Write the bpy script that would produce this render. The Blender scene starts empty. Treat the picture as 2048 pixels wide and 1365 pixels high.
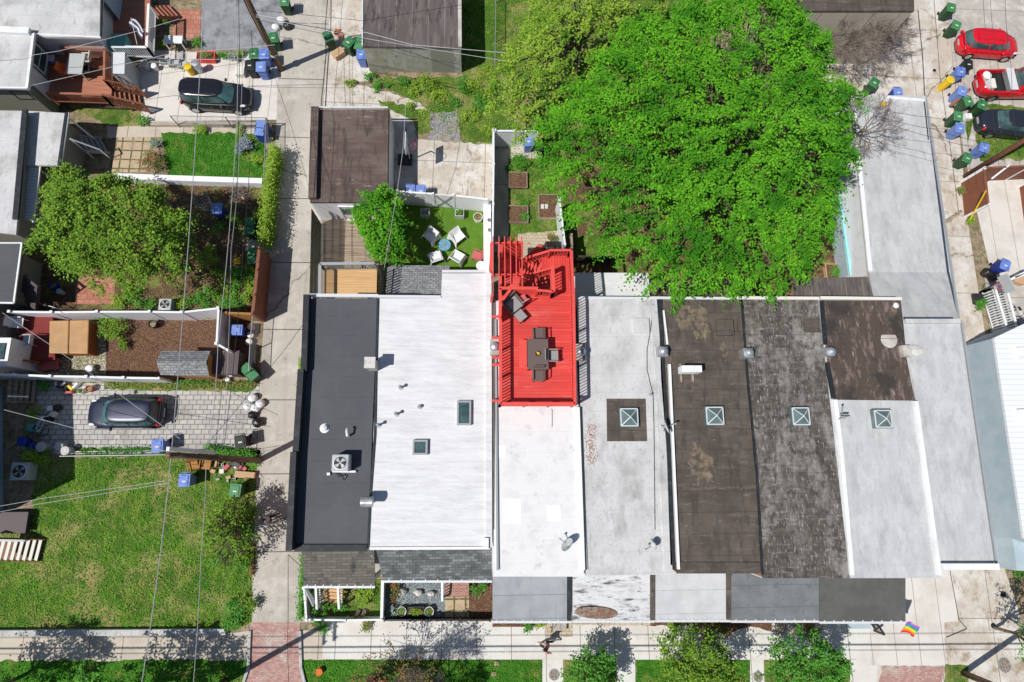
import bpy, math, random
import numpy as np
from mathutils import Matrix, Vector
R=math.radians; rnd=random.Random(7); NR=np.random.RandomState(11)
sc=bpy.context.scene; COL=sc.collection
# ------------------------------------------------------------ camera
F=1218.0; HC=36.0                       # focal length in photo pixels (2048 wide), camera height in metres
def _n(v): return v/np.linalg.norm(v)
_d=_n(np.array([-69/F,-263/F,-1.])); _Z=-_d
_Y=np.array([-39/F,5640/F,-1.]); _Y=_n(_Y-_Y.dot(_Z)*_Z); _X=np.cross(_Y,_Z)
RC=np.array([_X,_Y,_Z])
cam=bpy.data.cameras.new('camera'); co=bpy.data.objects.new('camera',cam); COL.objects.link(co)
cam.sensor_width=36; cam.lens=36*F/2048; cam.clip_end=1000; cam.clip_start=.5
co.matrix_world=Matrix([[*RC[0],0],[*RC[1],0],[*RC[2],HC],[0,0,0,1]])
sc.camera=co
# ------------------------------------------------------------ light
SAZ=R(28); SEL=R(55.5)                  # direction shadows fall, sun elevation
w=bpy.data.worlds.new('World'); sc.world=w; w.use_nodes=True
nt=w.node_tree; bg=nt.nodes['Background']; sk=nt.nodes.new('ShaderNodeTexSky'); sk.sky_type='NISHITA'; sk.sun_disc=False
sk.sun_elevation=SEL; sk.sun_rotation=math.atan2(-math.cos(SAZ),-math.sin(SAZ)); sk.air_density=1; sk.dust_density=.6
nt.links.new(sk.outputs[0],bg.inputs[0]); bg.inputs[1].default_value=.068
sl=bpy.data.lights.new('sun','SUN'); sl.energy=4.55; sl.angle=R(.5); sl.color=(1,.965,.91)
so=bpy.data.objects.new('sun',sl); COL.objects.link(so)
so.rotation_euler=Vector((math.cos(SAZ)*math.cos(SEL),math.sin(SAZ)*math.cos(SEL),-math.sin(SEL))).to_track_quat('-Z','Y').to_euler()
sc.view_settings.view_transform='Standard'; sc.view_settings.look='None'; sc.view_settings.exposure=.0; sc.view_settings.gamma=1
# ------------------------------------------------------------ helpers
def P(px,py,z=0.):
    """where the sight line through photo pixel (px,py) meets height z"""
    r=RC@np.array([(px-1024)/F,-(py-682.5)/F,-1.]); t=(HC-z)/-r[2]
    return (float(r[0]*t),float(r[1]*t),z)
def PP(pts,z=0.): return [P(x,y,z)[:2] for x,y in pts]
def lerp(a,b,t): return tuple(a[i]+(b[i]-a[i])*t for i in range(len(a)))
def dist(a,b): return math.sqrt(sum((a[i]-b[i])**2 for i in range(len(a))))
XF={}
class MB:
    def __init__(s): s.v=[];s.f=[];s.m=[];s.c=0
    def add(s,vs,fs):
        o=len(s.v); s.v+=[tuple(v) for v in vs]; s.f+=[tuple(i+o for i in f) for f in fs]; s.m+=[s.c]*len(fs); return s
    def prism(s,pts,z0,z1):
        a=sum(pts[i][0]*pts[(i+1)%len(pts)][1]-pts[(i+1)%len(pts)][0]*pts[i][1] for i in range(len(pts)))
        if a<0: pts=pts[::-1]
        n=len(pts); return s.add([(p[0],p[1],z0) for p in pts]+[(p[0],p[1],z1) for p in pts],
            [tuple(range(n-1,-1,-1)),tuple(range(n,2*n))]+[(i,(i+1)%n,n+(i+1)%n,n+i) for i in range(n)])
    def poly(s,pts): return s.add(pts,[tuple(range(len(pts)))])
    def sheet(s,pts,z):
        a=sum(pts[i][0]*pts[(i+1)%len(pts)][1]-pts[(i+1)%len(pts)][0]*pts[i][1] for i in range(len(pts)))
        if a<0: pts=pts[::-1]
        return s.poly([(p[0],p[1],z) for p in pts])
    def box(s,c,d,rz=0,tap=1.):
        x,y,z=d[0]/2,d[1]/2,d[2]/2; C,S=math.cos(rz),math.sin(rz); vs=[]
        for k,t in ((-1,tap),(1,1.)):
            for i,j in ((-1,-1),(1,-1),(1,1),(-1,1)):
                a,b=i*x*t,j*y*t; vs.append((c[0]+a*C-b*S,c[1]+a*S+b*C,c[2]+k*z))
        return s.add(vs,[(3,2,1,0),(4,5,6,7),(0,1,5,4),(1,2,6,5),(2,3,7,6),(3,0,4,7)])
    def beam(s,a,b,w,h):
        a=Vector(a);b=Vector(b);d=(b-a); 
        if d.length<1e-5: return s
        d.normalize(); up=Vector((0,0,1)) if abs(d.z)<.95 else Vector((1,0,0))
        r=d.cross(up).normalized(); u=r.cross(d); vs=[]
        for p in (a,b):
            for i,j in ((-1,-1),(1,-1),(1,1),(-1,1)): vs.append(p+r*(i*w/2)+u*(j*h/2))
        return s.add(vs,[(0,1,2,3),(7,6,5,4),(1,0,4,5),(2,1,5,6),(3,2,6,7),(0,3,7,4)])
    def lathe(s,c,prof,n=16,cap=True):
        vs=[(c[0]+r*math.cos(2*math.pi*i/n),c[1]+r*math.sin(2*math.pi*i/n),c[2]+z) for r,z in prof for i in range(n)]
        fs=[(k*n+i,k*n+(i+1)%n,(k+1)*n+(i+1)%n,(k+1)*n+i) for k in range(len(prof)-1) for i in range(n)]
        if cap: fs+=[tuple(range(n-1,-1,-1)),tuple(range((len(prof)-1)*n,len(prof)*n))]
        return s.add(vs,fs)
    def cyl(s,c,r,h,n=14,r1=None): return s.lathe(c,[(r,0),(r if r1 is None else r1,h)],n)
    def tube(s,pts,r,n=5,taper=None):
        pts=[Vector(p) for p in pts]; vs=[]; m=len(pts)
        for k,p in enumerate(pts):
            d=(pts[min(k+1,m-1)]-pts[max(k-1,0)]).normalized(); u=Vector((0,0,1)) if abs(d.z)<.9 else Vector((1,0,0))
            a=d.cross(u).normalized(); b=a.cross(d); rr=r if taper is None else r+(taper-r)*k/(m-1)
            vs+=[p+a*(rr*math.cos(2*math.pi*i/n))+b*(rr*math.sin(2*math.pi*i/n)) for i in range(n)]
        fs=[(k*n+i,k*n+(i+1)%n,(k+1)*n+(i+1)%n,(k+1)*n+i) for k in range(m-1) for i in range(n)]
        return s.add(vs,fs+[tuple(range(n-1,-1,-1)),tuple(range((m-1)*n,m*n))])
    def ring(s,c,R0,r,n=20,ax='z',rz=0):
        pts=[]
        for i in range(n+1):
            a=2*math.pi*i/n; x,y=R0*math.cos(a),R0*math.sin(a)
            if ax=='z': pts.append((c[0]+x,c[1]+y,c[2]))
            else: pts.append((c[0]+x*math.cos(rz),c[1]+x*math.sin(rz),c[2]+y))
        return s.tube(pts,r,4)
    def ball(s,c,r,n=10,m=6,jit=0):
        vs=[];fs=[]
        for k in range(m+1):
            th=math.pi*k/m
            for i in range(n):
                a=2*math.pi*i/n; q=1+jit*(rnd.random()-.5)
                vs.append((c[0]+r[0]*q*math.sin(th)*math.cos(a),c[1]+r[1]*q*math.sin(th)*math.sin(a),c[2]+r[2]*q*math.cos(th)))
        for k in range(m):
            for i in range(n): fs.append((k*n+i,(k+1)*n+i,(k+1)*n+(i+1)%n,k*n+(i+1)%n))
        return s.add(vs,fs)
    def build(s,name,mat,parent=None,smooth=False,bevel=0):
        me=bpy.data.meshes.new(name); vs=s.v
        if parent is not None and parent in XF:
            inv=XF[parent].inverted(); vs=[inv@Vector(v) for v in vs]
        me.from_pydata([tuple(v) for v in vs],[],s.f)
        for m in (mat if isinstance(mat,(list,tuple)) else [mat]): me.materials.append(m)
        if isinstance(mat,(list,tuple)): me.polygons.foreach_set('material_index',s.m)
        if smooth: me.polygons.foreach_set('use_smooth',[True]*len(me.polygons))
        me.update(); o=bpy.data.objects.new(name,me); COL.objects.link(o)
        if parent is not None:
            o.parent=parent; XF[o]=XF.get(parent,Matrix())
        if bevel:
            b=o.modifiers.new('bevel','BEVEL'); b.width=bevel; b.segments=2; b.limit_method='ANGLE'
        return o
def tag(o,label,cat=None,group=None,kind=None):
    if label: o['label']=label
    if cat: o['category']=cat
    if group: o['group']=group
    if kind: o['kind']=kind
    return o
def thing(name,label,cat,loc=(0,0,0),rz=0,group=None):
    o=bpy.data.objects.new(name,None); COL.objects.link(o); o.location=loc; o.rotation_euler=(0,0,rz); o.empty_display_size=.2
    XF[o]=Matrix.Translation(loc)@Matrix.Rotation(rz,4,'Z'); return tag(o,label,cat,group)
def single(o,label,cat,group=None):
    """a thing that is one mesh: give it an origin at its foot"""
    me=o.data; c=[0,0,0]; n=len(me.vertices); xs=np.empty(n*3); me.vertices.foreach_get('co',xs); xs=xs.reshape(-1,3)
    c=xs.mean(0); c[2]=xs[:,2].min(); me.vertices.foreach_set('co',(xs-c).ravel()); me.update(); o.location=c
    return tag(o,label,cat,group)
def dup(root,loc,rz=0,label=None,group=None,scale=None):
    r=root.copy(); COL.objects.link(r); r.location=loc; r.rotation_euler=(0,0,rz)
    if scale: r.scale=(scale,)*3 if not isinstance(scale,tuple) else scale
    if label: r['label']=label
    if group: r['group']=group
    def rec(src,dst):
        for ch in list(src.children):
            c=ch.copy(); COL.objects.link(c); c.parent=dst; rec(ch,c)
    rec(root,r); return r
# ------------------------------------------------------------ materials
def M(name,base,layers=(),rough=.85,bump=0,bscale=20,bst=None,metal=0,spec=.3,transl=0,alpha=1,trans=0,coord='Object'):
    m=bpy.data.materials.new(name); m.use_nodes=True; t=m.node_tree; N=t.nodes; L=t.links; b=N['Principled BSDF']
    b.inputs['Roughness'].default_value=rough; b.inputs['Metallic'].default_value=metal; b.inputs['Specular IOR Level'].default_value=spec
    b.inputs['Alpha'].default_value=alpha; b.inputs['Transmission Weight'].default_value=trans
    tc=N.new('ShaderNodeTexCoord').outputs[coord]
    cur=N.new('ShaderNodeRGB').outputs[0]; cur.default_value=(*base,1); cur0=cur
    def mapr(src,lo,hi):
        r=N.new('ShaderNodeMapRange'); r.inputs[1].default_value=lo; r.inputs[2].default_value=hi; L.new(src,r.inputs[0]); return r.outputs[0]
    def scaled(st,rot=0,off=0):
        if st is None and not rot and not off: return tc
        q=N.new('ShaderNodeMapping'); q.inputs['Scale'].default_value=st or (1,1,1); q.inputs['Rotation'].default_value=(0,0,rot); q.inputs['Location'].default_value=(off,off,off); L.new(tc,q.inputs[0]); return q.outputs[0]
    for k,ly in enumerate(layers):
        kind,col=ly[0],ly[1]; a=list(ly[2:])+[None]*5
        if kind=='n':
            n=N.new('ShaderNodeTexNoise'); n.inputs['Scale'].default_value=a[0]; n.inputs['Detail'].default_value=5; n.inputs['Roughness'].default_value=.65
            L.new(scaled(a[3],0,k*7.3+len(name)),n.inputs[0]); fac=mapr(n.outputs[0],a[1],a[2])
            if a[4] is not None:
                q=N.new('ShaderNodeMath'); q.operation='MULTIPLY'; q.inputs[1].default_value=a[4]; L.new(fac,q.inputs[0]); fac=q.outputs[0]
        elif kind=='v':
            n=N.new('ShaderNodeTexVoronoi'); n.inputs['Scale'].default_value=a[0]; L.new(scaled(a[3],0,k*3.1),n.inputs[0]); fac=mapr(n.outputs['Distance'],a[1],a[2])
        elif kind=='c':
            n=N.new('ShaderNodeTexVoronoi'); n.feature='DISTANCE_TO_EDGE'; n.inputs['Scale'].default_value=a[0]; wn=N.new('ShaderNodeTexNoise'); wn.inputs['Scale'].default_value=1.2; L.new(tc,wn.inputs[0]); vm=N.new('ShaderNodeMix'); vm.data_type='VECTOR'; vm.inputs[0].default_value=.45; L.new(tc,vm.inputs[4]); L.new(wn.outputs['Color'],vm.inputs[5]); L.new(vm.outputs[1],n.inputs[0]); fac=mapr(n.outputs['Distance'],a[1],a[1]*.4)
        elif kind=='cell':
            n=N.new('ShaderNodeTexVoronoi'); n.inputs['Scale'].default_value=a[0]; L.new(scaled(a[3]),n.inputs[0])
            s=N.new('ShaderNodeSeparateColor'); L.new(n.outputs['Color'],s.inputs[0]); fac=mapr(s.outputs[0],a[1],a[2])
        elif kind=='b':   # joints of a brick/paver bond: width,height,joint,rot
            n=N.new('ShaderNodeTexBrick'); n.inputs['Scale'].default_value=1; n.inputs['Brick Width'].default_value=a[0]; n.inputs['Row Height'].default_value=a[1]
            n.inputs['Mortar Size'].default_value=a[2]; n.inputs['Mortar Smooth'].default_value=.1; n.offset=a[4] if a[4] is not None else .5
            L.new(scaled(None,a[3] or 0) if a[3] else tc,n.inputs[0]); fac=n.outputs['Fac']
            n.inputs['Color1'].default_value=(*base,1); n.inputs['Color2'].default_value=(*base,1)
        elif kind=='bc':  # per-brick colour change
            n=N.new('ShaderNodeTexBrick'); n.inputs['Scale'].default_value=1; n.inputs['Brick Width'].default_value=a[0]; n.inputs['Row Height'].default_value=a[1]
            n.inputs['Mortar Size'].default_value=0; n.inputs['Color1'].default_value=(0,0,0,1); n.inputs['Color2'].default_value=(1,1,1,1); n.offset=.5
            L.new(scaled(None,a[2] or 0) if a[2] else tc,n.inputs[0]); fac=mapr(n.outputs['Color'],0,a[3] or 1)
        elif kind=='s':   # stripes: period,width,axis,strength
            s=N.new('ShaderNodeSeparateXYZ'); L.new(tc,s.inputs[0]); q=N.new('ShaderNodeMath'); q.operation='DIVIDE'; L.new(s.outputs[a[2]],q.inputs[0]); q.inputs[1].default_value=a[0]
            f=N.new('ShaderNodeMath'); f.operation='FRACT'; L.new(q.outputs[0],f.inputs[0])
            g=N.new('ShaderNodeMath'); g.operation='LESS_THAN'; L.new(f.outputs[0],g.inputs[0]); g.inputs[1].default_value=a[1]/a[0]; fac=g.outputs[0]
            if a[3] is not None:
                h=N.new('ShaderNodeMath'); h.operation='MULTIPLY'; h.inputs[1].default_value=a[3]; L.new(fac,h.inputs[0]); fac=h.outputs[0]
        elif kind=='i':
            g=N.new('ShaderNodeNewGeometry'); fac=mapr(g.outputs['Random Per Island'],a[0] or 0,a[1] or 1)
        elif kind=='o':
            g=N.new('ShaderNodeObjectInfo'); fac=g.outputs['Random']
        mx=N.new('ShaderNodeMix'); mx.data_type='RGBA'; L.new(fac,mx.inputs[0]); L.new(cur,mx.inputs[6]); mx.inputs[7].default_value=(*col,1); cur=mx.outputs[2]
    L.new(cur,b.inputs['Base Color'])
    if bump:
        n=N.new('ShaderNodeTexNoise'); n.inputs['Scale'].default_value=bscale; n.inputs['Detail'].default_value=4; L.new(scaled(bst) if bst else tc,n.inputs[0])
        bp=N.new('ShaderNodeBump'); bp.inputs['Strength'].default_value=1; bp.inputs['Distance'].default_value=bump; L.new(n.outputs[0],bp.inputs['Height']); L.new(bp.outputs[0],b.inputs['Normal'])
    if transl:
        tr=N.new('ShaderNodeBsdfTranslucent'); L.new(cur,tr.inputs[0]); ms=N.new('ShaderNodeMixShader'); ms.inputs[0].default_value=transl
        L.new(b.outputs[0],ms.inputs[1]); L.new(tr.outputs[0],ms.inputs[2]); L.new(ms.outputs[0],N['Material Output'].inputs[0])
    return m
G_=lambda v:(v,v,v)
MT=dict(
 dirt=M('dirt',(.22,.16,.1),[('n',(.34,.27,.18),1.5,.4,.6),('n',(.1,.13,.04),3,.52,.62),('n',(.08,.06,.04),14,.55,.7)],bump=.02),
 conc=M('concrete',(.45,.42,.38),[('n',(.36,.33,.3),.35,.42,.62),('n',(.25,.22,.2),25,.6,.7),('n',(.6,.57,.52),1.2,.5,.7),('n',(.36,.33,.3),9,.58,.75,None,.6),('b',(.2,.18,.16),60,3.6,.02,0,0)],bump=.004),
 alley=M('alley concrete',(.44,.41,.36),[('n',(.34,.3,.25),.5,.5,.68,(3,.2,1),.8),('n',(.27,.23,.19),1.6,.6,.74),('c',(.22,.19,.16),.16,.006),('n',(.55,.51,.46),1.1,.48,.7),('n',(.22,.19,.16),9,.6,.7,None,.8),('n',(.6,.57,.52),14,.66,.74,None,.7),('b',(.13,.11,.1),60,4.2,.03,0,0)],bump=.004),
 slab=M('sidewalk concrete',(.65,.635,.6),[('n',(.5,.47,.43),2.2,.58,.72,None,.7),('n',(.58,.55,.51),.6,.45,.65),('n',(.5,.47,.42),6,.6,.75,None,.5),('b',(.25,.23,.2),1.9,40,.022,0,0)],bump=.003),
 slab2=M('old sidewalk concrete',(.52,.46,.38),[('n',(.42,.37,.31),.8,.45,.65),('n',(.34,.29,.24),8,.58,.75,None,.6),('b',(.24,.2,.16),1.7,40,.025,0,0)],bump=.004),
 slabr=M('pale drive concrete',(.64,.61,.57),[('n',(.55,.51,.46),.7,.45,.65),('b',(.3,.28,.25),1.4,40,.02,.02,0),('n',(.45,.42,.38),8,.6,.75,None,.5)],bump=.003),
 apron=M('cracked concrete',(.5,.445,.38),[('c',(.22,.18,.14),.2,.008),('n',(.63,.6,.56),.6,.45,.6),('n',(.33,.26,.19),1.3,.53,.68),('n',(.24,.19,.15),3.5,.6,.7,(2,.4,1),.8),('n',(.7,.67,.63),5,.63,.72),('n',(.28,.22,.18),10,.6,.7,None,.8),('b',(.2,.17,.14),3.3,3.9,.02,.02,0)],bump=.006),
 asph=M('grey asphalt',(.24,.25,.265),[('n',(.4,.4,.4),3,.6,.72,(.4,2,1)),('n',(.15,.15,.16),.8,.52,.66),('n',(.32,.33,.35),1.2,.45,.65),('n',(.13,.13,.14),60,.55,.7),('n',(.42,.42,.43),80,.62,.7)],bump=.006,bscale=80),
 gravel=M('grey gravel',(.3,.3,.31),[('v',(.12,.12,.12),28,.25,.5),('cell',(.55,.55,.54),28,.6,1),('n',(.32,.28,.2),2,.5,.62)],bump=.02,bscale=40),
 bluegravel=M('blue grey gravel',(.27,.31,.33),[('v',(.1,.12,.13),26,.25,.5),('cell',(.42,.46,.47),26,.6,1)],bump=.02,bscale=40),
 pavers=M('grey pavers',(.4,.39,.37),[('bc',(.5,.48,.45),.42,.28,0,1),('n',(.3,.29,.27),1,.5,.7),('b',(.17,.16,.15),.42,.28,.022)],bump=.004),
 brickroad=M('worn red brick paving',(.36,.17,.15),[('bc',(.5,.3,.27),.24,.1,0,1),('n',(.5,.43,.38),.8,.52,.62),('b',(.3,.22,.19),.24,.1,.012),('n',(.6,.52,.48),9,.56,.7)],bump=.006),
 redpav=M('red patio bricks',(.4,.15,.1),[('bc',(.5,.22,.16),.35,.35,0,1),('b',(.2,.1,.07),.35,.35,.015),('n',(.25,.16,.1),3,.55,.7)]),
 tanpav=M('tan patio stones',(.46,.38,.28),[('bc',(.52,.45,.35),.3,.2,0,1),('b',(.28,.22,.15),.3,.2,.014),('n',(.2,.17,.08),4,.58,.7)]),
 tanslab=M('tan patio slabs',(.48,.37,.25),[('b',(.1,.11,.04),.62,.62,.05,0,0),('n',(.38,.28,.18),2,.5,.7)]),
 lawn=M('lawn',(.07,.15,.02),[('n',(.15,.23,.035),1.2,.45,.6),('n',(.36,.3,.13),.55,.47,.64),('n',(.05,.13,.015),.8,.53,.64),('n',(.03,.06,.01),16,.5,.62),('n',(.46,.42,.2),24,.57,.66)],bump=.05,bscale=18,rough=1,spec=0),
 lush=M('lush grass',(.045,.15,.015),[('n',(.09,.24,.03),2,.42,.6),('n',(.22,.24,.06),.9,.55,.68),('n',(.015,.06,.008),20,.5,.62)],bump=.05,bscale=18,rough=1,spec=0),
 turf=M('artificial turf',(.1,.2,.025),[('n',(.16,.24,.05),2.5,.55,.68),('n',(.3,.28,.14),18,.69,.73),('n',(.07,.15,.02),1,.4,.65),('n',(.14,.26,.04),30,.5,.7)],rough=1,spec=0),
 mulch=M('brown wood mulch',(.27,.15,.09),[('cell',(.46,.32,.2),30,.5,1),('n',(.36,.26,.15),1.2,.5,.65),('v',(.07,.03,.02),30,.3,.5)],bump=.02,bscale=40,rough=1),
 leaflit=M('dry leaf litter',(.16,.1,.055),[('cell',(.5,.38,.18),24,.6,1),('v',(.09,.05,.03),24,.28,.5),('n',(.2,.2,.06),1,.5,.64)],bump=.02,bscale=40,rough=1),  # litter base darkened, deep shade under the trees put into its colour
 pebble=M('pale pebbles',(.5,.43,.33),[('v',(.13,.12,.06),16,.3,.45),('cell',(.7,.65,.55),16,.6,1),('n',(.16,.2,.05),3,.55,.64)],bump=.03,bscale=30),
 kerb=M('stone kerb',(.42,.42,.41),[('n',(.52,.52,.5),2,.45,.6),('n',(.3,.3,.29),8,.55,.7),('s',(.2,.2,.2),1.3,.02,0)]),
 roofdark=M('dark grey roof membrane',(.075,.08,.09),[('s',(.045,.048,.055),1.02,.02,1,.8),('n',(.09,.095,.105),.5,.45,.65),('n',(.13,.135,.14),8,.66,.72)],rough=.75,spec=.35),
 black=M('black roof edging',(.018,.022,.027),[('n',(.045,.05,.055),3,.5,.7)],rough=.6),
 roofwhite=M('white roof coating',(.67,.672,.685),[('n',(.59,.592,.605),1.0,.45,.62,(.5,1.3,1)),('s',(.5,.5,.52),.92,.02,1,.7),('n',(.5,.5,.51),3,.6,.74,(.5,1.4,1),.6),('n',(.3,.3,.3),13,.68,.73,None,.6)],rough=.6,bump=.06,bscale=2.2,bst=(.3,1.8,1)),
 roofbright=M('bright white roof coating',(.7,.698,.7),[('s',(.58,.575,.58),1.02,.02,1,.6),('n',(.63,.625,.64),1.2,.48,.65),('n',(.5,.49,.51),1.7,.6,.75),('n',(.5,.5,.5),14,.69,.73)],rough=.6),
 roofpale=M('weathered pale roof coating',(.5,.5,.5),[('n',(.58,.58,.58),.7,.42,.6),('n',(.36,.355,.35),1.0,.5,.7,(1,.6,1)),('n',(.26,.25,.23),3,.6,.72,(2,.6,1),.7),('n',(.14,.13,.12),14,.61,.69,None,.8),('s',(.38,.39,.4),.95,.018,1,.6)],rough=.7),
 roofpale2=M('streaked pale roof coating',(.47,.475,.485),[('n',(.55,.555,.56),1,.42,.62,(1.4,.6,1)),('n',(.37,.37,.375),1.2,.5,.7,(1.5,.6,1),.8),('n',(.3,.3,.3),6,.55,.7,(3,.6,1),.5),('s',(.4,.4,.405),.95,.015,1,.5),('n',(.2,.2,.2),11,.66,.72,None,.6),('n',(.35,.35,.36),.35,.6,.72,None,.5)],rough=.7),
 roofbrown=M('dark brown roof felt',(.075,.062,.052),[('n',(.11,.09,.075),.8,.4,.6),('n',(.16,.14,.12),1.2,.53,.7,(.5,2.4,1),.7),('n',(.26,.22,.18),2.2,.62,.74,(.5,2.2,1),.6),('n',(.045,.04,.035),1.4,.5,.66,(2,.4,1),.7),('s',(.04,.034,.03),1.0,.025,1,.8),('n',(.2,.18,.16),5,.62,.72,(.6,2,1),.8)],rough=.85),
 roofmott=M('mottled grey brown roof felt',(.09,.078,.066),[('n',(.24,.225,.205),.9,.45,.66,(1.8,.6,1)),('n',(.33,.32,.31),2.4,.55,.7,(.4,2.4,1),.6),('n',(.05,.045,.042),2.2,.48,.66),('n',(.42,.41,.39),7,.56,.7,(2,.5,1),.8),('s',(.045,.04,.038),1.0,.02,1,.6)],rough=.9),
 roofrust=M('patched brown roof felt',(.085,.062,.052),[('n',(.2,.15,.13),1.6,.52,.64,(2.5,.7,1)),('n',(.34,.3,.28),2.2,.6,.7,(2.5,.6,1)),('n',(.045,.04,.036),.5,.5,.62),('s',(.04,.035,.03),1.0,.02,1,.6)],rough=.9),
 roofgar=M('brown garage roof felt',(.105,.075,.066),[('n',(.15,.115,.1),1,.42,.6,(.4,1.5,1)),('n',(.3,.25,.21),2.5,.62,.7,(.3,3,1)),('s',(.2,.16,.14),.92,.025,1,.6),('n',(.07,.05,.045),1.8,.52,.66,(2,.4,1))],rough=.9),
 roofgar2=M('grey brown garage felt',(.105,.09,.085),[('n',(.15,.13,.12),1,.42,.6,(2.5,.4,1)),('s',(.3,.26,.22),1.02,.05,0,.5),('n',(.06,.05,.05),1.5,.52,.66,(2,.5,1))],rough=.9),
 shingle=M('grey asphalt shingles',(.085,.095,.1),[('bc',(.2,.22,.22),.33,.14,0,1),('n',(.06,.065,.065),.8,.45,.65),('b',(.05,.055,.06),.33,.14,.01)],rough=.95),
 shingle2=M('warm grey shingles',(.11,.105,.095),[('bc',(.17,.155,.13),.5,.14,0,1),('n',(.035,.035,.035),1.4,.56,.7),('b',(.065,.06,.06),.5,.14,.012),('n',(.7,.7,.72),2.6,.68,.72)],rough=.95),
 shingle3=M('light grey shingles',(.2,.205,.21),[('bc',(.32,.33,.34),.3,.13,0,1),('n',(.12,.12,.13),6,.5,.66),('b',(.09,.09,.1),.3,.13,.012)],rough=.95),
 porchgrey=M('grey porch membrane',(.27,.29,.31),[('n',(.32,.34,.36),.8,.42,.6),('s',(.12,.13,.14),1.15,.022,1),('n',(.22,.23,.25),2,.55,.7,(3,.4,1))],rough=.75),
 porchpale=M('pale porch membrane',(.46,.475,.49),[('n',(.54,.555,.57),.8,.42,.6),('s',(.3,.31,.32),1.15,.02,1),('n',(.35,.35,.36),11,.64,.7,None,.7)],rough=.75),
 porchmid=M('slate grey porch membrane',(.145,.16,.17),[('n',(.18,.195,.205),1,.42,.6),('s',(.08,.09,.1),1.1,.02,1),('n',(.1,.11,.12),3,.58,.7)],rough=.8),
 porchdark=M('dark grey porch membrane',(.088,.09,.086),[('n',(.11,.112,.108),1,.42,.6),('n',(.25,.25,.25),9,.69,.73)],rough=.8),
 porchworn=M('flaking white porch coating',(.58,.585,.6),[('n',(.42,.42,.43),2.5,.5,.66,(.5,2,1)),('n',(.1,.105,.11),1.6,.54,.64,(.5,2.2,1)),('n',(.12,.12,.12),4,.6,.66,(.6,2,1))],rough=.7),
 rust=M('rusty puddle stain',(.2,.12,.08),[('n',(.3,.24,.2),4,.45,.6),('n',(.12,.06,.035),9,.5,.65)]),
 white=M('white paint',(.78,.79,.8),[('n',(.66,.67,.68),1.2,.5,.7)],rough=.5),
 vinyl=M('white vinyl',(.76,.78,.82),[('s',(.62,.64,.68),.15,.01,0,.6)],rough=.35,spec=.5),
 greypaint=M('grey trim paint',(.32,.34,.36),rough=.6),
 gutter=M('pale metal gutter',(.62,.64,.66),rough=.4,spec=.5),
 brick=M('red brick wall',(.3,.1,.07),[('bc',(.4,.17,.12),.22,.075,0,1),('b',(.4,.36,.32),.22,.075,.01)]),
 block=M('weathered block wall',(.34,.34,.28),[('n',(.44,.44,.4),1.3,.42,.6),('n',(.14,.14,.12),2.3,.58,.7,(2,2,.5)),('n',(.36,.28,.14),.9,.6,.7),('b',(.26,.26,.22),.4,.2,.01)]),
 stucco=M('white painted block',(.78,.79,.82),[('n',(.66,.67,.7),2,.5,.7)]),
 sidewhite=M('white siding',(.68,.69,.7),[('s',(.4,.41,.42),.13,.012,2)]),
 sidegrey=M('olive grey siding',(.26,.26,.21),[('s',(.12,.12,.1),.15,.015,2)]),
 sideblue=M('blue grey siding',(.36,.46,.55),[('s',(.24,.31,.38),.13,.012,2)]),
 bluepaint=M('blue grey painted wall',(.36,.45,.5),[('n',(.42,.5,.55),1,.4,.6)]),
 roofmetal=M('white ribbed metal roof',(.76,.78,.8),[('s',(.58,.6,.62),.3,.03,1)],rough=.4,spec=.5),
 corr=M('corrugated white awning',(.66,.66,.67),[('s',(.4,.39,.4),.2,.03,1),('n',(.35,.3,.28),6,.62,.7)],rough=.5),
 patchw=M('fresh white patch',(.85,.85,.86)), stain=M('tan silt stain',(.15,.12,.085),[('n',(.23,.18,.12),3,.45,.6),('n',(.08,.066,.055),2.6,.46,.58)]), darkred=M('dark red deck paint',(.2,.035,.03),[('s',(.08,.01,.01),.14,.012,0)]),
 red=M('red deck paint',(.68,.075,.06),[('n',(.58,.055,.045),2,.45,.65),('n',(.72,.2,.17),7,.6,.72),('i',(.76,.09,.075))],rough=.55,spec=.3),
 redd=M('red board decking',(.7,.078,.062),[('bc',(.55,.05,.04),40,.15,0,1),('n',(.76,.17,.14),.9,.52,.7,(.4,1,1)),('n',(.42,.06,.05),5,.62,.72,(.5,2,1),.7),('s',(.2,.012,.012),.15,.014,1),('n',(.6,.055,.045),1.5,.45,.65,(.3,3,1))],rough=.55,spec=.3),
 reddx=M('red cross decking',(.7,.078,.062),[('bc',(.55,.05,.04),40,.14,1.5708,1),('s',(.22,.012,.012),.14,.014,0),('n',(.6,.055,.045),1.5,.45,.65,(3,.3,1))],rough=.55,spec=.3),
 wood=M('new yellow pine',(.62,.4,.2),[('s',(.3,.17,.07),.14,.012,1),('n',(.5,.3,.13),2,.45,.65,(.3,4,1)),('n',(.25,.11,.04),7,.66,.7)]),
 woodold=M('weathered planks',(.3,.23,.17),[('s',(.09,.06,.04),.11,.02,1),('n',(.4,.32,.25),2,.42,.6,(.3,5,1)),('n',(.16,.11,.08),3,.55,.66,(.3,5,1))]),
 woodbrown=M('stained brown wood',(.23,.085,.045),[('n',(.32,.13,.07),3,.42,.6,(.5,.5,3)),('i',(.17,.06,.035))],rough=.6),
 redwood=M('terracotta decking',(.36,.14,.085),[('s',(.16,.06,.04),.14,.012,1),('n',(.42,.18,.11),2,.42,.6,(.3,4,1))],rough=.65),
 redwoodx=M('terracotta boards',(.38,.15,.09),[('i',(.3,.11,.065))],rough=.65),
 dkdeck=M('dark composite decking',(.1,.075,.08),[('s',(.04,.03,.03),.14,.014,0)],rough=.6),
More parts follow.
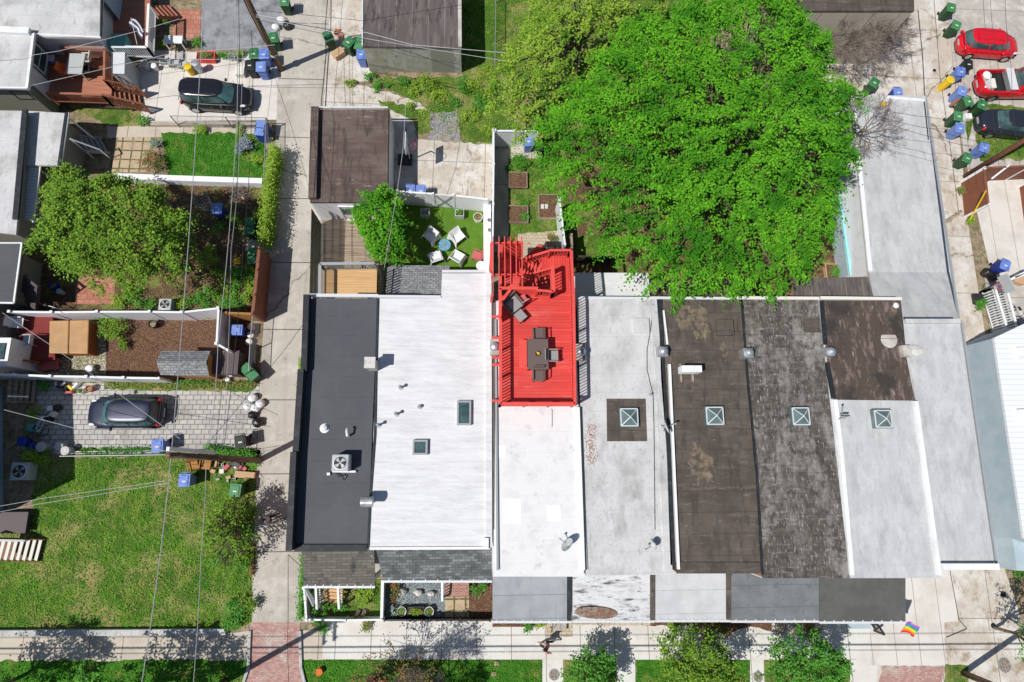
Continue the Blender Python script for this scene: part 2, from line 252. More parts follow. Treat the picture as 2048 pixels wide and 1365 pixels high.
 shedwood=M('orange brown cedar',(.38,.19,.06),[('s',(.17,.07,.02),.12,.012,0)]),
 blkwood=M('dark slat wood',(.045,.045,.03),[('n',(.1,.1,.06),3,.5,.65)]),
 pole=M('creosote pole wood',(.14,.085,.055),[('n',(.26,.18,.12),2,.45,.6,(6,6,.4)),('n',(.06,.04,.03),3,.52,.62,(6,6,.4))]),
 metal=M('galvanised metal',(.5,.52,.54),[('n',(.36,.38,.4),4,.45,.6)],metal=.6,rough=.45),
 chain=M('chain link wire',(.36,.38,.4),metal=.5,rough=.5),
 wire=M('pale cable',(.42,.42,.43),rough=.6), wireb=M('black cable',(.03,.03,.035),rough=.6),
 acgrey=M('air conditioner grey',(.42,.45,.45),rough=.5,spec=.4), blackm=M('black metal',(.02,.02,.022),rough=.4,spec=.5),
 glass=M('dark glass',(.03,.06,.065),[('n',(.1,.17,.17),1.5,.4,.7)],rough=.08,spec=.9), glasst=M('teal windscreen',(.06,.16,.16),[('n',(.13,.27,.25),1.5,.4,.7)],rough=.06,spec=.9),
 skyg=M('skylight acrylic',(.14,.2,.2),[('n',(.08,.12,.12),1.5,.4,.65)],rough=.15,spec=.8),
 tyre=M('tyre rubber',(.02,.02,.02),rough=.9), rim=M('alloy rim',(.5,.5,.52),metal=.8,rough=.3),
 lamp=M('clear lamp lens',(.7,.72,.75),rough=.1,spec=.8), tail=M('red lamp lens',(.6,.01,.015),rough=.2,spec=.7), chrome=M('chrome',(.7,.7,.72),metal=1,rough=.15),
 cblack=M('black car paint',(.012,.012,.016),rough=.18,spec=.8), cnavy=M('navy car paint',(.016,.024,.058),rough=.38,spec=.8,metal=.3),
 cred=M('red car paint',(.62,.01,.022),rough=.2,spec=.7), cdark=M('dark blue grey car paint',(.03,.036,.05),rough=.2,spec=.8,metal=.3), ctrim=M('black plastic trim',(.02,.02,.02),rough=.6),
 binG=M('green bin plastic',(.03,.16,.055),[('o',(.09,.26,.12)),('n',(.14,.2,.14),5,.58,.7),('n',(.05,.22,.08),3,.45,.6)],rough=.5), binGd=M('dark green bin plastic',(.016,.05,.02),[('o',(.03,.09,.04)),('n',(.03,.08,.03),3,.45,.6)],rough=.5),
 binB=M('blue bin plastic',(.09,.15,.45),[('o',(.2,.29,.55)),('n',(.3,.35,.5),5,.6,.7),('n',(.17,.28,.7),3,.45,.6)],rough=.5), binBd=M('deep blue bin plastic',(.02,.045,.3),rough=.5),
 binK=M('black bin plastic',(.02,.025,.022),rough=.5), yellow=M('yellow plastic',(.75,.5,.02),rough=.5), teal=M('teal plastic',(.12,.38,.36),rough=.5),
 bag=M('white plastic bag',(.8,.8,.82),[('n',(.6,.6,.63),6,.5,.65)],rough=.35,bump=.02,bscale=12), bagk=M('black plastic bag',(.015,.015,.015),rough=.25,bump=.03,bscale=14,spec=.7),
 card=M('cardboard',(.5,.33,.19)), terra=M('terracotta',(.45,.16,.08)), cream=M('cream plastic',(.7,.68,.62)), wicker=M('brown wicker',(.15,.11,.1),[('s',(.1,.075,.07),.03,.008,0)],rough=.8),
 greycush=M('grey woven seat',(.3,.28,.28),rough=.9), bluet=M('blue mosaic table',(.1,.28,.4),[('cell',(.2,.42,.52),16,.3,1)],rough=.4), pinkred=M('faded red paint',(.5,.13,.13)),
 tub=M('tan spa cover',(.42,.24,.11),[('n',(.47,.28,.13),2,.42,.6)],rough=.5), orange=M('orange plastic',(.75,.14,.03)), tubside=M('orange brown cladding',(.3,.09,.025)),
 skin=M('skin',(.55,.3,.22),rough=.6), hair=M('dark hair',(.03,.018,.012)), pink=M('pink top',(.7,.3,.33)), navyc=M('dark leggings',(.03,.03,.04)), bluec=M('light blue shirt',(.25,.5,.75)),
 debris=M('rusty dead leaves',(.25,.08,.03),[('i',(.4,.2,.1))]),
 stone=M('pale stone',(.6,.58,.55),[('n',(.4,.38,.36),4,.5,.7)]), bark=M('bark',(.13,.095,.07),[('n',(.2,.16,.12),6,.45,.6)]), twig=M('grey twigs',(.27,.22,.19),[('i',(.16,.13,.11))]), twigr=M('reddish twigs',(.22,.1,.08)),
 lf=M('bright green leaves',(.06,.25,.014),[('i',(.19,.5,.03)),('n',(.045,.2,.014),.5,.46,.62),('n',(.2,.38,.03),1.3,.58,.68,None,.5)],rough=.8,transl=.2,spec=.06),
 lfy=M('yellow green leaves',(.22,.36,.035),[('i',(.36,.52,.06)),('n',(.12,.26,.02),.6,.45,.65)],rough=.7,transl=.22,spec=.2),
 lfd=M('dark green leaves',(.05,.14,.018),[('i',(.27,.43,.05)),('n',(.14,.26,.03),.5,.5,.62)],rough=.8,transl=.18,spec=.06),
 lfm=M('mid green leaves',(.05,.2,.02),[('i',(.14,.38,.05))],rough=.7,transl=.2,spec=.2), lfr=M('red green leaves',(.35,.1,.05),[('i',(.2,.2,.05)),('n',(.12,.16,.03),1.5,.48,.56)],rough=.7,transl=.15),
 lfg=M('grey green leaves',(.14,.22,.16),[('i',(.28,.35,.28))],rough=.8), lfp=M('blue grey flowers',(.12,.17,.2),[('i',(.35,.36,.45))],rough=.8), straw=M('dry grass tips',(.3,.26,.1),[('i',(.1,.2,.02))],rough=1,transl=.1),
 blade=M('grass blades',(.08,.29,.015),[('i',(.22,.52,.04)),('n',(.4,.4,.12),.55,.54,.64),('n',(.05,.26,.015),.8,.48,.58),('n',(.4,.42,.13),3,.6,.68)],rough=.9,transl=.2,spec=.1),
 bladel=M('lush grass blades',(.04,.2,.015),[('i',(.12,.36,.04)),('n',(.2,.28,.05),.9,.56,.66)],rough=.9,transl=.2,spec=.1),
)
# ------------------------------------------------------------ ground and paving (structure)
def patch(name,mat,pts,k,jag=0,grid=0,z=0):
    q=[]; n=len(pts)
    for i in range(n):
        a,b=pts[i],pts[(i+1)%n]; L=math.hypot(b[0]-a[0],b[1]-a[1]); m=max(1,int(L/9)) if jag else 1
        for j in range(m):
            t=j/m; jj=jag if j else 0; q.append((a[0]+(b[0]-a[0])*t+rnd.uniform(-jj,jj),a[1]+(b[1]-a[1])*t+rnd.uniform(-jj,jj)))
    o=MB().sheet(PP(q,z),z+.004*k).build(name,MT[mat]); o['kind']='structure'; return o
g=MB().poly([(-300,-300,0),(300,-300,0),(300,300,0),(-300,300,0)]).build('ground',MT['dirt']); g['kind']='structure'
for nm,m,pts,k,j in [
 ('pavement','apron',[(655,-60),(735,-60),(742,160),(700,165),(780,185),(850,210),(870,240),(780,295),(640,295)],1,3),
 ('lawn','lawn',[(735,158),(925,152),(925,-60),(1420,-60),(1420,340),(985,340),(985,286),(900,290),(880,235),(830,205),(755,170)],2,4),
 ('gravel_path','gravel',[(850,232),(915,220),(925,285),(860,288)],3,4),
 ('grass_verge','lawn',[(757,200),(850,222),(868,262),(838,270),(820,238),(762,215)],4,3),
 ('driveway','apron',[(783,236),(820,240),(835,280),(985,290),(985,402),(790,402)],4,2),
 ('alley','alley',[(572,-60),(557,110),(553,250),(540,480),(528,640),(518,800),(512,980),(506,1100),(504,1245),(648,1245),(645,215),(665,-60)],5,0),
 ('driveway','slabr',[(275,140),(290,100),(560,112),(553,240),(280,244),(286,205)],3,0),
 ('driveway','asph',[(408,-60),(590,-60),(563,104),(400,100)],4,2),
 ('patio','redpav',[(345,20),(402,20),(400,78),(345,75)],4,0),
 ('lawn','lawn',[(130,216),(285,218),(282,252),(215,250)],2,3),
 ('path','slab2',[(215,254),(530,251),(532,272),(215,276)],3,1),
 ('terrace','tanslab',[(237,275),(302,275),(297,345),(222,345)],4,1),
 ('lawn','lush',[(322,266),(532,266),(530,358),(340,360),(330,310)],4,3),
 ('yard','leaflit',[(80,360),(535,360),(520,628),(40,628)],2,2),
 ('patio','redpav',[(155,553),(232,553),(228,608),(150,608)],4,1),
 ('path','slab2',[(495,478),(540,488),(538,506),(490,500)],4,2),
 ('yard','pebble',[(-60,640),(218,640),(212,752),(-60,752)],2,1),
 ('yard','mulch',[(213,640),(450,640),(505,640),(518,755),(212,755)],3,1),
 ('weed_verge','lawn',[(208,766),(518,768),(500,784),(210,780)],5,3),
 ('driveway','pavers',[(72,766),(519,768),(514,908),(100,908),(72,860)],4,1),
 ('weed_verge','lawn',[(150,893),(330,905),(520,900),(515,918),(120,915)],5,3),
 ('lawn','lawn',[(66,915),(516,915),(510,1100),(505,1247),(470,1262),(-60,1262),(-60,1040),(66,1030)],3,3),
 ('pavement','slab2',[(-60,1270),(470,1266),(500,1262),(500,1322),(-60,1326)],2,0),
 ('lawn','lush',[(-60,1322),(496,1320),(480,1480),(-60,1480)],3,3),
 ('road','brickroad',[(500,1245),(600,1245),(601,1335),(625,1480),(470,1480),(496,1340)],6,0),
 ('pavement','slab2',[(600,1261),(648,1261),(648,1320),(601,1320)],3,0),
 ('pavement','slab',[(645,1241),(1745,1241),(1745,1320),(645,1319)],4,0),
 ('path','slab',[(1085,1318),(1126,1318),(1127,1480),(1084,1480)],5,0),
 ('path','slab',[(1232,1318),(1270,1318),(1272,1480),(1234,1480)],5,0),
 ('path','slab',[(1500,1318),(1527,1318),(1532,1480),(1500,1480)],5,0),
 ('path','slab',[(1700,1318),(1755,1318),(1745,1480),(1700,1480)],5,0),
 ('lawn','lush',[(603,1319),(1085,1318),(1085,1480),(632,1480)],3,3),
 ('lawn','lawn',[(1126,1318),(1232,1318),(1234,1480),(1127,1480)],3,3),
 ('lawn','lush',[(1270,1318),(1500,1318),(1500,1480),(1272,1480)],3,3),
 ('lawn','lawn',[(1527,1320),(1700,1320),(1700,1480),(1532,1480)],3,3),
 ('alley','apron',[(1690,-60),(1888,-60),(1935,440),(1975,700),(2010,1140),(2050,1262),(2150,1480),(1740,1480),(1740,1320),(1745,1241),(1600,1165),(1560,600),(1640,100)],1,0),
 ('pavement','slabr',[(1637,1120),(1900,1120),(1916,1243),(1888,1245),(1890,1331),(1740,1331),(1740,1243),(1637,1243)],6,0),
 ('road','brickroad',[(1762,1334),(1885,1334),(1880,1480),(1745,1480)],6,3),
 ('grass_verge','lawn',[(1890,1328),(1936,1332),(1930,1480),(1884,1480)],7,2),
 ('parking_apron','conc',[(1886,-60),(2300,-60),(2300,332),(1935,338),(1925,300)],2,0),
 ('grass_verge','lawn',[(1940,212),(1985,208),(2120,222),(2120,228),(1950,236),(1935,285),(1930,250)],4,2),
 ('grass_verge','lawn',[(1950,268),(2150,272),(2150,318),(1960,322)],4,3),
 ('terrace','slabr',[(1935,340),(2300,330),(2300,560),(1985,560),(1957,440)],4,0),
 ('terrace','conc',[(1968,552),(2300,552),(2300,700),(1985,700)],5,0),
 ('garden_bed','lawn',[(604,1168),(766,1160),(766,1242),(612,1242)],3,1),
 ('gravel_bed','bluegravel',[(768,1155),(892,1155),(891,1241),(770,1241)],4,0),
 ('path','tanslab',[(890,1194),(938,1194),(938,1241),(891,1241)],5,0),
 ('garden_bed','mulch',[(938,1155),(985,1155),(985,1241),(938,1241)],4,0),
 ('garden_bed','mulch',[(985,1225),(1085,1225),(1085,1254),(985,1254)],6,0),
 ('garden_bed','tanpav',[(1088,1225),(1145,1225),(1145,1274),(1090,1274)],6,0),
 ('garden_bed','tanpav',[(1145,1225),(1300,1225),(1300,1252),(1145,1250)],7,1),
 ('garden_bed','mulch',[(1300,1225),(1545,1225),(1545,1264),(1500,1252),(1460,1268),(1400,1252),(1300,1252)],6,2),
 ('garden_bed','tanpav',[(1545,1225),(1645,1225),(1645,1266),(1550,1268)],6,1),
 ('lawn','lawn',[(985,262),(1128,262),(1145,505),(985,505)],4,0),
 ('path','conc',[(986,265),(1016,265),(1017,505),(986,505)],5,0),
 ('path','slab2',[(1016,288),(1075,288),(1080,318),(1018,318)],5,2),
 ('patio','tanpav',[(1036,468),(1126,462),(1132,560),(1036,560)],5,1),
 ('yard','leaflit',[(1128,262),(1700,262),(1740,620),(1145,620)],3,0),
 ('lawn','lawn',[(1150,470),(1240,470),(1240,512),(1150,512)],4,3),
 ('artificial_turf','turf',[(790,396),(978,398),(980,575),(780,575)],5,0),
 ('planked_yard','woodold',[(625,430),(740,430),(740,600),(622,600)],4,0),
]: patch(nm,m,pts,k,j)
# kerbs and the low retaining kerb wall
b=MB().prism(PP([(-60,1259),(452,1256),(455,1268),(-60,1271)]),0,.3).build('kerb',MT['kerb']); b['kind']='structure'
for pts in ([(600,1262),(602,1335),(612,1375),(630,1480)],[(500,1262),(497,1335),(484,1375),(462,1480)]):
    m=MB()
    for a,c in zip(pts,pts[1:]): m.beam(P(*a,.06),P(*c,.06),.14,.16)
    o=m.build('kerb',MT['kerb']); o['kind']='structure'
# ground cracks and tyre dirt are thin sheets of tar
def strip(name,mat,pts,wd,z):
    m=MB(); w_=[P(x,y,z) for x,y in pts]
    for a,c in zip(w_,w_[1:]):
        d=Vector(c)-Vector(a); n=Vector((-d.y,d.x,0)).normalized()*wd/2; m.add([Vector(a)-n,Vector(a)+n,Vector(c)+n,Vector(c)-n],[(3,2,1,0)])
    return m.build(name,MT[mat])
for pts,wd in (([(655,0),(650,60),(652,110),(648,150),(643,200),(642,218)],.04),([(662,0),(661,70),(655,140),(650,218)],.03),([(1868,0),(1880,150),(1900,290),(1918,430)],.03),
   ([(598,1130),(576,1110),(576,1240),(575,1290),(577,1365)],.02),([(1900,1142),(1918,1240),(1934,1258),(1893,1275)],.04),([(1836,20),(1845,110),(1850,200)],.06)):
    o=strip('crack','black',pts,wd,.0345); o['kind']='structure'
# ------------------------------------------------------------ buildings
def inset(poly,d):
    c=(sum(p[0] for p in poly)/len(poly),sum(p[1] for p in poly)/len(poly)); out=[]
    for p in poly:
        v=(p[0]-c[0],p[1]-c[1]); L=math.hypot(*v); out.append((p[0]-v[0]/L*d*1.4,p[1]-v[1]/L*d*1.4))
    return out
def opening(root,kind,c,wd,h,nx,ny,frame='white',pane='glass'):
    """a framed window or door on a wall, centre c, facing (nx,ny)"""
    rz=math.atan2(ny,nx)-math.pi/2; f=MB()
    ex,ey=math.cos(rz),math.sin(rz)
    for s in (-1,1): f.box((c[0]+s*ex*wd/2,c[1]+s*ey*wd/2,c[2]),(.08,.09,h+.08),rz)
    for s in (-1,1): f.box((c[0],c[1],c[2]+s*h/2),(wd-.08,.09,.08),rz)
    if kind=='window': f.box((c[0],c[1],c[2]),(wd-.08,.06,.04),rz)
    o=f.build(kind,MT[frame],root)
    MB().box((c[0]-nx*.01,c[1]-ny*.01,c[2]),(wd-.08,.03,h-.08),rz).build('pane' if kind=='window' else 'door_leaf',MT[pane],o)
    return o
def parapet(root,pts,z,wd,h,mat,name='parapet'):
    m=MB(); q=[P(x,y,z) for x,y in pts]
    for a,c in zip(q,q[1:]): m.beam((a[0],a[1],z+h/2),(c[0],c[1],z+h/2),wd,h)
    return m.build(name,MT[mat],root)
def house(name,label,poly,z,roof,wall,group=None,cat='house',over=0,zb=0,zp=None):
    w_=PP(poly,z if zp is None else zp); cx=sum(p[0] for p in w_)/len(w_); cy=sum(p[1] for p in w_)/len(w_)
    r=thing(name,label,cat,(cx,cy,zb),0,group)
    MB().prism(inset(w_,.02+over),zb,z-.16).build('wall',MT[wall],r)
    MB().prism(inset(w_,.005),z-.16,z).build('roof',MT[roof],r)
    return r
def slope_roof(root,name,mat,c4,z_back,z_front,th=.12):
    """c4: back-left, back-right, front-right, front-left in world xy"""
    v=[(*c4[0],z_back),(*c4[1],z_back),(*c4[2],z_front),(*c4[3],z_front)]
    lo=[(a,b_,c-th) for a,b_,c in v]
    return MB().add(lo+v,[(0,1,2,3),(7,6,5,4),(0,4,5,1),(1,5,6,2),(2,6,7,3),(3,7,4,0)]).build(name,MT[mat],root)
ZR=6.0
def porch(root,x0,x1,yf,mat,front_y,z=3.0,post=True,gut='gutter',x0b=None,x1b=None,slope=.25,side=True,seam=None):
    a=P(x0,yf,z); c=P(x1,yf,z); bl=(P(x0b or x0,yf-60,z)[0],front_y); br=(P(x1b or x1,yf-60,z)[0],front_y)
    slope_roof(root,'porch_roof',mat,[bl,br,c[:2],a[:2]],z+slope,z)
    m=MB(); m.beam((a[0],a[1]-.06,z-.03),(c[0],c[1]-.06,z-.03),.11,.1)
    for i in range(9):
        t=(i+.5)/9; q=lerp(a,c,t); m.box((q[0],q[1]-.02,z+.02),(.05,.16,.03))
    m.build('gutter',MT[gut],root)
    MB().prism([(a[0]+.1,a[1]+.25),(c[0]-.1,c[1]+.25),(br[0]-.1,front_y-.02),(bl[0]+.1,front_y-.02)],0,.45).build('porch_floor',MT['conc'],root)
    if seam:
        m=MB(); m.beam((c[0]-.12,c[1]+.02,z+.045),(br[0]-.12,br[1],z+slope+.045),.24,.07); m.build('roof_seam',MT[seam],root)
    for t in (.04,.5,.96):
        q=lerp(a,c,t); MB().box((q[0],q[1]+.3,1.6),(.16,.16,2.5)).build('porch_post',MT['white'],root)
    for t in (.25,.72):
        q=lerp(bl,br,t); opening(root,'window' if t>.5 else 'door',(q[0],front_y-.05,1.5),.95,1.5 if t>.5 else 2.05,0,-1)
    for t in (.25,.72):
        q=lerp(bl,br,t); opening(root,'window',(q[0],front_y-.05,4.6),.9,1.3,0,-1)
def rear_openings(root,x0,x1,y,z=4.6):
    for t in (.28,.72): opening(root,'window',(x0+(x1-x0)*t,y+.05,z),.85,1.2,0,1)
GH='attached row houses with flat roofs'
def fy(px,py): return P(px,py,ZR)[1]+.02
# A dark grey end house
A=house('row_house','end row house with a smooth dark grey roof and black edging beside the alley',[(620,597),(755,597),(735,1099),(583,1099)],ZR,'roofdark','brick',GH)
parapet(A,[(617,594),(612,745)],ZR,.28,.42,'black'); parapet(A,[(607,742),(597,905)],ZR,.28,.5,'black'); parapet(A,[(594,905),(585,1099)],ZR,.28,.6,'black')
parapet(A,[(590,1096),(735,1096)],ZR,.3,.1,'black','roof_edge'); parapet(A,[(621,592),(757,593)],ZR-.1,.16,.12,'gutter','gutter')
parapet(A,[(756,598),(752,760),(750,870),(741,990),(736,1096)],ZR,.1,.06,'black','seam')
porch(A,607,750,1172,'shingle2',fy(660,1099),slope=.5); q=P(650,1126,3.3); MB().poly([(q[0]+rr_*.3*math.cos(i*.42),q[1]+rr_*.9*math.sin(i*.42),3.0+.5*(q[1]+rr_*.9*math.sin(i*.42)-P(0,1172,3)[1])/(fy(660,1099)-P(0,1172,3)[1])+.012) for i,rr_ in enumerate([rnd.uniform(.35,.55) for _ in range(15)])]).build('paint_splash',MT['patchw'],A); rear_openings(A,P(620,597,ZR)[0],P(755,597,ZR)[0],P(700,597,ZR)[1])
# B white house
B=house('row_house','wide row house with wrinkled white roof, two small skylights and a stepped rear',[(757,597),(882,597),(884,547),(980,547),(981,1097),(738,1097)],ZR,'roofwhite','stucco',GH)
parapet(B,[(977,545),(978,1095)],ZR,.3,.12,'roofwhite'); parapet(B,[(757,594),(882,595)],ZR-.05,.14,.1,'gutter','gutter'); parapet(B,[(884,544),(970,544)],ZR-.05,.14,.1,'gutter','gutter')
parapet(B,[(740,1097),(980,1096)],ZR-.05,.12,.12,'white','roof_edge')
porch(B,766,984,1161,'shingle',fy(850,1097),slope=.55,x0b=752)
rear_openings(B,P(892,547,ZR)[0],P(980,547,ZR)[0],P(900,547,ZR)[1])
bx=[P(x,y,2.8)[:2] for x,y in ((775,530),(899,530))]; by=P(800,597,ZR)[1]
slope_roof(B,'lower_roof','shingle3',[(bx[0][0]-.05,by),(bx[1][0],by),bx[1],bx[0]],3.1,2.7); MB().prism([(bx[0][0]+.05,by),(bx[1][0]-.05,by),(bx[1][0]-.05,bx[1][1]-.1),(bx[0][0]+.05,bx[0][1]-.1)],0,2.5).build('lower_wall',MT['sidewhite'],B)
# C white house under the red deck
Cc=house('row_house','row house with a blinding white roof carrying the red roof deck',[(987,600),(1150,600),(1168,1154),(986,1154)],ZR,'roofbright','stucco',GH)
parapet(Cc,[(991,640),(993,900),(995,1140)],ZR,.1,.12,'greypaint','flashing'); parapet(Cc,[(988,602),(984,1060)],ZR,.16,.05,'roofgar2','bare_strip')
parapet(Cc,[(1155,815),(1160,960),(1168,1140)],ZR,.3,.1,'white'); parapet(Cc,[(1160,815),(1165,960),(1171,1140)],ZR,.07,.14,'black','seam')
for x,y,a,c in ((1005,903,14,24),(1024,1022,34,46),(1108,1026,26,30)):
    q=P(x,y,ZR); MB().prism([(q[0]-a/82,q[1]-c/82),(q[0]+a/82,q[1]-c/82),(q[0]+a/82,q[1]+c/82),(q[0]-a/82,q[1]+c/82)],ZR,ZR+.012).build('roof_patch',MT['patchw'],Cc)
parapet(Cc,[(1102,819),(1103,819)],ZR,.03,.02,'greypaint','conduit'); parapet(Cc,[(1102,819),(1104,820),(1104,854)],ZR,.04,.03,'greypaint','conduit')
porch(Cc,985,1143,1242,'porchgrey',fy(1070,1154),seam='black')
# D pale house
D=house('row_house','pale weathered row house with a dark square patch round its pyramid skylight',[(1154,599),(1311,599),(1341,1150),(1172,1152)],ZR,'roofpale','stucco',GH)
parapet(D,[(1306,600),(1318,760),(1337,1148)],ZR,.34,.1,'roofpale'); parapet(D,[(1156,597),(1312,598)],ZR-.04,.14,.1,'gutter','gutter')
m=MB(); m.prism(PP([(1213,798),(1291,798),(1294,883),(1214,883)],ZR),ZR,ZR+.02); m.build('roof_patch',MT['roofbrown'],D)
hq=P(1282,652,ZR); MB().box((hq[0],hq[1],ZR+.06),(.82,.78,.12)).build('roof_hatch',MT['roofpale'],D,bevel=.02)
porch(D,1145,1309,1241,'porchworn',fy(1230,1152),seam='roofbrown')
yb=P(1200,599,ZR)[1]; d4=PP([(1148,546),(1297,546)],3.7)
MB().prism([d4[0],d4[1],(d4[1][0],yb),(d4[0][0],yb)],3.55,3.7).build('rear_roof',MT['roofwhite'],D)
MB().prism([(d4[0][0]+.05,d4[0][1]-.05),(d4[1][0]-.05,d4[1][1]-.05),(d4[1][0]-.05,yb),(d4[0][0]+.05,yb)],0,3.55).build('rear_wall',MT['sidewhite'],D)
rear_openings(D,d4[0][0],d4[1][0],yb,4.9)
q=P(1192,1226,3.05); m=MB(); m.lathe((0,0,0),[(1,0),(1,.006)],20); m.v=[(q[0]+x*1.12,q[1]+y*.3-.08*x,3.09+z+.075*y-.02*x) for x,y,z in m.v]; m.build('rust_puddle',MT['rust'],D)
# E brown
E_=house('row_house','dark brown row house with tan water stains and a white roof condenser',[(1315,599),(1482,599),(1526,1144),(1351,1144)],ZR,'roofbrown','brick',GH)
parapet(E_,[(1319,600),(1325,760),(1336,900),(1344,1130)],ZR,.2,.1,'black','flashing'); parapet(E_,[(1326,622),(1334,690)],ZR,.09,.1,'white','conduit'); parapet(E_,[(1337,730),(1341,820),(1347,960),(1355,1138)],ZR,.12,.2,'white','conduit')
parapet(E_,[(1300,597),(1465,598)],ZR-.03,.14,.1,'gutter','gutter'); parapet(E_,[(1352,1136),(1520,1136)],ZR,.5,.06,'roofbrown','roof_edge')
hq=P(1448,657,ZR); MB().box((hq[0],hq[1],ZR+.1),(.88,.82,.2)).build('roof_hatch',MT['roofbrown'],E_,bevel=.02)
porch(E_,1310,1461,1240,'porchpale',fy(1400,1144),seam='roofbrown')
d4=PP([(1303,560),(1500,560)],3.7); yb=P(1400,599,ZR)[1]
MB().prism([d4[0],d4[1],(d4[1][0],yb),(d4[0][0],yb)],3.5,3.7).build('rear_roof',MT['roofgar'],E_); MB().prism([(d4[0][0]+.05,d4[0][1]-.05),(d4[1][0]-.05,d4[1][1]-.05),(d4[1][0]-.05,yb),(d4[0][0]+.05,yb)],0,3.5).build('rear_wall',MT['brick'],E_)
for (x,y,rx,ry) in ((1366,632,.42,.75),(1400,645,.55,.95),(1448,700,.2,.4),(1395,925,.4,.9),(1415,938,.35,.8)):
    q=P(x,y,ZR); n=22; MB().sheet([(q[0]+rx*(1+.25*math.sin(3*i+x)+rnd.uniform(-.12,.12))*math.cos(6.283*i/n),q[1]+ry*(1+.2*math.sin(2*i+y)+rnd.uniform(-.12,.12))*math.sin(6.283*i/n)) for i in range(n)],ZR+.006+rnd.random()*.004).build('silt_stain',MT['stain'],E_)
# F mottled
F_=house('row_house','row house with mottled black and grey roof between brown and white-fronted roofs',[(1484,599),(1636,599),(1700,1157),(1527,1157)],ZR,'roofmott','brick',GH)
parapet(F_,[(1482,600),(1490,700),(1496,780),(1513,950),(1524,1150)],ZR,.08,.1,'black','seam'); parapet(F_,[(1467,597),(1636,598)],ZR-.02,.16,.12,'cream','gutter')
hq=P(1622,652,ZR); MB().box((hq[0],hq[1],ZR+.05),(.8,.72,.1)).build('roof_hatch',MT['roofbrown'],F_,bevel=.02)
porch(F_,1462,1638,1241,'porchmid',fy(1600,1157))
# G
Gh=house('row_house','row house with a patched brown rear roof and a pale grey front roof',[(1637,599),(1803,601),(1807,640),(1830,802),(1880,1157),(1700,1157)],ZR,'roofpale2','brick',GH)
m=MB(); m.prism(PP([(1639,601),(1801,602),(1806,650),(1812,715),(1829,802),(1668,800),(1655,735),(1645,640)],ZR),ZR,ZR+.04); m.build('brown_felt',MT['roofrust'],Gh)
parapet(Gh,[(1642,602),(1650,690)],ZR,.2,.1,'black','flashing'); parapet(Gh,[(1653,726),(1666,798)],ZR,.22,.1,'black','flashing')
parapet(Gh,[(1668,800),(1680,900),(1702,1150)],ZR,.2,.12,'white'); parapet(Gh,[(1829,803),(1842,900),(1876,1150)],ZR,.2,.14,'white')
parapet(Gh,[(1639,597),(1801,599)],ZR-.02,.16,.12,'cream','gutter')
hq=P(1775,657,ZR); MB().box((hq[0],hq[1],ZR+.08),(.8,.72,.1)).build('roof_hatch',MT['roofrust'],Gh,bevel=.02)
q=P(1777,680,ZR); MB().lathe((q[0],q[1],ZR+.041),[(.45,0),(.45,.008)],14).build('cement_patch',MT['conc'],Gh)
porch(Gh,1639,1811,1243,'porchdark',fy(1780,1157))
d4=PP([(1588,557),(1736,554)],3.8); yb=P(1700,600,ZR)[1]
MB().prism([d4[0],d4[1],(d4[1][0]+.3,yb),(d4[0][0],yb)],3.6,3.8).build('rear_roof',MT['roofgar2'],Gh); MB().prism([(d4[0][0]+.05,d4[0][1]-.05),(d4[1][0]-.05,d4[1][1]-.05),(d4[1][0]-.05,yb),(d4[0][0]+.05,yb)],0,3.6).build('rear_wall',MT['brick'],Gh)
# long pale building
Lg=thing('long_building','long narrow building with streaky pale grey roof along the right-hand alley','building',P(1850,700,0))
south=[(1806,642),(1919,640),(1989,1132),(1879,1132),(1832,802)]
w_=PP(south,5.95); MB().prism(inset(w_,.03),0,5.8).build('wall',MT['stucco'],Lg); MB().prism(w_,5.8,5.95).build('roof',MT['roofpale2'],Lg)
def zl(y): return 2.3+(y-190)/355*.7 if y<=545 else 3.0+(y-545)/95*1.5
def slab3(tp,d0,d1): 
    k=len(tp); lo=[(x,y,(z+d0 if d0>-1 else 0)) for x,y,z in tp]; hi=[(x,y,z+d1) for x,y,z in tp]
    return MB().add(lo+hi,[tuple(range(k-1,-1,-1)),tuple(range(k,2*k))]+[(i,(i+1)%k,k+(i+1)%k,k+i) for i in range(k)])
for nn in ([(1701,190),(1851,192),(1904,545),(1737,545)],[(1738,545),(1904,545),(1918,638),(1803,638),(1803,601),(1747,600)]):
    tp=[P(x,y,zl(y)) for x,y in nn][::-1]; slab3(tp,-9,-.15).build('wall',MT['stucco'],Lg); slab3(tp,-.15,0).build('roof',MT['roofpale2'],Lg)
def edge3(root,pts,dz,wd,h,mat,name):
    m=MB(); q=[P(x,y,zl(y)) for x,y in pts]
    for a,c in zip(q,q[1:]): m.beam((a[0],a[1],a[2]+dz+h/2),(c[0],c[1],c[2]+dz+h/2),wd,h)
    return m.build(name,MT[mat],root)
edge3(Lg,[(1703,188),(1739,543)],0,.25,.1,'white','roof_edge'); edge3(Lg,[(1852,190),(1919,636)],-.1,.09,.1,'greypaint','gutter'); edge3(Lg,[(1768,197),(1846,203)],0,.2,.12,'white','coping'); edge3(Lg,[(1848,204),(1856,280)],0,.05,.05,'black','cable')
parapet(Lg,[(1808,644),(1917,644)],5.95,.25,.15,'roofpale2'); parapet(Lg,[(1878,1132),(1989,1132)],5.95,.28,.3,'white');
parapet(Lg,[(1921,642),(1991,1130)],5.88,.09,.1,'greypaint','gutter');
for t in (.3,.7):
    q=P(1800+t*140,1132,5.95); opening(Lg,'window',(P(1880+t*100,1132,5.95)[0],q[1]-.02,3.6),1,1.4,0,-1)
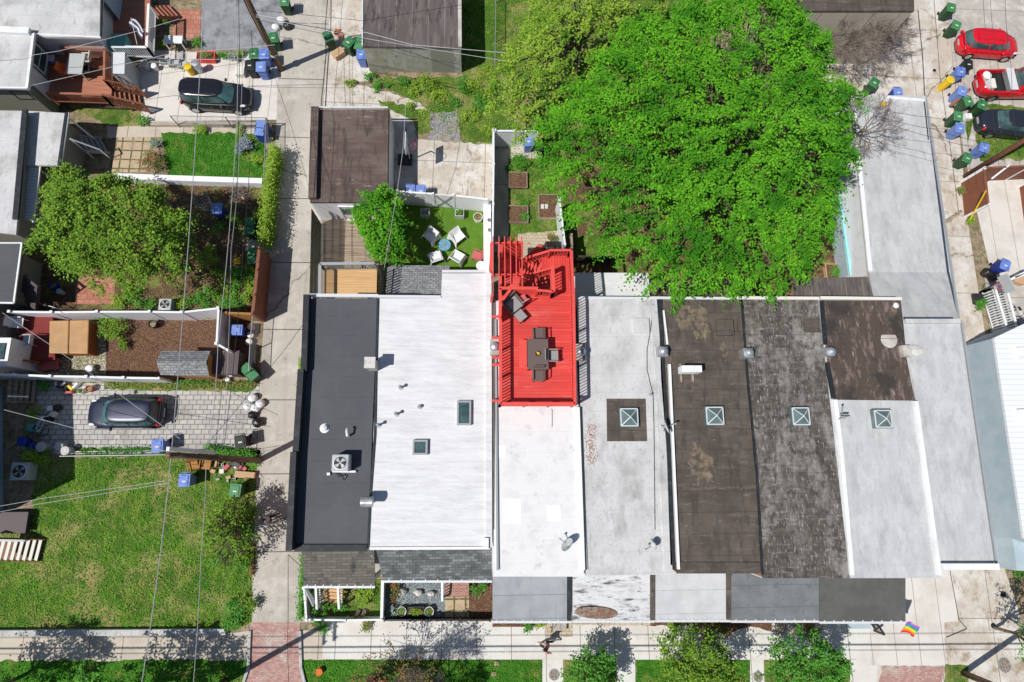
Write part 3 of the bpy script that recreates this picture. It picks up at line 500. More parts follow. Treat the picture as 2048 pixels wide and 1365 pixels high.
# turquoise trimmed wall beside it
Tq=thing('garden_wall','pale blue wall topped by a turquoise rail beside the long building','wall',P(1690,500,0))
ww=PP([(1670,350),(1676,348),(1703,548),(1697,552)],1.2)
MB().prism(ww,0,1.2).build('wall',MT['bluepaint'],Tq); m=MB(); m.beam(P(1673,350,1.25),P(1701,552,1.25),.14,.14); m.build('top_rail',M('turquoise paint',(.3,.68,.68)),Tq)
# A rear wall furniture comes later; garages
GG='flat roofed garages'
g1=house('garage','brown roofed garage with white rear wall standing beside the left alley',[(628,219),(779,219),(776,405),(620,405)],2.45,'roofgar','stucco',GG,'garage')
parapet(g1,[(632,219),(627,400)],2.45,.45,.3,'roofgar'); parapet(g1,[(630,217),(776,217)],2.4,.1,.12,'gutter','gutter'); parapet(g1,[(773,221),(771,400)],2.45,.25,.05,'roofgar','roof_edge')
q=P(690,405,2.45); opening(g1,'door',(q[0]-.05,q[1]-.06,1.02),.85,1.95,0,-1,'white','white'); MB().box((q[0]-.05,q[1]-.1,1.35),(.6,.05,.75)).build('door_pane',MT['glass'],g1)
g2=house('garage','grey brown garage with a mossy block wall at the top of the alley',[(727,-60),(921,-60),(922,97),(725,93)],2.45,'roofgar2','block',GG,'garage')
parapet(g2,[(726,-60),(725,93)],2.42,.08,.1,'gutter','gutter'); parapet(g2,[(919,-60),(920,95)],2.45,.22,.08,'conc','roof_edge')
g3=house('garage','dark roofed brick outbuilding behind the bare tree',[(1560,-60),(1826,-60),(1829,22),(1560,22)],5.0,'roofbrown','slab2',GG,'garage')
# left houses
l1=house('house','big pale grey roofed house at top left with blue grey side wall',[(-200,-120),(207,-120),(203,76),(-200,68)],3.2,'roofpale','sidewhite',None,over=.45)
parapet(l1,[(206,-100),(203,76)],3.15,.1,.1,'black','gutter'); parapet(l1,[(66,70),(203,77)],3.15,.08,.1,'white','gutter'); w1=P(207,40,3.2)[0]-.5
opening(l1,'window',(w1+.0,P(200,45,0)[1],2.1),.9,.9,1,0); MB().box((w1+.02,P(200,20,0)[1],2.0),(.06,3.2,2.0)).build('side_cladding',MT['sideblue'],l1)
l2=house('house','olive sided house with white roof edge and terrace windows at far left',[(-200,57),(70,66),(57,178),(-200,172)],3.4,'roofpale','sidegrey',None,over=.45)
parapet(l2,[(69,70),(56,178)],3.4,.14,.12,'white','roof_edge'); parapet(l2,[(-60,60),(62,66)],3.4,.4,.2,'white'); parapet(l2,[(-100,175),(56,178)],3.4,.08,.1,'white','roof_edge')
yq=P(60,110,3.4); xq=P(63,120,3.4)[0]-.42
opening(l2,'window',(xq,P(70,118,2.3)[1],2.3),1.3,1.1,1,0); opening(l2,'door',(xq,P(75,165,2)[1],1.9),.95,1.9,1,0,'white','white'); opening(l2,'window',(P(15,178,3.4)[0],P(20,178,3.4)[1]+.36,2.3),.9,.8,0,-1,'blackm')
l3=house('house','rear house with speckled pale concrete roof and a step between two levels',[(-200,218),(52,222),(32,470),(-200,442)],2.7,'roofpale','sidegrey',None,over=.05)
r2=PP([(55,222),(137,227),(120,332),(42,330)],2.3); MB().prism(r2,2.15,2.3).build('lower_roof',MT['roofpale'],l3); MB().prism(inset(r2,.3),0,2.15).build('lower_wall',MT['sidegrey'],l3)
parapet(l3,[(52,222),(33,440)],2.7,.3,.12,'black','roof_edge'); parapet(l3,[(134,227),(119,332)],2.3,.16,.08,'black','roof_edge'); parapet(l3,[(139,227),(123,332)],2.25,.06,.08,'white','gutter')
m=MB(); m.prism(PP([(43,331),(82,334),(68,443),(28,437)],2.1),2.04,2.1); m.build('awning',MT['corr'],l3); parapet(l3,[(82,334),(67,446)],2.05,.07,.08,'cream','awning_rail')
for y in (338,440): q=P(76,y,2.); MB().beam((q[0],q[1],0),(q[0],q[1],2.05),.08,.08).build('awning_post',MT['white'],l3)
l4=house('house','low house with a slate grey flat roof edged in white at far left',[(-200,487),(46,488),(29,606),(-200,604)],2.5,'roofdark','sidegrey',None,over=.45)
parapet(l4,[(45,487),(29,607),(-100,605)],2.5,.09,.08,'white','roof_edge'); parapet(l4,[(-100,487),(45,487)],2.5,.07,.06,'white','roof_edge')
l5=house('house','cream rendered house with white bay box at the left edge above red stairs',[(-240,606),(34,600),(30,692),(-240,700)],3.2,'roofpale',"conc",zp=0)
q=P(10,706,2.0); o=MB().box((q[0]-.25,q[1],1.2),(1.5,1.5,2.4)).build('bay',MT['white'],l5); MB().box((q[0]-.1,q[1],2.43),(.8,.9,.06)).build('bay_glass',MT['glass'],o)
l6=house('house','blue grey clapboard house mostly beyond the left edge beside the paved drive',[(-300,775),(6,775),(8,1030),(-300,1030)],5.8,'roofpale','sideblue',zp=0)
# right building
r1=house('house','house with white ribbed metal roof over blue grey wall on the right edge',[(1988,676),(2048,648),(2300,600),(2300,1160),(2048,1078)],3.0,'roofmetal','bluepaint',None,over=0)
m=MB(); m.prism(PP([(1970,678),(1985,672),(2060,1060),(2045,1110),(2042,1072)],1.3),0,1.3); m.build('side_lean_to',MT['bluepaint'],r1)
m=MB(); m.prism(PP([(2024,1068),(2110,1068),(2110,1142),(2034,1142)],1.6),0,1.6); m.build('front_lean_to',MT['bluepaint'],r1)
for y in (708,832,): q=P(2042,y,3); MB().box((q[0],q[1],3.1),(.5,.7,.2)).build('skylight',MT['white'],r1)
q=P(2026,1010,1.5); MB().box((q[0],q[1],1.5),(.4,.75,.4)).build('wall_vent',MT['white'],r1,bevel=.03)
# pyramid skylights, flat skylights, vents and chimneys belong to their roofs
def pyr(root,px,py,s=.95):
    q=P(px,py,ZR); z=ZR; h=s/2
    m=MB(); m.box((q[0],q[1],z+.12),(s,s,.24))
    o=m.build('skylight',MT['skyg'],root); g=MB(); t=(q[0],q[1],z+.52); b4=[(q[0]+i*h*.88,q[1]+j*h*.88,z+.25) for i,j in ((-1,-1),(1,-1),(1,1),(-1,1))]
    g.add(b4+[t],[(0,1,4),(1,2,4),(2,3,4),(3,0,4)]); g.build('skylight_dome',MT['skyg'],o)
    f=MB()
    for v in b4: f.beam(v,t,.035,.03)
    for i in range(4): f.beam(b4[i],b4[(i+1)%4],.05,.05)
    f.build('skylight_frame',MT['gutter'],o)
pyr(D,1256,836); pyr(E_,1426,833); pyr(F_,1597,834); pyr(Gh,1760,839)
def flatsky(root,px,py,sx,sy,z=ZR):
    q=P(px,py,z+.2); m=MB()
    for s in (-1,1): m.box((q[0]+s*sx/2,q[1],z+.1),(.09,sy+.09,.2)); m.box((q[0],q[1]+s*sy/2,z+.1),(sx-.09,.09,.2))
    o=m.build('skylight',MT['greypaint'],root); MB().box((q[0],q[1],z+.14),(sx-.09,sy-.09,.04)).build('skylight_glass',MT['glass'],o)
flatsky(B,928,826,.6,1.1); flatsky(B,840,895,.62,.62)
def vent(root,px,py,h=.35,r=.06,mat='white',cap=True):
    q=P(px,py,ZR); m=MB(); m.cyl((q[0],q[1],ZR-.01),r,h,10); 
    if cap: m.lathe((q[0],q[1],ZR+h),[(r*1.7,0),(r*1.7,.04),(r*.4,.1)],10)
    m.lathe((q[0],q[1],ZR),[(r*2.6,0),(r*2.2,.02)],10); m.build('vent_pipe',MT[mat],root)
for x,y,h in ((802,776,.38),(794,829,.4),(758,851,.45),(840,814,.15)): vent(B,x,y,h,.05,'metal')
vent(A,649,857,.12,.09); q=P(698,868,ZR); m=MB(); m.tube([(q[0],q[1]-.1,ZR),(q[0],q[1]-.1,ZR+.4),(q[0]-.02,q[1]+.12,ZR+.5),(q[0]-.02,q[1]+.2,ZR+.4)],.06,8); m.build('vent_pipe',MT['white'],A)
vent(D,1300,790,.2,.03,'metal'); vent(Gh,1788,613,.15,.09)
def chim(root,px,py,s,h,mat,capm=None,zr=ZR,name='chimney'):
    q=P(px,py,zr+h); m=MB(); m.box((q[0],q[1],zr+h/2-.02),(s[0],s[1],h+.04)); o=m.build(name,MT[mat],root)
    if capm=='dome': MB().lathe((q[0],q[1],zr+h),[(.2,0),(.2,.1),(.24,.11),(.16,.2),(.02,.25)],14).build('chimney_cap',MT['metal'],o,smooth=False)
    elif capm=='flat': MB().box((q[0],q[1],zr+h+.04),(s[0]+.1,s[1]+.1,.08)).build('chimney_cap',MT['stone'],o)
    return o
chim(A,740,726,(.42,.44),1.1,'conc','flat'); chim(E_,1326,703,(.5,.5),.45,'metal','dome'); chim(F_,1497,706,(.5,.5),.5,'metal','dome'); chim(Gh,1661,704,(.45,.42),.35,'metal','dome'); chim(Gh,1815,702,(.5,.6),.3,'conc',None)
chim(B,973,1088,(.2,.5),.25,'white',None); chim(D,1162,704,(.5,.8),.5,'conc','dome'); chim(Cc,989,694,(.42,.8),.45,'conc','dome')
q=P(734,1004,ZR+.7); m=MB(); m.cyl((q[0],q[1],ZR-.02),.16,.5,12); m.v=[(x,y,z) for x,y,z in m.v]
ob=m.build('vent_stack',MT['metal'],A); m=MB(); m.lathe((0,0,0),[(.24,-.27),(.24,.27)],18); m.v=[(q[0]+z,q[1]+y,ZR+.7+x) for x,y,z in m.v]; m.build('vent_drum',MT['metal'],ob)
q=P(1829,702,ZR); m=MB(); m.ball((q[0],q[1],ZR+.06),(.5,.28,.12),12,5,.2); single(m.build('burlap_sack',MT['stone']),'lumpy beige sack lying on the roof edge by the square chimney','sack')
# remains of dry leaves on the pale roof
# ------------------------------------------------------------ fences, railings, decks
def vfence(name,label,pts,h,mat,gap=2.3,group=None,pm=None,th=.06,cat='fence',caps=True,zg=0,topc=True):
    q=[P(x,y,h) for x,y in pts]; c=q[len(q)//2]; r=thing(name,label,cat,(c[0],c[1],zg),0,group)
    for a,b in zip(q,q[1:]):
        L=dist(a,b); n=max(1,round(L/gap))
        for i in range(n):
            p0=lerp(a,b,i/n); p1=lerp(a,b,(i+1)/n); m=MB(); m.beam((p0[0],p0[1],(h+zg)/2-.02),(p1[0],p1[1],(h+zg)/2-.02),th,h-zg-.06)
            if topc: m.beam((p0[0],p0[1],h-.03),(p1[0],p1[1],h-.03),th+.05,.07)
            m.build('panel',MT[mat],r)
            m=MB(); m.box((p0[0],p0[1],(h+zg)/2+.04),(.12,.12,h-zg+.08)); 
            if caps: m.box((p0[0],p0[1],h+.1),(.15,.15,.04))
            m.build('post',MT[pm or mat],r)
    e=q[-1]; MB().box((e[0],e[1],(h+zg)/2+.04),(.12,.12,h-zg+.08)).build('post',MT[pm or mat],r); return r
def rail(root,a,b,h,mat,gap=.14,posts=(1,1),bw=.035,tw=.11,name='railing',kick=.1):
    """railing between floor points a and b"""
    m=MB(); a=tuple(a);b=tuple(b); L=dist(a[:2],b[:2]); up=lambda p,z:(p[0],p[1],p[2]+z)
    m.beam(up(a,h),up(b,h),tw,.05); m.beam(up(a,kick),up(b,kick),.05,.06); n=max(2,int(L/gap))
    for i in range(1,n):
        p=lerp(a,b,i/n); m.beam(up(p,kick),up(p,h),bw,bw)
    o=m.build(name,MT[mat],root)
    for f,p in zip(posts,(a,b)):
        if f: MB().box((p[0],p[1],p[2]+h/2-.1),(.1,.1,h+.2)).build('post',MT[mat],root)
    return o
def flight(root,a,b,wd,n,mat,name='stair',rise=None,stm=None):
    """open stair from top centre a down to bottom centre b"""
    m=MB(); d=Vector((b[0]-a[0],b[1]-a[1],0)); L=d.length; d.normalize(); nn=Vector((-d.y,d.x,0)); t=L/n
    for i in range(n):
        p=lerp(a,b,(i+.5)/n); z=a[2]+(b[2]-a[2])*(i+1)/(n+1); c=Vector((p[0],p[1],z)); m.beam(c-nn*wd/2,c+nn*wd/2,t*.72,.045)
    o=m.build(name,MT[mat],root)
    for s in (-1,1):
        st=MB(); st.beam(Vector(a)+nn*s*(wd/2+.03)-Vector((0,0,.15)),Vector(b)+nn*s*(wd/2+.03)-Vector((0,0,.02)),.05,.22); st.build('stringer',MT[stm or mat],root)
    return o
def lattice(root,a,b,h0,h1,mat,gap=.12,name='lattice',fr=True):
    """diagonal lattice panel standing between plan points a and b"""
    m=MB(); L=dist(a[:2],b[:2]); H=h1-h0; at=lambda u,z:(a[0]+(b[0]-a[0])*u/L,a[1]+(b[1]-a[1])*u/L,h0+z); k=-H
    while k<L:
        u0=max(k,0); z0=u0-k; u1=min(k+H,L); z1=u1-k
        if u1>u0: m.beam(at(u0,z0),at(u1,z1),.03,.012); m.beam(at(u0,H-z0),at(u1,H-z1),.03,.012)
        k+=gap
    if fr:
        for z in (0,H): m.beam(at(0,z),at(L,z),.07,.06)
        for u in (0,L): m.beam(at(u,0),at(u,H),.06,.06)
    return m.build(name,MT[mat],root)
def deck(root,pts,z,mat,th=.14,name='decking',joist=True):
    MB().prism(PP(pts,z),z-th,z).build(name,MT[mat],root)
# --- the red roof deck
ZD=6.6
D0=thing('roof_deck','bright red timber roof deck with railings, switchback stairs and a small pergola','deck',P(1075,650,0))
deck(D0,[(1001,589),(1147,587),(1149,809),(1001,809)],ZD,'redd')
deck(D0,[(1084,505),(1143,505),(1147,587),(1106,588),(1106,549),(1084,549)],ZD-.15,'reddx')
deck(D0,[(1000,517),(1046,517),(1046,577),(1000,577)],4.9,'redd')
up=lambda p,z:(p[0],p[1],z)
T=lambda x,y,z=ZD,h=1.0: up(P(x,y,z+h),z)        # foot of a post whose top shows at (x,y)
for a,b in (((1001,808),(1001,640)),((1001,808),(1150,808)),((1150,808),(1147,588)),):
    n=3
    for i in range(n): rail(D0,lerp(T(*a),T(*b),i/n),lerp(T(*a),T(*b),(i+1)/n),1.0,'red',tw=.14,posts=(1,0))
rail(D0,T(1147,586),T(1142,501,ZD-.15),1.0,'red',tw=.14); rail(D0,T(1142,501,ZD-.15),T(1099,501,ZD-.15),1.0,'red',tw=.12)
rail(D0,T(1099,502,ZD-.15),T(1050,517,5.2),1.0,'red',tw=.12); rail(D0,T(1106,536,ZD-.15),T(1052,551,5.2),1.0,'red',tw=.08)
rail(D0,T(1105,532),T(1107,584),1.0,'red',tw=.18,gap=.16); rail(D0,T(1075,581),T(1107,584),1.0,'red',tw=.12)
def edgebeam(a,b,z,w=.14,h=.1,nm='beam'): MB().beam(P(*a,z),P(*b,z),w,h).build(nm,MT['red'],D0)
edgebeam((999,577),(1076,577),ZD+1.0); edgebeam((1001,606),(1021,579),ZD+1.02); edgebeam((1000,640),(1000,577),ZD+1.0)
lattice(D0,P(1021,583,ZD+.6),P(1076,584,ZD+.6),ZD+.05,ZD+.95,'red',.07)
lattice(D0,P(1001,637,ZD+.9),P(1001,607,ZD+.9),ZD+.05,ZD+1.5,'red',.09); 
flight(D0,(*P(1085,532,ZD-.2)[:2],ZD-.2),(*P(1044,532,4.95)[:2],4.95),.95,5,'red'); a=P(1024,563,4.9); b=P(1104,563,2.6); flight(D0,a,b,.95,8,'red')
a=P(1012,580,4.9); rail(D0,P(1000,578,4.9),P(1000,520,4.9),1.0,'red')
ZP=7.5
for i,x in enumerate((986,998,1009,1020.5,1032,1043.5)): MB().beam(P(x,474,ZP),P(x+(1 if x>1000 else 0),592 if i<2 else 574,ZP),.05,.14).build('rafter',MT['pinkred'] if i<2 else MT['red'],D0)
for y in (487,550): MB().beam(P(983,y,ZP-.14),P(1046,y,ZP-.14),.06,.14).build('beam',MT['red'],D0)
for x,y,z0 in ((984,488,0),(1044,488,0),(984,590,0),(1045,552,0),(1142,502,0),(1100,502,0),(1075,585,2.0)): q=P(x,y,ZP-.2); MB().box((q[0],q[1],(ZP-.3 if x<1050 else ZD-.2)/2),(.13,.13,ZP-.3 if x<1050 else ZD-.2)).build('post',MT['red'],D0)
lattice(D0,P(984,489,7),P(984,546,7),4.9,7.3,'red',.13); lattice(D0,P(1008,489,7),P(1043,489,7),4.9,7.3,'red',.11)
MB().beam(P(982,489,7),P(982,544,7),.1,.5).build('fascia',MT['red'],D0)
deck(D0,[(996,488),(1046,488),(1046,514),(996,514)],3.4,'redd'); flight(D0,P(1046,540,3.4),P(1090,500,.1),.9,9,'red')
for y in (634,676,716,730,802): MB().beam(P(1001,y,ZD-.1),P(983,y,ZD-.1),.1,.12).build('beam',MT['red'],D0)
# --- furniture on the red deck
def chair(name,label,kind,loc,rz,mat,wd=.52,dp=.52,sh=.44,bh=.95,arm=True,group=None,slim=.03):
    r=thing(name,label,kind,loc,rz,group); x,y,z=0,0,0; L=lambda: MB()
    def b(m,nm,mt=mat,**k):
        o=m.build(nm,MT[mt],None,**k); o.parent=r; return o
    b(MB().box((0,0,sh),(wd,dp,.05)),'seat'); m=MB(); m.beam((0,-dp/2,sh+.02),(0,-dp/2-.12,bh),wd,.04); 
    m=MB(); m.add([(-wd/2,-dp/2,sh),(wd/2,-dp/2,sh),(wd/2,-dp/2-.14,bh),(-wd/2,-dp/2-.14,bh),(-wd/2,-dp/2-.04,sh),(wd/2,-dp/2-.04,sh),(wd/2,-dp/2-.18,bh),(-wd/2,-dp/2-.18,bh)],[(0,1,2,3),(7,6,5,4),(0,4,5,1),(1,5,6,2),(2,6,7,3),(3,7,4,0)]); b(m,'backrest')
    for i in (-1,1):
        for j in (-1,1): b(MB().box((i*(wd/2-.03),j*(dp/2-.03),sh/2),(slim,slim,sh)),'leg')
        if arm: m=MB(); m.beam((i*(wd/2+.03),-dp/2-.08,sh+.22),(i*(wd/2+.03),dp/2-.05,sh+.2),.05,.03); m.beam((i*(wd/2+.03),dp/2-.06,sh-.1),(i*(wd/2+.03),dp/2-.06,sh+.2),.03,.03); b(m,'armrest')
    return r
def table(name,label,cat,c,sx,sy,h,mat,rz=0,leg=True,group=None,legm=None):
    r=thing(name,label,cat,c,rz,group)
    def b(m,nm,mt=mat): o=m.build(nm,MT[mt]); o.parent=r; return o
    b(MB().box((0,0,h-.025),(sx,sy,.05)),'tabletop'); b(MB().box((0,0,h-.08),(sx-.08,sy-.08,.06)),'apron')
    for i in (-1,1):
        for j in (-1,1): b(MB().box((i*(sx/2-.06),j*(sy/2-.06),(h-.1)/2),(.06,.06,h-.1)),'leg',legm or mat)
    return r
q=P(1076,708,ZD+.75); table('dining_table','brown rectangular dining table in the middle of the red roof deck','table',(q[0],q[1],ZD),1.0,1.5,.75,'wicker')
for (x,y,rz,l) in ((1077,666,0,'brown dining chair at the head of the table nearest the pergola end'),(1106,712,-90,'grey dining chair pushed up to the right-hand side of the deck table'),(1077,752,180,'brown dining chair at the table end facing the white roof')):
    q=P(x,y,ZD+.5); chair('dining_chair',l,'chair',(q[0],q[1],ZD),R(rz),'greycush' if rz==-90 else 'wicker',group='dining chairs on the red deck')
q=P(1046,708,ZD+.45); r=thing('bench','plain red bench along the left side of the deck dining table','bench',(q[0],q[1],ZD))
for nm,m in (('seat',MB().box((0,0,.43),(.38,1.4,.05))),('leg',MB().box((0,.6,.2),(.34,.06,.42))),('leg',MB().box((0,-.6,.2),(.34,.06,.42)))): m.build(nm,MT['red']).parent=r
q=P(1076,707,ZD+.8); r=thing('centrepiece','small golden flower arrangement in a dark dish on the deck table','ornament',(q[0],q[1],ZD+.75))
MB().lathe((0,0,0),[(.1,0),(.13,.04)],12).build('dish',MT['blackm']).parent=r
m=MB()
for i in range(16): m.ball((rnd.uniform(-.08,.08),rnd.uniform(-.08,.08),.06+rnd.random()*.06),(.03,.03,.025),6,4)
m.build('flowers',MT['yellow']).parent=r
q=P(1027,607,ZD+.5); r=thing('lounge_chair','deep brown wicker lounge chair angled in the corner of the red deck','chair',(q[0],q[1],ZD),R(-140))
for nm,m,mt in (('base',MB().box((0,0,.2),(.8,.8,.36)),'wicker'),('cushion',MB().box((0,.04,.44),(.62,.68,.12)),'greycush'),('backrest',MB().box((0,-.38,.55),(.8,.12,.6)),'wicker'),('armrest',MB().box((-.37,0,.45),(.1,.75,.3)),'wicker'),('armrest',MB().box((.37,0,.45),(.1,.75,.3)),'wicker')): m.build(nm,MT[mt],bevel=.02).parent=r
q=P(1041,632,ZD+.4); r=thing('ottoman','small grey seat cushion stool in front of the corner lounge chair','stool',(q[0],q[1],ZD),R(-140))
for nm,m,mt in (('cushion',MB().box((0,0,.4),(.46,.5,.1)),'greycush'),('leg',MB().box((.2,.22,.18),(.04,.04,.36)),'wicker'),('leg',MB().box((-.2,.22,.18),(.04,.04,.36)),'wicker'),('leg',MB().box((.2,-.22,.18),(.04,.04,.36)),'wicker'),('leg',MB().box((-.2,-.22,.18),(.04,.04,.36)),'wicker')): m.build(nm,MT[mt]).parent=r
q=P(1045,598,ZD+.5); r=thing('folding_chair','thin framed pink mesh folding chair beside the lounge chair','chair',(q[0],q[1],ZD),R(30))
for nm,m,mt in (('seat',MB().box((0,0,.42),(.42,.4,.02)),'pinkred'),('frame',MB().tube([(-.22,.2,0),(-.22,-.1,.42),(-.22,-.25,.85),(.22,-.25,.85),(.22,-.1,.42),(.22,.2,0)],.018,6),'greypaint'),('backrest',MB().box((0,-.22,.7),(.42,.02,.3)),'pinkred')): m.build(nm,MT[mt]).parent=r
# --- fences
GF='white vinyl boundary fences'
vfence('vinyl_fence','white vinyl fence between the red paved yard and the hot tub yard',[(20,624),(104,625),(195,624),(300,624),(364,625),(437,617)],1.8,'vinyl',group=GF)
vfence('vinyl_fence','short white vinyl fence closing the mulched yard beside the round shadow',[(437,617),(433,688),(456,701)],1.8,'vinyl',group=GF)
vfence('vinyl_fence','white vinyl fence along the top of the paved driveway behind the navy car',[(-60,748),(30,750),(102,753),(174,754),(248,756),(318,757)],1.8,'vinyl',group=GF)
vfence('wood_fence','brown stained board fence leaning beside the left alley',[(518,496),(514,540),(509,590),(505,626)],2.0,'woodbrown',gap=1.8,th=.12,caps=False)
vfence('wood_fence','orange brown board fence joining the white fence corner to the alley fence',[(453,626),(505,628)],1.7,'shedwood',gap=1.6,caps=False)
r=vfence('vinyl_fence','white fence across the artificial turf yard with an x-braced gate',[(795,383),(866,388)],1.8,'white',gap=2.2)
vfence('vinyl_fence','white fence right of the x-braced gate, reaching the yard corner',[(907,391),(975,399)],1.8,'white',gap=2.2)
a=P(866,388,1.8); b=P(907,391,1.8); r=thing('garden_gate','white gate with a crossed brace between the two turf yard fences','gate',((a[0]+b[0])/2,a[1],0))
m=MB(); m.beam((a[0],a[1],.9),(b[0],b[1],.9),.05,1.7); m.build('gate_leaf',MT['white'],r); m=MB(); m.beam((a[0]+.1,a[1]-.05,.1),(b[0]-.1,b[1]-.05,1.7),.04,.12); m.beam((a[0]+.1,a[1]-.05,1.7),(b[0]-.1,b[1]-.05,.1),.04,.12); m.build('brace',MT['greypaint'],r)
vfence('vinyl_fence','tall white fence along the left side of the raised bed garden',[(987,262),(987,330),(986,410),(985,500)],1.85,'vinyl',group=GF)
r=thing('fence_shelf','long white ledge with pots between the turf yard and raised bed garden','fence',P(976,470,0)); a=P(974,402,1.1); b=P(975,546,1.1); MB().beam((a[0],a[1],.55),(b[0],b[1],.55),.45,1.1).build('ledge',MT['white'],r)
vfence('vinyl_fence','white gate and fence panel at the head of the raised bed garden',[(990,262),(1030,262),(1078,263)],1.85,'vinyl',group=GF)
vfence('vinyl_fence','white fence on the right of the raised bed garden near the big tree',[(1119,398),(1124,440),(1130,490)],1.85,'vinyl',group=GF)
vfence('wood_fence','grey board fence behind the big tree beside the next dirt yard',[(1143,470),(1146,512)],1.6,'woodold',gap=1.6,caps=False)
vfence('black_fence','low black fence between the two right-hand backyards',[(1150,513),(1225,514)],1.2,'blkwood',gap=1.8,caps=False)
# dark slat screens behind the dark grey house
def screen(label,a,b,h,gap=.16,mat='blkwood',lean=0,z0=0,rails=3,lou=.06,pitch=.0):
    a=P(*a,h);b=P(*b,h); r=thing('slat_screen',label,'screen',((a[0]+b[0])/2,(a[1]+b[1])/2,z0)); n=int(dist(a,b)/gap); m=MB()
    for i in range(n):
        p=lerp(a,b,(i+.5)/n); m.beam((p[0],p[1],z0),(p[0],p[1],h),lou,.03)
    m.build('slats',MT[mat],r); m=MB()
    for k in range(rails): z=z0+(h-z0)*(k+.5)/rails; m.beam((a[0],a[1],z),(b[0],b[1],z),.05,.05)
    m.build('rails',MT[mat],r); return r
screen('dark upright slat fence along the left of the planked yard',(623,417),(619,590),2.3,gap=.15,lou=.095)
screen('dark slat screen between the pine deck and the grey shingled lean-to',(757,528),(758,592),4.4,z0=.2)
# pine deck behind the dark grey house
r=thing('pine_deck','new yellow pine deck with grey railing behind the dark grey roof','deck',P(700,560,0))
deck(r,[(657,535),(754,537),(753,592),(655,592)],3.0,'wood'); 
for a,b in (((639,592),(640,528)),((640,528),(748,527))):
    A_=P(*a,4.0);B_=P(*b,4.0); rail(r,(A_[0],A_[1],3.0),(B_[0],B_[1],3.0),1.0,'greypaint',gap=.13,tw=.16,bw=.04)
deck(r,[(640,530),(657,535),(655,592),(638,592)],3.0,'wood')
for x,y in ((642,532),(752,532)): q=P(x,y,3); MB().box((q[0],q[1],1.45),(.14,.14,2.9)).build('post',MT['wood'],r)
# --- left decks
r=thing('terrace_deck','terracotta deck with white topped railing and a flag at the top left','deck',P(262,50,0))
deck(r,[(224,-40),(301,-40),(298,96),(222,96)],1.1,'redwood'); pts=[(297,12),(294,97)]
rail(r,up(P(298,10,2.0),1.1),up(P(294,96,2.0),1.1),.95,'white',gap=.13,tw=.14); rail(r,up(P(294,96,2.0),1.1),up(P(225,95,2.0),1.1),.95,'white',gap=.13,tw=.14)
flight(r,P(304,22,1.1),P(350,24,.1),1.0,5,'redwoodx')
r=thing('terrace_deck','terracotta deck with stairs down to the black car driveway','deck',P(150,150,0))
deck(r,[(72,96),(206,99),(208,160),(224,178),(222,193),(88,194)],1.2,'redwood')
rail(r,up(P(92,186,2.15),1.2),up(P(204,190,2.15),1.2),.95,'redwoodx',gap=.13,tw=.13); rail(r,up(P(208,160,2.15),1.2),up(P(209,102,2.15),1.2),.95,'redwoodx',gap=.13,tw=.13); rail(r,up(P(208,98,2.15),1.2),up(P(120,95,2.15),1.2),.95,'redwoodx',gap=.13,tw=.1)
rail(r,up(P(208,160,2.15),1.2),up(P(275,175,1.1),.15),.95,'redwoodx',gap=.14); rail(r,up(P(204,190,2.15),1.2),up(P(284,208,1.1),.15),.95,'redwoodx',gap=.14)
a=P(222,186,1.2); b=P(284,200,.05); flight(r,a,b,1.05,6,'redwoodx')
# wide white steps by the lawn
r=thing('garden_steps','white painted wooden steps with lattice shadows at the left edge of the lawn','steps',P(40,1097,0)); flight(r,P(-30,1099,1.3),P(84,1101,.1),1.05,9,'cream','stair',None,'woodbrown'); MB().prism(PP([(-30,1082),(84,1083),(84,1118),(-30,1118)]),.0,.05).build('base',MT['woodbrown'],r)
rail(r,P(-30,1078,1.0),P(60,1080,.2),.5,'white',gap=.2)
r=thing('plank_bench','dark grey slatted garden platform in the shade at the left edge','bench',P(20,1046,0)); q=P(18,1046,.5); MB().box((q[0],q[1],.45),(1.8,1.1,.06)).build('slats',MT['dkdeck'],r)
for i in (-1,1): MB().box((q[0]+i*.7,q[1],.21),(.1,.9,.42)).build('leg',MT['dkdeck'],r)
# grey metal stair rails at the concrete roofed house
r=thing('back_steps','grey rear steps with pale handrails below the speckled concrete roof','steps',P(180,280,0)); flight(r,P(160,285,1.3),P(212,292,.1),1.1,5,'greypaint')
for a,b in (((137,236),(176,268)),((140,278),(200,300))):
    A_=P(*a,2.3);B_=P(*b,1.1); MB().beam(A_,B_,.07,.06).build('handrail',MT['white'],r)
    for p in (A_,B_): MB().beam((p[0],p[1],0),p,.05,.05).build('post',MT['white'],r)
r=thing('red_porch','dark red painted porch with steps and rails beside the hot tub','deck',P(80,690,0)); deck(r,[(38,632),(105,632),(110,720),(40,722)],.8,'darkred'); flight(r,P(38,705,.8),P(15,705,.1),.9,3,'woodbrown')
deck(r,[(85,712),(116,716),(114,738),(75,742)],.35,'pinkred'); rail(r,P(20,722,.8),P(85,728,.4),.8,'tubside',gap=.2)
r=thing('back_steps','dark timber steps with a pale rail beside the paved driveway','steps',P(45,782,0)); flight(r,P(10,781,1.0),P(75,783,.1),1.2,5,'woodold')
MB().beam(P(15,793,1.9),P(57,794,1.2),.07,.06).build('handrail',MT['white'],r)
# metal frame stairs by dark roof
r=thing('shaded_stairs','dark timber stair in the shadow beside the slate grey roof','steps',P(70,580,0)); flight(r,P(60,560,2.2),P(58,625,.4),1.0,9,'dkdeck')
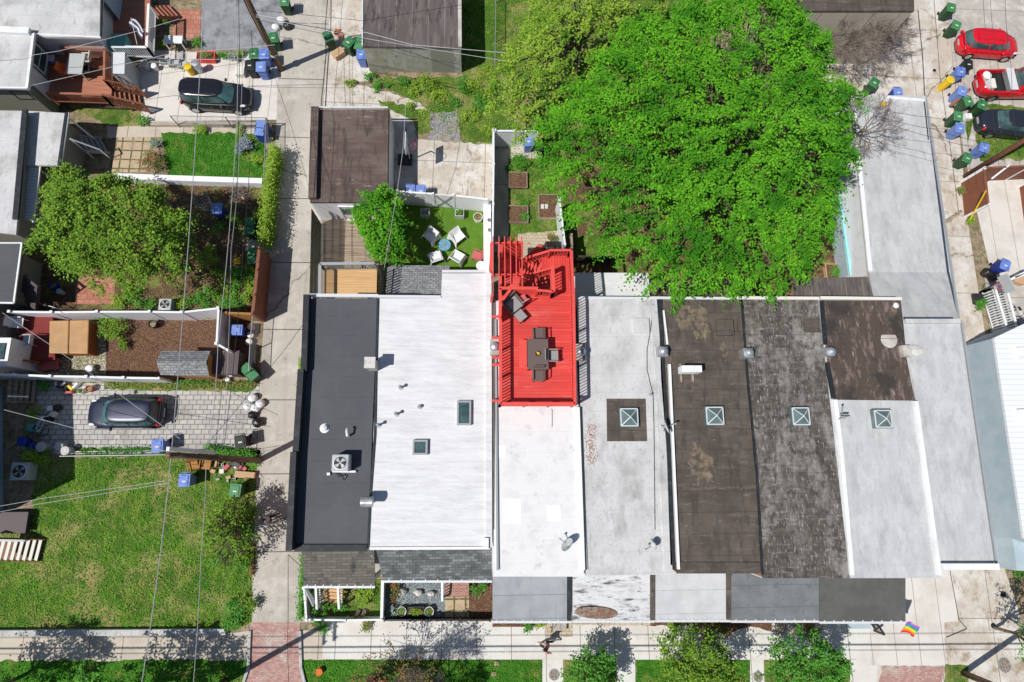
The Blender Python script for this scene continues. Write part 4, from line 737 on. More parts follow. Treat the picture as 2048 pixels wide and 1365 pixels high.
# low walls
def lowwall(label,pts,h,wd,mat,name='garden_wall'):
    q=[P(x,y,h) for x,y in pts]; r=thing(name,label,'wall',(q[0][0],q[0][1],0)); m=MB()
    for a,b in zip(q,q[1:]): m.beam((a[0],a[1],h/2),(b[0],b[1],h/2),wd,h)
    m.build('wall',MT[mat],r); return r
lowwall('low whitewashed stone wall below the lush small lawn',[(228,352),(340,356),(524,362)],.6,.35,'stucco')
lowwall('low concrete wall under the chain link fence by the black car',[(300,246),(530,247)],.3,.25,'slab2')
lowwall('low mossy concrete kerb wall between paved drive and lawn',[(115,906),(320,904)],.25,.15,'stone')
lowwall('shaded foundation wall behind the planked yard and alley',[(611,1175),(611,1243)],.8,.12,'conc')
def chain(label,pts,h,group='chain link fences'):
    q=[P(x,y,h) for x,y in pts]; r=thing('chain_link_fence',label,'fence',(q[0][0],q[0][1],0),0,group); m=MB(); t=MB()
    for a,b in zip(q,q[1:]):
        L=dist(a,b); t.tube([a,b],.025,6); n=max(1,round(L/2.5))
        for i in range(n+1): p=lerp(a,b,i/n); MB().cyl((p[0],p[1],0),.03,h,8).build('post',MT['chain'],r)
        k=-h
        while k<L:
            u0=max(k,0);u1=min(k+h,L); f=lambda u,z:(a[0]+(b[0]-a[0])*u/L,a[1]+(b[1]-a[1])*u/L,z)
            if u1>u0: m.tube([f(u0,u0-k),f(u1,u1-k)],.004,3); m.tube([f(u0,h-u0+k),f(u1,h-u1+k)],.004,3)
            k+=.16
    t.build('top_rail',MT['chain'],r); m.build('mesh',MT['chain'],r); return r
chain('chain link fence below the black car driveway',[(340,232),(450,234),(532,236)],1.3)
chain('chain link fence beside the ivy hedge on the alley',[(531,237),(530,300),(527,358)],1.3)
chain('chain link fence from the brown fence down past the empty green bin',[(505,632),(500,690),(497,742)],1.3)
chain('thin chain link fence between the driveway planting and the lawn',[(120,913),(330,910),(395,908)],.9)
chain('chain link fence beside the top right of the garage lawn',[(992,-20),(991,60),(990,130)],1.2)
# front gardens
vfence('front_fence','low white fence round the left front garden',[(607,1176),(613,1240),(690,1241),(766,1240)],.8,'white',gap=1.9,caps=False,th=.04)
vfence('front_fence','white fence between the two front gardens',[(765,1163),(763,1240)],.9,'white',gap=1.3,caps=False,th=.1)
vfence('front_fence','black picket fence and gate along the blue gravel front garden',[(768,1241),(820,1241),(860,1241),(980,1241)],.75,'blackm',gap=1.4,caps=False,th=.03)
r=thing('front_steps','wooden steps with two white rails at the left front garden','steps',P(668,1185,0)); flight(r,P(667,1172,1.0),P(667,1205,.1),.9,5,'wood')
for x in (640,683): rail(r,P(x,1168,.9),P(x+2,1210,.1),.9,'white',gap=.13)
r=thing('front_steps','red brick walk and steps with a white handrail by the gravel garden','steps',P(910,1180,0)); MB().prism(PP([(890,1150),(938,1150),(938,1193),(890,1193)],.3),0,.3).build('steps',MT['brick'],r)
rail(r,P(886,1160,.3),P(886,1195,.1),.85,'white',gap=.14)
lattice(thing('trellis','grey lattice trellis beside the left front porch','trellis',P(620,1190,0)),P(611,1178,1.0),P(629,1210,.8),.0,1.1,'greypaint',.14)
for x,l in ((1120,'grey front steps of the white-roofed house, black handrails'),(1585,'stone front steps under the slate grey porch')):
    r=thing('front_steps',l,'steps',P(x,1240,0)); MB().prism(PP([(x-15,1225),(x+13,1225),(x+13,1262),(x-15,1262)],.3),0,.3).build('steps',MT['conc'],r)
    m=MB(); m.tube([P(x-15,1235,1.2),P(x-14,1252,1.1),P(x-17,1262,.9),P(x-17,1264,0)],.02,5); m.build('handrail',MT['blackm'],r)
r=thing('front_steps','blue grey front ramp with black rails beside the rainbow flag','steps',P(1720,1250,0)); MB().prism(PP([(1698,1230),(1742,1230),(1742,1258),(1698,1258)],.2),0,.2).build('steps',MT['bluepaint'],r); rail(r,P(1738,1244,.2),P(1750,1262,.1),.8,'blackm',gap=.2)
# right-hand red fence, white railing
o=vfence('red_fence','dark red corrugated fence panel leaning out from the right alley edge',[(1969,338),(1977,410)],1.9,'woodbrown',pm='white',gap=3,caps=False,th=.1)
vfence('red_fence','long dark red fence along the top of the pale drive',[(1969,336),(2060,332),(2160,328)],1.9,'woodbrown',pm='white',gap=2.4,caps=False,th=.08)
vfence('red_fence','dark red fence at the right edge of the pale drive',[(2085,350),(2098,440)],1.7,'woodbrown',pm='white',gap=2.4,caps=False,th=.08)
r=thing('white_railing','white picket railing round the yard at the right edge','railing',P(2010,610,0))
for a,b in (((1990,575),(2016,662)),((1990,575),(2060,540)),((2011,568),(2034,655)),((2030,556),(2060,545))): rail(r,up(P(*a,1.2),.1),up(P(*b,1.2),.1),1.1,'white',gap=.16,tw=.13,bw=.06)
# garden shed
r=thing('garden_shed','small cedar shed with a light grey shingled roof','shed',P(378,735,0)); z=1.9
a=PP([(322,703),(420,703),(418,752),(320,749)],z); MB().prism(inset(a,.1),0,z-.06).build('wall',MT['shedwood'],r)
mid=((a[0][1]+a[3][1])/2); c=[(a[0][0],mid),(a[1][0],mid)]; m=MB(); m.add([(*a[0],z-.1),(*a[1],z-.1),(*c[1],z+.3),(*c[0],z+.3),(*a[2],z-.1),(*a[3],z-.1)],[(0,1,2,3),(3,2,4,5)]); o=m.build('roof',MT['shingle3'],r); s_=o.modifiers.new('s','SOLIDIFY'); s_.thickness=.05
r=thing('small_shed','dark metal storage box beside the cedar shed','shed',P(445,735,0)); a=PP([(424,712),(455,700),(478,703),(474,748),(424,748)],1.2); MB().prism(a,0,1.2).build('body',MT['dkdeck'],r); MB().prism(inset(a,-.03),1.2,1.25).build('lid',MT['dkdeck'],r)
# grey storage cabinet
r=thing('storage_cabinet','grey plastic storage cabinet beside the terracotta deck stairs','cabinet',P(255,150,0)); a=PP([(223,106),(249,106),(248,147),(222,146)],1.8); MB().prism(a,0,1.74).build('body',MT['acgrey'],r); MB().prism(inset(a,-.03),1.74,1.8).build('lid',MT['gutter'],r)
# ------------------------------------------------------------ vehicles
def sel(a,b,t,p):
    c,s=math.cos(t),math.sin(t); return (a*math.copysign(abs(c)**(2/p),c),b*math.copysign(abs(s)**(2/p),s))
def ringloft(rings,cap=True,zf=None):
    m=MB(); n=len(rings[0]); vs=[v for r in rings for v in r]
    fs=[(k*n+i,k*n+(i+1)%n,(k+1)*n+(i+1)%n,(k+1)*n+i) for k in range(len(rings)-1) for i in range(n)]
    if cap: fs.append(tuple(range((len(rings)-1)*n,len(rings)*n)))
    return m.add(vs,fs)
def make_car(label,loc,rz,L,W,H,paint,belt=.95,gx=(-.06,.36),rx=(-.1,.25),hood=.2,trunk=.0,rails=False,cat='car',pickup=False,p=5.0,sun=False,bump='ctrim'):
    r=thing('parked_'+('pickup' if pickup else 'car'),label,cat,(loc[0],loc[1],.0),rz)
    def b(m,nm,mt,par=None,**k): o=m.build(nm,MT[mt],None,**k); o.parent=par or r; return o
    n=56; A=L/2; Bh=W/2; TS=[2*math.pi*(i+.5)/n for i in range(n)]
    def zt(x,z,amt=1): 
        u=max(0,(x/A-.3)/.7); v=max(0,(-x/A-.55)/.45); return z-amt*(hood*u**1.6*(z/belt)+trunk*v**1.5*(z/belt))
    def ring(z,s,sy,sq=None,dz=0):
        out=[]
        for t in TS:
            x,y=sel(A*s,Bh*sy,t,sq or 4.2); x2=x; taper=1-.13*max(0,(abs(x)/A-.45)/.55)**2; out.append((x2,y*taper,zt(x,z)+dz))
        return out
    lev=[(.2,.955,.9),(.3,.985,.965),(.45,1,.99),(.62,.998,1),(.78,.985,.985),(belt-.06,.965,.955),(belt,.93,.915)]
    rings=[ring(*l) for l in lev]
    if not pickup:
        for s,dz in ((.84,.025),(.62,.045),(.3,.055)): rings.append(ring(belt,.93*s,.915*s,3.5,dz))
        b(ringloft(rings),'body',paint,smooth=True)
    else:
        b(ringloft(rings,False),'body',paint,smooth=True)
        m=MB(); m.box((A*.62,0,belt-.1),(L*.33,W*.86,.1)); b(m,'hood',paint,smooth=False,bevel=.04)
        m=MB(); m.box((-A*.5,0,.62),(L*.43,W*.8,.04)); b(m,'bed_floor','binK')
        m=MB()
        for s in (-1,1): m.box((-A*.5,s*W*.43,.82),(L*.46,.1,.34))
        m.box((-A*.955,0,.82),(.1,W*.8,.34)); b(m,'bed_wall',paint,bevel=.03)
    gc=(gx[0]+0)*L; 
    # greenhouse: base and roof ellipses, centre x and half length as fractions of L
    bc,ba=gx[0]*L,gx[1]*L; rc,ra=rx[0]*L,rx[1]*L; bb,rb=W*.44,W*.335
    def gpt(x,y): pass
    def gring(s,off=0,pp=p):
        cx=bc+(rc-bc)*s; a=ba+(ra-ba)*s+off; w_=bb+(rb-bb)*(s**1.25)+off; z=belt-.02+(H-.05-belt+.02)*s; pw=pp-1.2*s
        return cx,a,w_,z,pw
    rings=[]
    for s in (0,.3,.6,.85,1):
        cx,a,w_,z,pw=gring(s); rings.append([(cx+sel(a,w_,t,pw)[0],sel(a,w_,t,pw)[1],z) for t in TS])
    b(ringloft(rings,False),'cabin',paint if not pickup else paint,smooth=True)
    cx,a,w_,z,pw=gring(1); rr=[rings[-1]]
    for s,dz in ((.93,.025),(.7,.045),(.35,.052)): rr.append([(cx+sel(a*s,w_*s,t,pw)[0],sel(a*s,w_*s,t,pw)[1],z+dz) for t in TS])
    ro=b(ringloft(rr),'roof',paint,smooth=True)
    def patch2(face,u0,u1,s0,s1,nm,mt):
        m=MB(); nu,ns=9,5; vs=[]
        for j in range(ns):
            s=s0+(s1-s0)*j/(ns-1); cx,a,w_,z,pw=gring(s,.012)
            for i in range(nu):
                u=u0+(u1-u0)*i/(nu-1)
                if face in 'FR': y=u*w_*(1-.0*s); x=a*(1-min(.995,abs(u))**pw)**(1/pw)*(1 if face=='F' else -1)
                else: x=u*a; y=w_*(1-min(.995,abs(u))**pw)**(1/pw)*(1 if face=='L' else -1)
                vs.append((cx+x,y,z+.006))
        m.add(vs,[(j*nu+i,j*nu+i+1,(j+1)*nu+i+1,(j+1)*nu+i) for j in range(ns-1) for i in range(nu-1)]); return b(m,nm,mt,smooth=True)
    patch2('F',-.86,.86,.08,.95,'windshield','glasst'); patch2('R',-.8,.8,.2,.93,'rear_window','glass')
    for f in 'LR' if 0 else ('L','B'):
        if pickup: patch2(f,-.6,.75,.3,.9,'side_window','glass')
        else:
            patch2(f,-.86,-.05,.22,.88,'side_window','glass'); patch2(f,.0,.8,.22,.88,'side_window','glass')
    for i in (-1,1):
        for x in (.31,-.3):
            w0=MB(); w0.lathe((0,0,0),[(.2,-.11),(.31,-.11),(.335,-.08),(.335,.08),(.31,.11),(.2,.11)],20); w0.v=[(x*L+vx,i*(W/2-.115)+vz,.335+vy) for vx,vy,vz in w0.v]; o=b(w0,'wheel','tyre')
            w1=MB(); w1.lathe((0,0,0),[(.21,-.115),(.2,-.12),(.05,-.1)] if i<0 else [(.05,.1),(.2,.12),(.21,.115)],12); w1.v=[(x*L+vx,i*(W/2-.115)+vz,.335+vy) for vx,vy,vz in w1.v]; b(w1,'rim','rim',o)
            ar=MB(); ar.tube([(x*L+.38*math.cos(t),i*(W/2-.02),.335+.38*math.sin(t)) for t in [math.pi*k/8 for k in range(9)]],.03,5); b(ar,'wheel_arch',bump)
        m=MB(); m.ball((A*.8,i*W*.37,belt-.05-hood*.6),(.24,.1,.07),10,6); b(m,'headlight','lamp',smooth=True)
        m=MB(); m.ball((-A*.905,i*W*.4,belt-.08-trunk*.6),(.1,.1,.16 if not pickup else .22),10,6); b(m,'taillight','tail',smooth=True)
        m=MB(); m.ball((bc+ba*.62,i*(W/2+.06),belt+.06),(.09,.13,.08),8,5); b(m,'mirror',paint,smooth=True)
        if rails: m=MB(); m.tube([(rc-ra*.85,i*rb*.86,H-.0),(rc-ra*.7,i*rb*.88,H+.035),(rc+ra*.6,i*rb*.88,H+.035),(rc+ra*.8,i*rb*.84,H-.0)],.018,6); b(m,'roof_rail','chrome')
    m=MB()
    for i in (-.25,.3): m.tube([(bc+ba*1.0,i*W,belt+.02),(bc+ba*.9,i*W+.35,belt+.12)],.012,4)
    b(m,'wiper','ctrim')
    m=MB(); m.beam((A*.975,-.35*W,.42),(A*.975,.35*W,.42),.05,.16); b(m,'grille','ctrim')
    m=MB(); m.beam((-A*.995,-.14*W,.62),(-A*.995,.14*W,.62),.02,.12); b(m,'number_plate','acgrey')
    m=MB()
    for s in (-1,1):
        for x in (-.17,.03,.2): m.beam((x*L,s*(W/2-.012),.42),(x*L,s*(W/2-.02),belt-.08),.012,.03)
        m.beam((A*.5,s*W*.4,belt+.0-hood*.12),(A*.86,s*W*.33,belt+.02-hood*.62),.012,.02)
    m.beam((bc-ba*1.02,-W*.36,belt+.03),(bc-ba*1.02,W*.36,belt+.03),.02,.02)
    for y in (-.2,.2): m.beam((rc-ra*.8,y*W,H+.0),(rc+ra*.75,y*W,H+.0),.015,.01)
    b(m,'panel_gap','ctrim')
    for s in (-1,1):
        m=MB()
        for x in (-.02,.2): m.beam((x*L-.12,s*(W/2-.005),.8),(x*L,s*(W/2-.005),.8),.02,.03)
        b(m,'door_handle','chrome' if paint=='cblack' else paint)
    return r
q=P(431,190,.8); make_car('shiny black parked suv with roof rails on the pale driveway',q,R(-2),4.35,1.8,1.62,'cblack',rails=True,gx=(-.1,.38),rx=(-.14,.3),hood=.15,trunk=.02)
q=P(249,825,.8); make_car('dark navy blue hatchback parked on the grey paver driveway',q,R(180),4.15,1.75,1.45,'cnavy',gx=(-.1,.37),rx=(-.12,.275),hood=.18,trunk=.03,belt=.9)
q=P(1980,86,.8); make_car('bright red hatchback parked at the top right of the picture',q,R(-3),4.3,1.76,1.5,'cred',gx=(-.08,.38),rx=(-.11,.28),hood=.2,trunk=.06,belt=.93,bump='cred')
q=P(2028,246,.8); make_car('dark blue grey saloon car parked below the red pickup',q,R(175)+math.pi,4.8,1.8,1.42,'cdark',gx=(.0,.3),rx=(-.02,.14),hood=.14,trunk=.06,belt=.95)
q=P(2035,165,.8); pk=make_car('red pickup with open bed holding a white drum and a grey toolbox',q,R(2),5.6,1.95,1.7,'cred',gx=(.075,.14),rx=(.06,.1),hood=.15,cat='pickup',pickup=True,belt=1.0)
q=P(2022,160,1.0); MB().box((0,0,0),(.55,1.6,.4)); r=thing('toolbox','long grey metal toolbox across the red pickup bed','toolbox',(q[0],q[1],.8),R(2)); MB().box((0,0,.1),(.5,1.62,.34)).build('box',MT['metal']).parent=r; MB().box((0,0,.3),(.54,1.66,.05)).build('lid',MT['gutter']).parent=r
q=P(1973,152,1.0); r=thing('drum','round white lidded drum in the back of the red pickup','drum',(q[0],q[1],.64)); MB().cyl((0,0,0),.27,.4,20).build('body',MT['cream']).parent=r; MB().cyl((0,0,.4),.3,.04,20).build('lid',MT['white']).parent=r
q=P(1985,167,1.0); r=thing('cool_box','white cool box beside the drum in the pickup bed','box',(q[0],q[1],.64)); MB().box((0,0,.18),(.4,.7,.36)).build('body',MT['white'],bevel=.03).parent=r; MB().box((0,0,.38),(.43,.73,.05)).build('lid',MT['cream'],bevel=.02).parent=r
# ------------------------------------------------------------ wheeled bins
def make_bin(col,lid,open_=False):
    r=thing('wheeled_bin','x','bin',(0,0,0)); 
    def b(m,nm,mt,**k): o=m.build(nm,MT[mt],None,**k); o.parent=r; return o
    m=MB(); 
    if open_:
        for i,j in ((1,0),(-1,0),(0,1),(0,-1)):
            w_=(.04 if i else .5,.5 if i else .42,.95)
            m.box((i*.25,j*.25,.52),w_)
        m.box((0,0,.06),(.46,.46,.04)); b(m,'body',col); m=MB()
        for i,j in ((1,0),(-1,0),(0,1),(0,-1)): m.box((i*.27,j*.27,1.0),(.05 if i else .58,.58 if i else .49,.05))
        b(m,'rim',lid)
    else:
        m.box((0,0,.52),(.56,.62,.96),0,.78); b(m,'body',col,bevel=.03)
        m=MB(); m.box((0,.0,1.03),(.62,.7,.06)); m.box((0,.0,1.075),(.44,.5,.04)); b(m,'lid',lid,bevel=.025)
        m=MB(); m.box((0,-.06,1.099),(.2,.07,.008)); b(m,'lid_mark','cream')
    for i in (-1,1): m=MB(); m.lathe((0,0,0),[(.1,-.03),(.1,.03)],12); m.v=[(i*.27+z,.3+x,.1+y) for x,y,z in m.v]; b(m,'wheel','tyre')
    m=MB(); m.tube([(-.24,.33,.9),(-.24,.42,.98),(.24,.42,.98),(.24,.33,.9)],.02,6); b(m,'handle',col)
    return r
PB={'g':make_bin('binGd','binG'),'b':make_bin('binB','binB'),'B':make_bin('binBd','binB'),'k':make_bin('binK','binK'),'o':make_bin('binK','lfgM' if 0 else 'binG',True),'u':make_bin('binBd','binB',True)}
used=set()
for x,y,k,rz,lab in [
 (507,107,'g',5,'green wheeled bin behind the black bins left of the wooden utility pole'),
 (527,108,'b',5,'blue wheeled bin behind the light blue one left of the wooden utility pole'),
 (499,130,'k',4,'big black wheeled bin nearest the cardboard box by the black car'),
 (521,133,'b',4,'light blue wheeled bin beside the black bin near the utility pole base'),
 (656,72,'g',25,'dark green wheeled bin standing alone at the alley edge by the brick pile'),
 (697,84,'g',-35,'pale topped green wheeled bin beside the garage with the block wall'),
 (719,84,'o',-10,'open green bin tucked against the block-walled garage'),
 (722,108,'b',0,'blue wheeled bin at the corner of the block-walled garage'),
 (546,75,'g',8,'green wheeled bin behind the leaning utility pole, shadow on the alley'),
 (568,2,'g',0,'green wheeled bin at the very top edge beside the alley'),
 (519,255,'u',-5,'open blue bin holding paper inside the chain link corner'),
 (433,417,'B',180,'bright blue wheeled bin in deep tree shade by the wire hoops'),
 (498,452,'o',0,'empty open green bin below the pile of cut sticks'),
 (504,511,'o',2,'empty open green bin beside the brown board fence top'),
 (497,744,'o',45,'empty open bin turned diagonally by the chain link fence end'),
 (470,981,'g',-5,'green wheeled bin lying at the edge of the lawn by the junk pile'),
 (368,961,'b',0,'blue wheeled bin on the lawn below the orange wooden chairs'),
 (314,892,'b',5,'pale blue wheeled bin at the bottom edge of the paver driveway'),
 (472,660,'B',90,'blue wheeled bin with a pale lid in the fenced corner'),
 (480,883,'k',10,'black open tub bin at the corner of the paver driveway'),
 (820,380,'b',0,'left of two blue bins behind the turf yard fence'),
 (842,381,'b',0,'right of two blue bins behind the turf yard fence'),
 (1057,282,'b',5,'blue wheeled bin behind the raised bed garden gate'),
 (1904,15,'g',-12,'green wheeled bin topmost beside the right alley'),
 (1914,50,'g',-25,'green wheeled bin tilted beside the rear of the red hatchback'),
 (1938,128,'k',-8,'black wheeled bin between the red hatchback and the pickup'),
 (1923,143,'b',-12,'blue wheeled bin beside the black bin behind the pickup'),
 (1926,182,'b',-20,'blue wheeled bin against the tail of the red pickup'),
 (1938,202,'g',15,'green wheeled bin above the rusty plank behind the pickup'),
 (1966,209,'g',-25,'green wheeled bin under the rear wheel of the red pickup'),
 (1918,232,'g',-10,'green wheeled bin left of the dark saloon tail'),
 (1921,256,'b',-12,'blue wheeled bin left of the dark saloon bumper'),
 (1970,295,'b',-20,'blue wheeled bin below the dark saloon on the weeds'),
 (1936,316,'g',-25,'green wheeled bin at the foot of the leaning pole on the right'),
 (2012,530,'B',-25,'blue recycling bin beside black bags at the white railing'),
 (1750,165,'g',-35,'green wheeled bin under the bare tree beside the long building'),
 (1797,184,'B',0,'blue bin peeping over the roof end of the long building'),
]:
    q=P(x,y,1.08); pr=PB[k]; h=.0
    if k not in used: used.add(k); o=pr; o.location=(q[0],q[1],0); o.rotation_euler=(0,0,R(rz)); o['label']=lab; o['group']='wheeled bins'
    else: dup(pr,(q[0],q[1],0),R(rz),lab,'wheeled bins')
# ------------------------------------------------------------ round cans, pots, planters, drums
def can(label,x,y,r,h,mat,lid=None,cat='can',name='round_can',fill=None,r1=None,z0=0,group=None):
    q=P(x,y,h+z0); o=thing(name,label,cat,(q[0],q[1],z0),0,group)
    def b(m,nm,mt,**k): s=m.build(nm,MT[mt],None,**k); s.parent=o
    if fill: 
        b(MB().lathe((0,0,0),[(r1 or r*.8,0),(r,h),(r-.03,h),(r-.05,h-.07)],18,False),'pot',mat); b(MB().lathe((0,0,h-.08),[(r-.04,0),(.01,.03)],14,False),'soil','dirt')
        if fill!='soil': leaf_ball(o,fill,(0,0,h+.05),(r*.9,r*.9,r*.6),90,.06)
    else:
        b(MB().cyl((0,0,0),r1 or r*.88,h,18,r),'body',mat); b(MB().lathe((0,0,h),[(r+.02,0),(r+.02,.03),(r*.5,.06)],18),'lid',lid or mat)
    return o
def leafmesh(name,C,S,mat,tilt=.6,asp=.6,parent=None,smat=None):
    """C (n,3) leaf centres, S leaf length"""
    n=len(C); S=np.broadcast_to(S,(n,)); az=NR.rand(n)*2*np.pi; tl=NR.randn(n)*tilt; ta=NR.rand(n)*2*np.pi
    u=np.stack([np.cos(az),np.sin(az),np.zeros(n)],1); v=np.stack([-np.sin(az),np.cos(az),np.zeros(n)],1)
    u[:,2]=np.sin(tl)*np.cos(ta); v[:,2]=np.sin(tl)*np.sin(ta); u/=np.linalg.norm(u,axis=1)[:,None]; v/=np.linalg.norm(v,axis=1)[:,None]
    h=S[:,None]/2; V=np.stack([C-u*h,C-v*h*asp,C+u*h,C+v*h*asp],1).reshape(-1,3)
    me=bpy.data.meshes.new(name); me.vertices.add(4*n); me.vertices.foreach_set('co',V.astype(np.float32).ravel()); me.loops.add(4*n); me.loops.foreach_set('vertex_index',np.arange(4*n,dtype=np.int32))
    me.polygons.add(n); me.polygons.foreach_set('loop_start',np.arange(0,4*n,4,dtype=np.int32)); me.polygons.foreach_set('loop_total',np.full(n,4,dtype=np.int32)); me.update(); me.validate()
    me.materials.append(MT[mat]); o=bpy.data.objects.new(name,me); COL.objects.link(o)
    if parent is not None:
        o.parent=parent
        if parent in XF: o.matrix_parent_inverse=XF[parent].inverted()
    return o
def leaf_ball(root,mat,c,r,n,s,name='foliage'):
    d=NR.randn(n,3); d/=np.linalg.norm(d,axis=1)[:,None]; d*=(NR.rand(n,1)**.4); C=np.array(c)+d*np.array(r); C[:,2]=np.maximum(C[:,2],.02)
    o=leafmesh(name,C,s*(.7+.6*NR.rand(n)),mat); o.parent=root; return o
can('yellow round waste can beside the grey dustbin left of the black car',375,134,.22,.7,'yellow')
can('grey metal dustbin with tilted look beside the yellow can',390,126,.24,.85,'metal')
can('white bucket next to the grey drum on the driveway edge',307,132,.17,.4,'white')
can('dark grey drum beside the white bucket by the storage cabinet',289,128,.19,.6,'acgrey')
can('yellow round can behind the pickup among the blue bins',1901,160,.27,.95,'yellow')
can('white plastic drum lid in the pebble yard by the hot tub',178,738,.19,.35,'white')
can('pale round compost pot in the mulched yard by the shed',462,748,.15,.5,'cream')
can('small white pot at the foot of the weeds near the shed',455,760,.1,.25,'white')
can('black round planter by the white vinyl fence in mulch',304,648,.24,.45,'binK',fill='soil',cat='planter',name='planter')
for x,y,l in ((504,664,'upper'),(503,680,'middle'),(500,694,'lower')): can('%s of three pale round pavement pots by the chain link fence'%l,x-2,y-10,.17,.3,'cream',group='round pots by the alley fence',name='pot',cat='pot')
can('terracotta pot nearest the fence on the paver driveway',177,777,.2,.4,'terra',fill='soil',cat='plant pot',name='plant_pot')
can('pale plant pot left of the terracotta pot on the drive',160,782,.17,.35,'cream',fill='lfm',cat='plant pot',name='plant_pot')
can('big round brown bowl planter in the turf yard corner',956,434,.3,.45,'cream',fill='lfr',cat='planter',name='bowl_planter')
for x,y,l in ((803,1224,'left'),(858,1224,'right')): can('%s of two round pale planters on the blue gravel'%l,x,y,.26,.35,'cream',fill='lfm',cat='planter',name='round_planter',group='round planters')
for x,y,l in ((978,440,'small upper metal pot on the long white ledge'),(979,460,'larger metal pot on the long white ledge')): can(l,x,y,.11,.18,'metal',fill='soil',cat='pot',name='pot',z0=1.1)
can('blue plastic bucket in the dark corner by the paved drive',44,883,.26,.5,'binBd'); can('grey wire bin in the dark corner by the paved drive',82,894,.25,.5,'acgrey'); 
can('left of two pale stone urns at the bottom of the paved drive',118,893,.2,.5,'stone'); can('right of two pale stone urns at the bottom of the paved drive',130,902,.22,.55,'stone')
can('dark round tub in the shade by the stairs',105,570,.24,.4,'binBd',fill='soil',cat='planter',name='planter'); can('small pale blue lidded bin in the shade by the stairs',118,583,.14,.4,'bluepaint')
for x,y,m_ in ((88,862,'rim hoop'),(90,880,'dark hoop')): r=thing('spare_tyre','%s leaning in the dark corner of the paved drive'%m_,'wheel',P(x,y,0)); MB().ring((P(x,y,.2)[0],P(x,y,.2)[1],.25),.3,.02).build('tyre',MT['blackm'],r)
def planter(label,x,y,sx,sy,h,mat,leaf,rz=0,name='planter_box',z0=0):
    q=P(x,y,h+z0); r=thing(name,label,'planter',(q[0],q[1],z0),R(rz)); m=MB()
    for i in (-1,1): m.box((i*sx/2,0,h/2),(.05,sy+.05,h)); m.box((0,i*sy/2,h/2),(sx-.05,.05,h))
    m.build('box',MT[mat]).parent=r; MB().box((0,0,h/2-.03),(sx-.06,sy-.06,h-.08)).build('soil',MT['mulch']).parent=r
    if leaf: leaf_ball(r,leaf,(0,0,h+.08),(sx*.45,sy*.42,.2),int(260*sx*sy)+60,.08)
    return r
planter('red wooden planter with straggly plants left of the small pots',411,111,1.1,.6,.4,'red','straw'); planter('upper left raised bed of brown mulch',1036,360,1.15,1.05,.25,'woodold',None,name='raised_bed')
planter('lower left raised bed with a round shrub at its corner',1036,428,1.25,1.1,.25,'woodold',None,name='raised_bed'); planter('right-hand raised bed with paving slabs on the mulch',1097,413,1.2,1.6,.25,'woodold',None,name='raised_bed')
planter('dark rectangular planter with lime plant between two round planters',832,1224,.85,.45,.35,'blackm','lfy'); planter('grey tapered planter left of the x-braced gate',850,424,.5,.4,.5,'acgrey','lfg'); planter('grey tapered planter right of the x-braced gate',919,426,.5,.4,.5,'acgrey','lfm')
planter('wooden raised bed under the big tree near the turquoise rail',1676,545,1.5,1.1,.3,'card','lfm',name='raised_bed')
# ------------------------------------------------------------ turf yard furniture
def lounge(label,x,y,rz):
    q=P(x,y,.5); r=thing('lounge_chair',label,'chair',(q[0],q[1],0),R(rz),'white moulded chairs round the blue table')
    vs=[(-.36,-.36,.78),(.36,-.36,.78),(-.32,-.1,.42),(.32,-.1,.42),(-.34,.36,.46),(.34,.36,.46)]; m=MB(); m.add(vs,[(0,1,3,2),(2,3,5,4)]); o=m.build('seat',MT['white']); o.parent=r; s=o.modifiers.new('s','SOLIDIFY'); s.thickness=.05
    for i in (-1,1):
        m=MB(); m.add([(i*.36,-.36,.78),(i*.33,-.05,.6),(i*.34,.36,.46),(i*.5,-.44,0),(i*.4,0,.12),(i*.47,.46,0)],[(0,1,4,3),(1,2,5,4)]); o=m.build('side_leg',MT['white']); o.parent=r; s=o.modifiers.new('s','SOLIDIFY'); s.thickness=.04
for x,y,rz,l in ((862,470,230-90,'white moulded chair at the upper left of the blue table'),(915,471,130+90,'white moulded chair at the upper right of the blue table'),(871,514,-50+90-20,'white moulded chair at the lower left of the blue table'),(914,513,-30,'white moulded chair at the lower right of the blue table')): lounge(l,x,y,rz)
q=P(889,490,.55); r=thing('mosaic_table','round blue mosaic table with a dark red centre on the turf','table',(q[0],q[1],0)); MB().cyl((0,0,.5),.38,.05,28).build('tabletop',MT['bluet']).parent=r; MB().cyl((0,0,.55),.08,.02,12).build('centre_dish',MT['pinkred']).parent=r
for i in range(3): a=i*2.09; MB().tube([(.25*math.cos(a),.25*math.sin(a),0),(.1*math.cos(a),.1*math.sin(a),.5)],.02,5).build('leg',MT['blackm']).parent=r
q=P(953,510,.5); chair('slatted_chair','faded red slatted garden chair on the turf by the ledge','chair',(q[0],q[1],0),R(75),'pinkred',.55,.55,.35,.75)
q=P(962,531,.6); r=thing('side_table','small white round table next to the faded red chair','table',(q[0],q[1],0)); MB().cyl((0,0,.5),.3,.04,22).build('tabletop',MT['white']).parent=r; MB().cyl((0,0,0),.05,.5,8).build('leg',MT['white']).parent=r
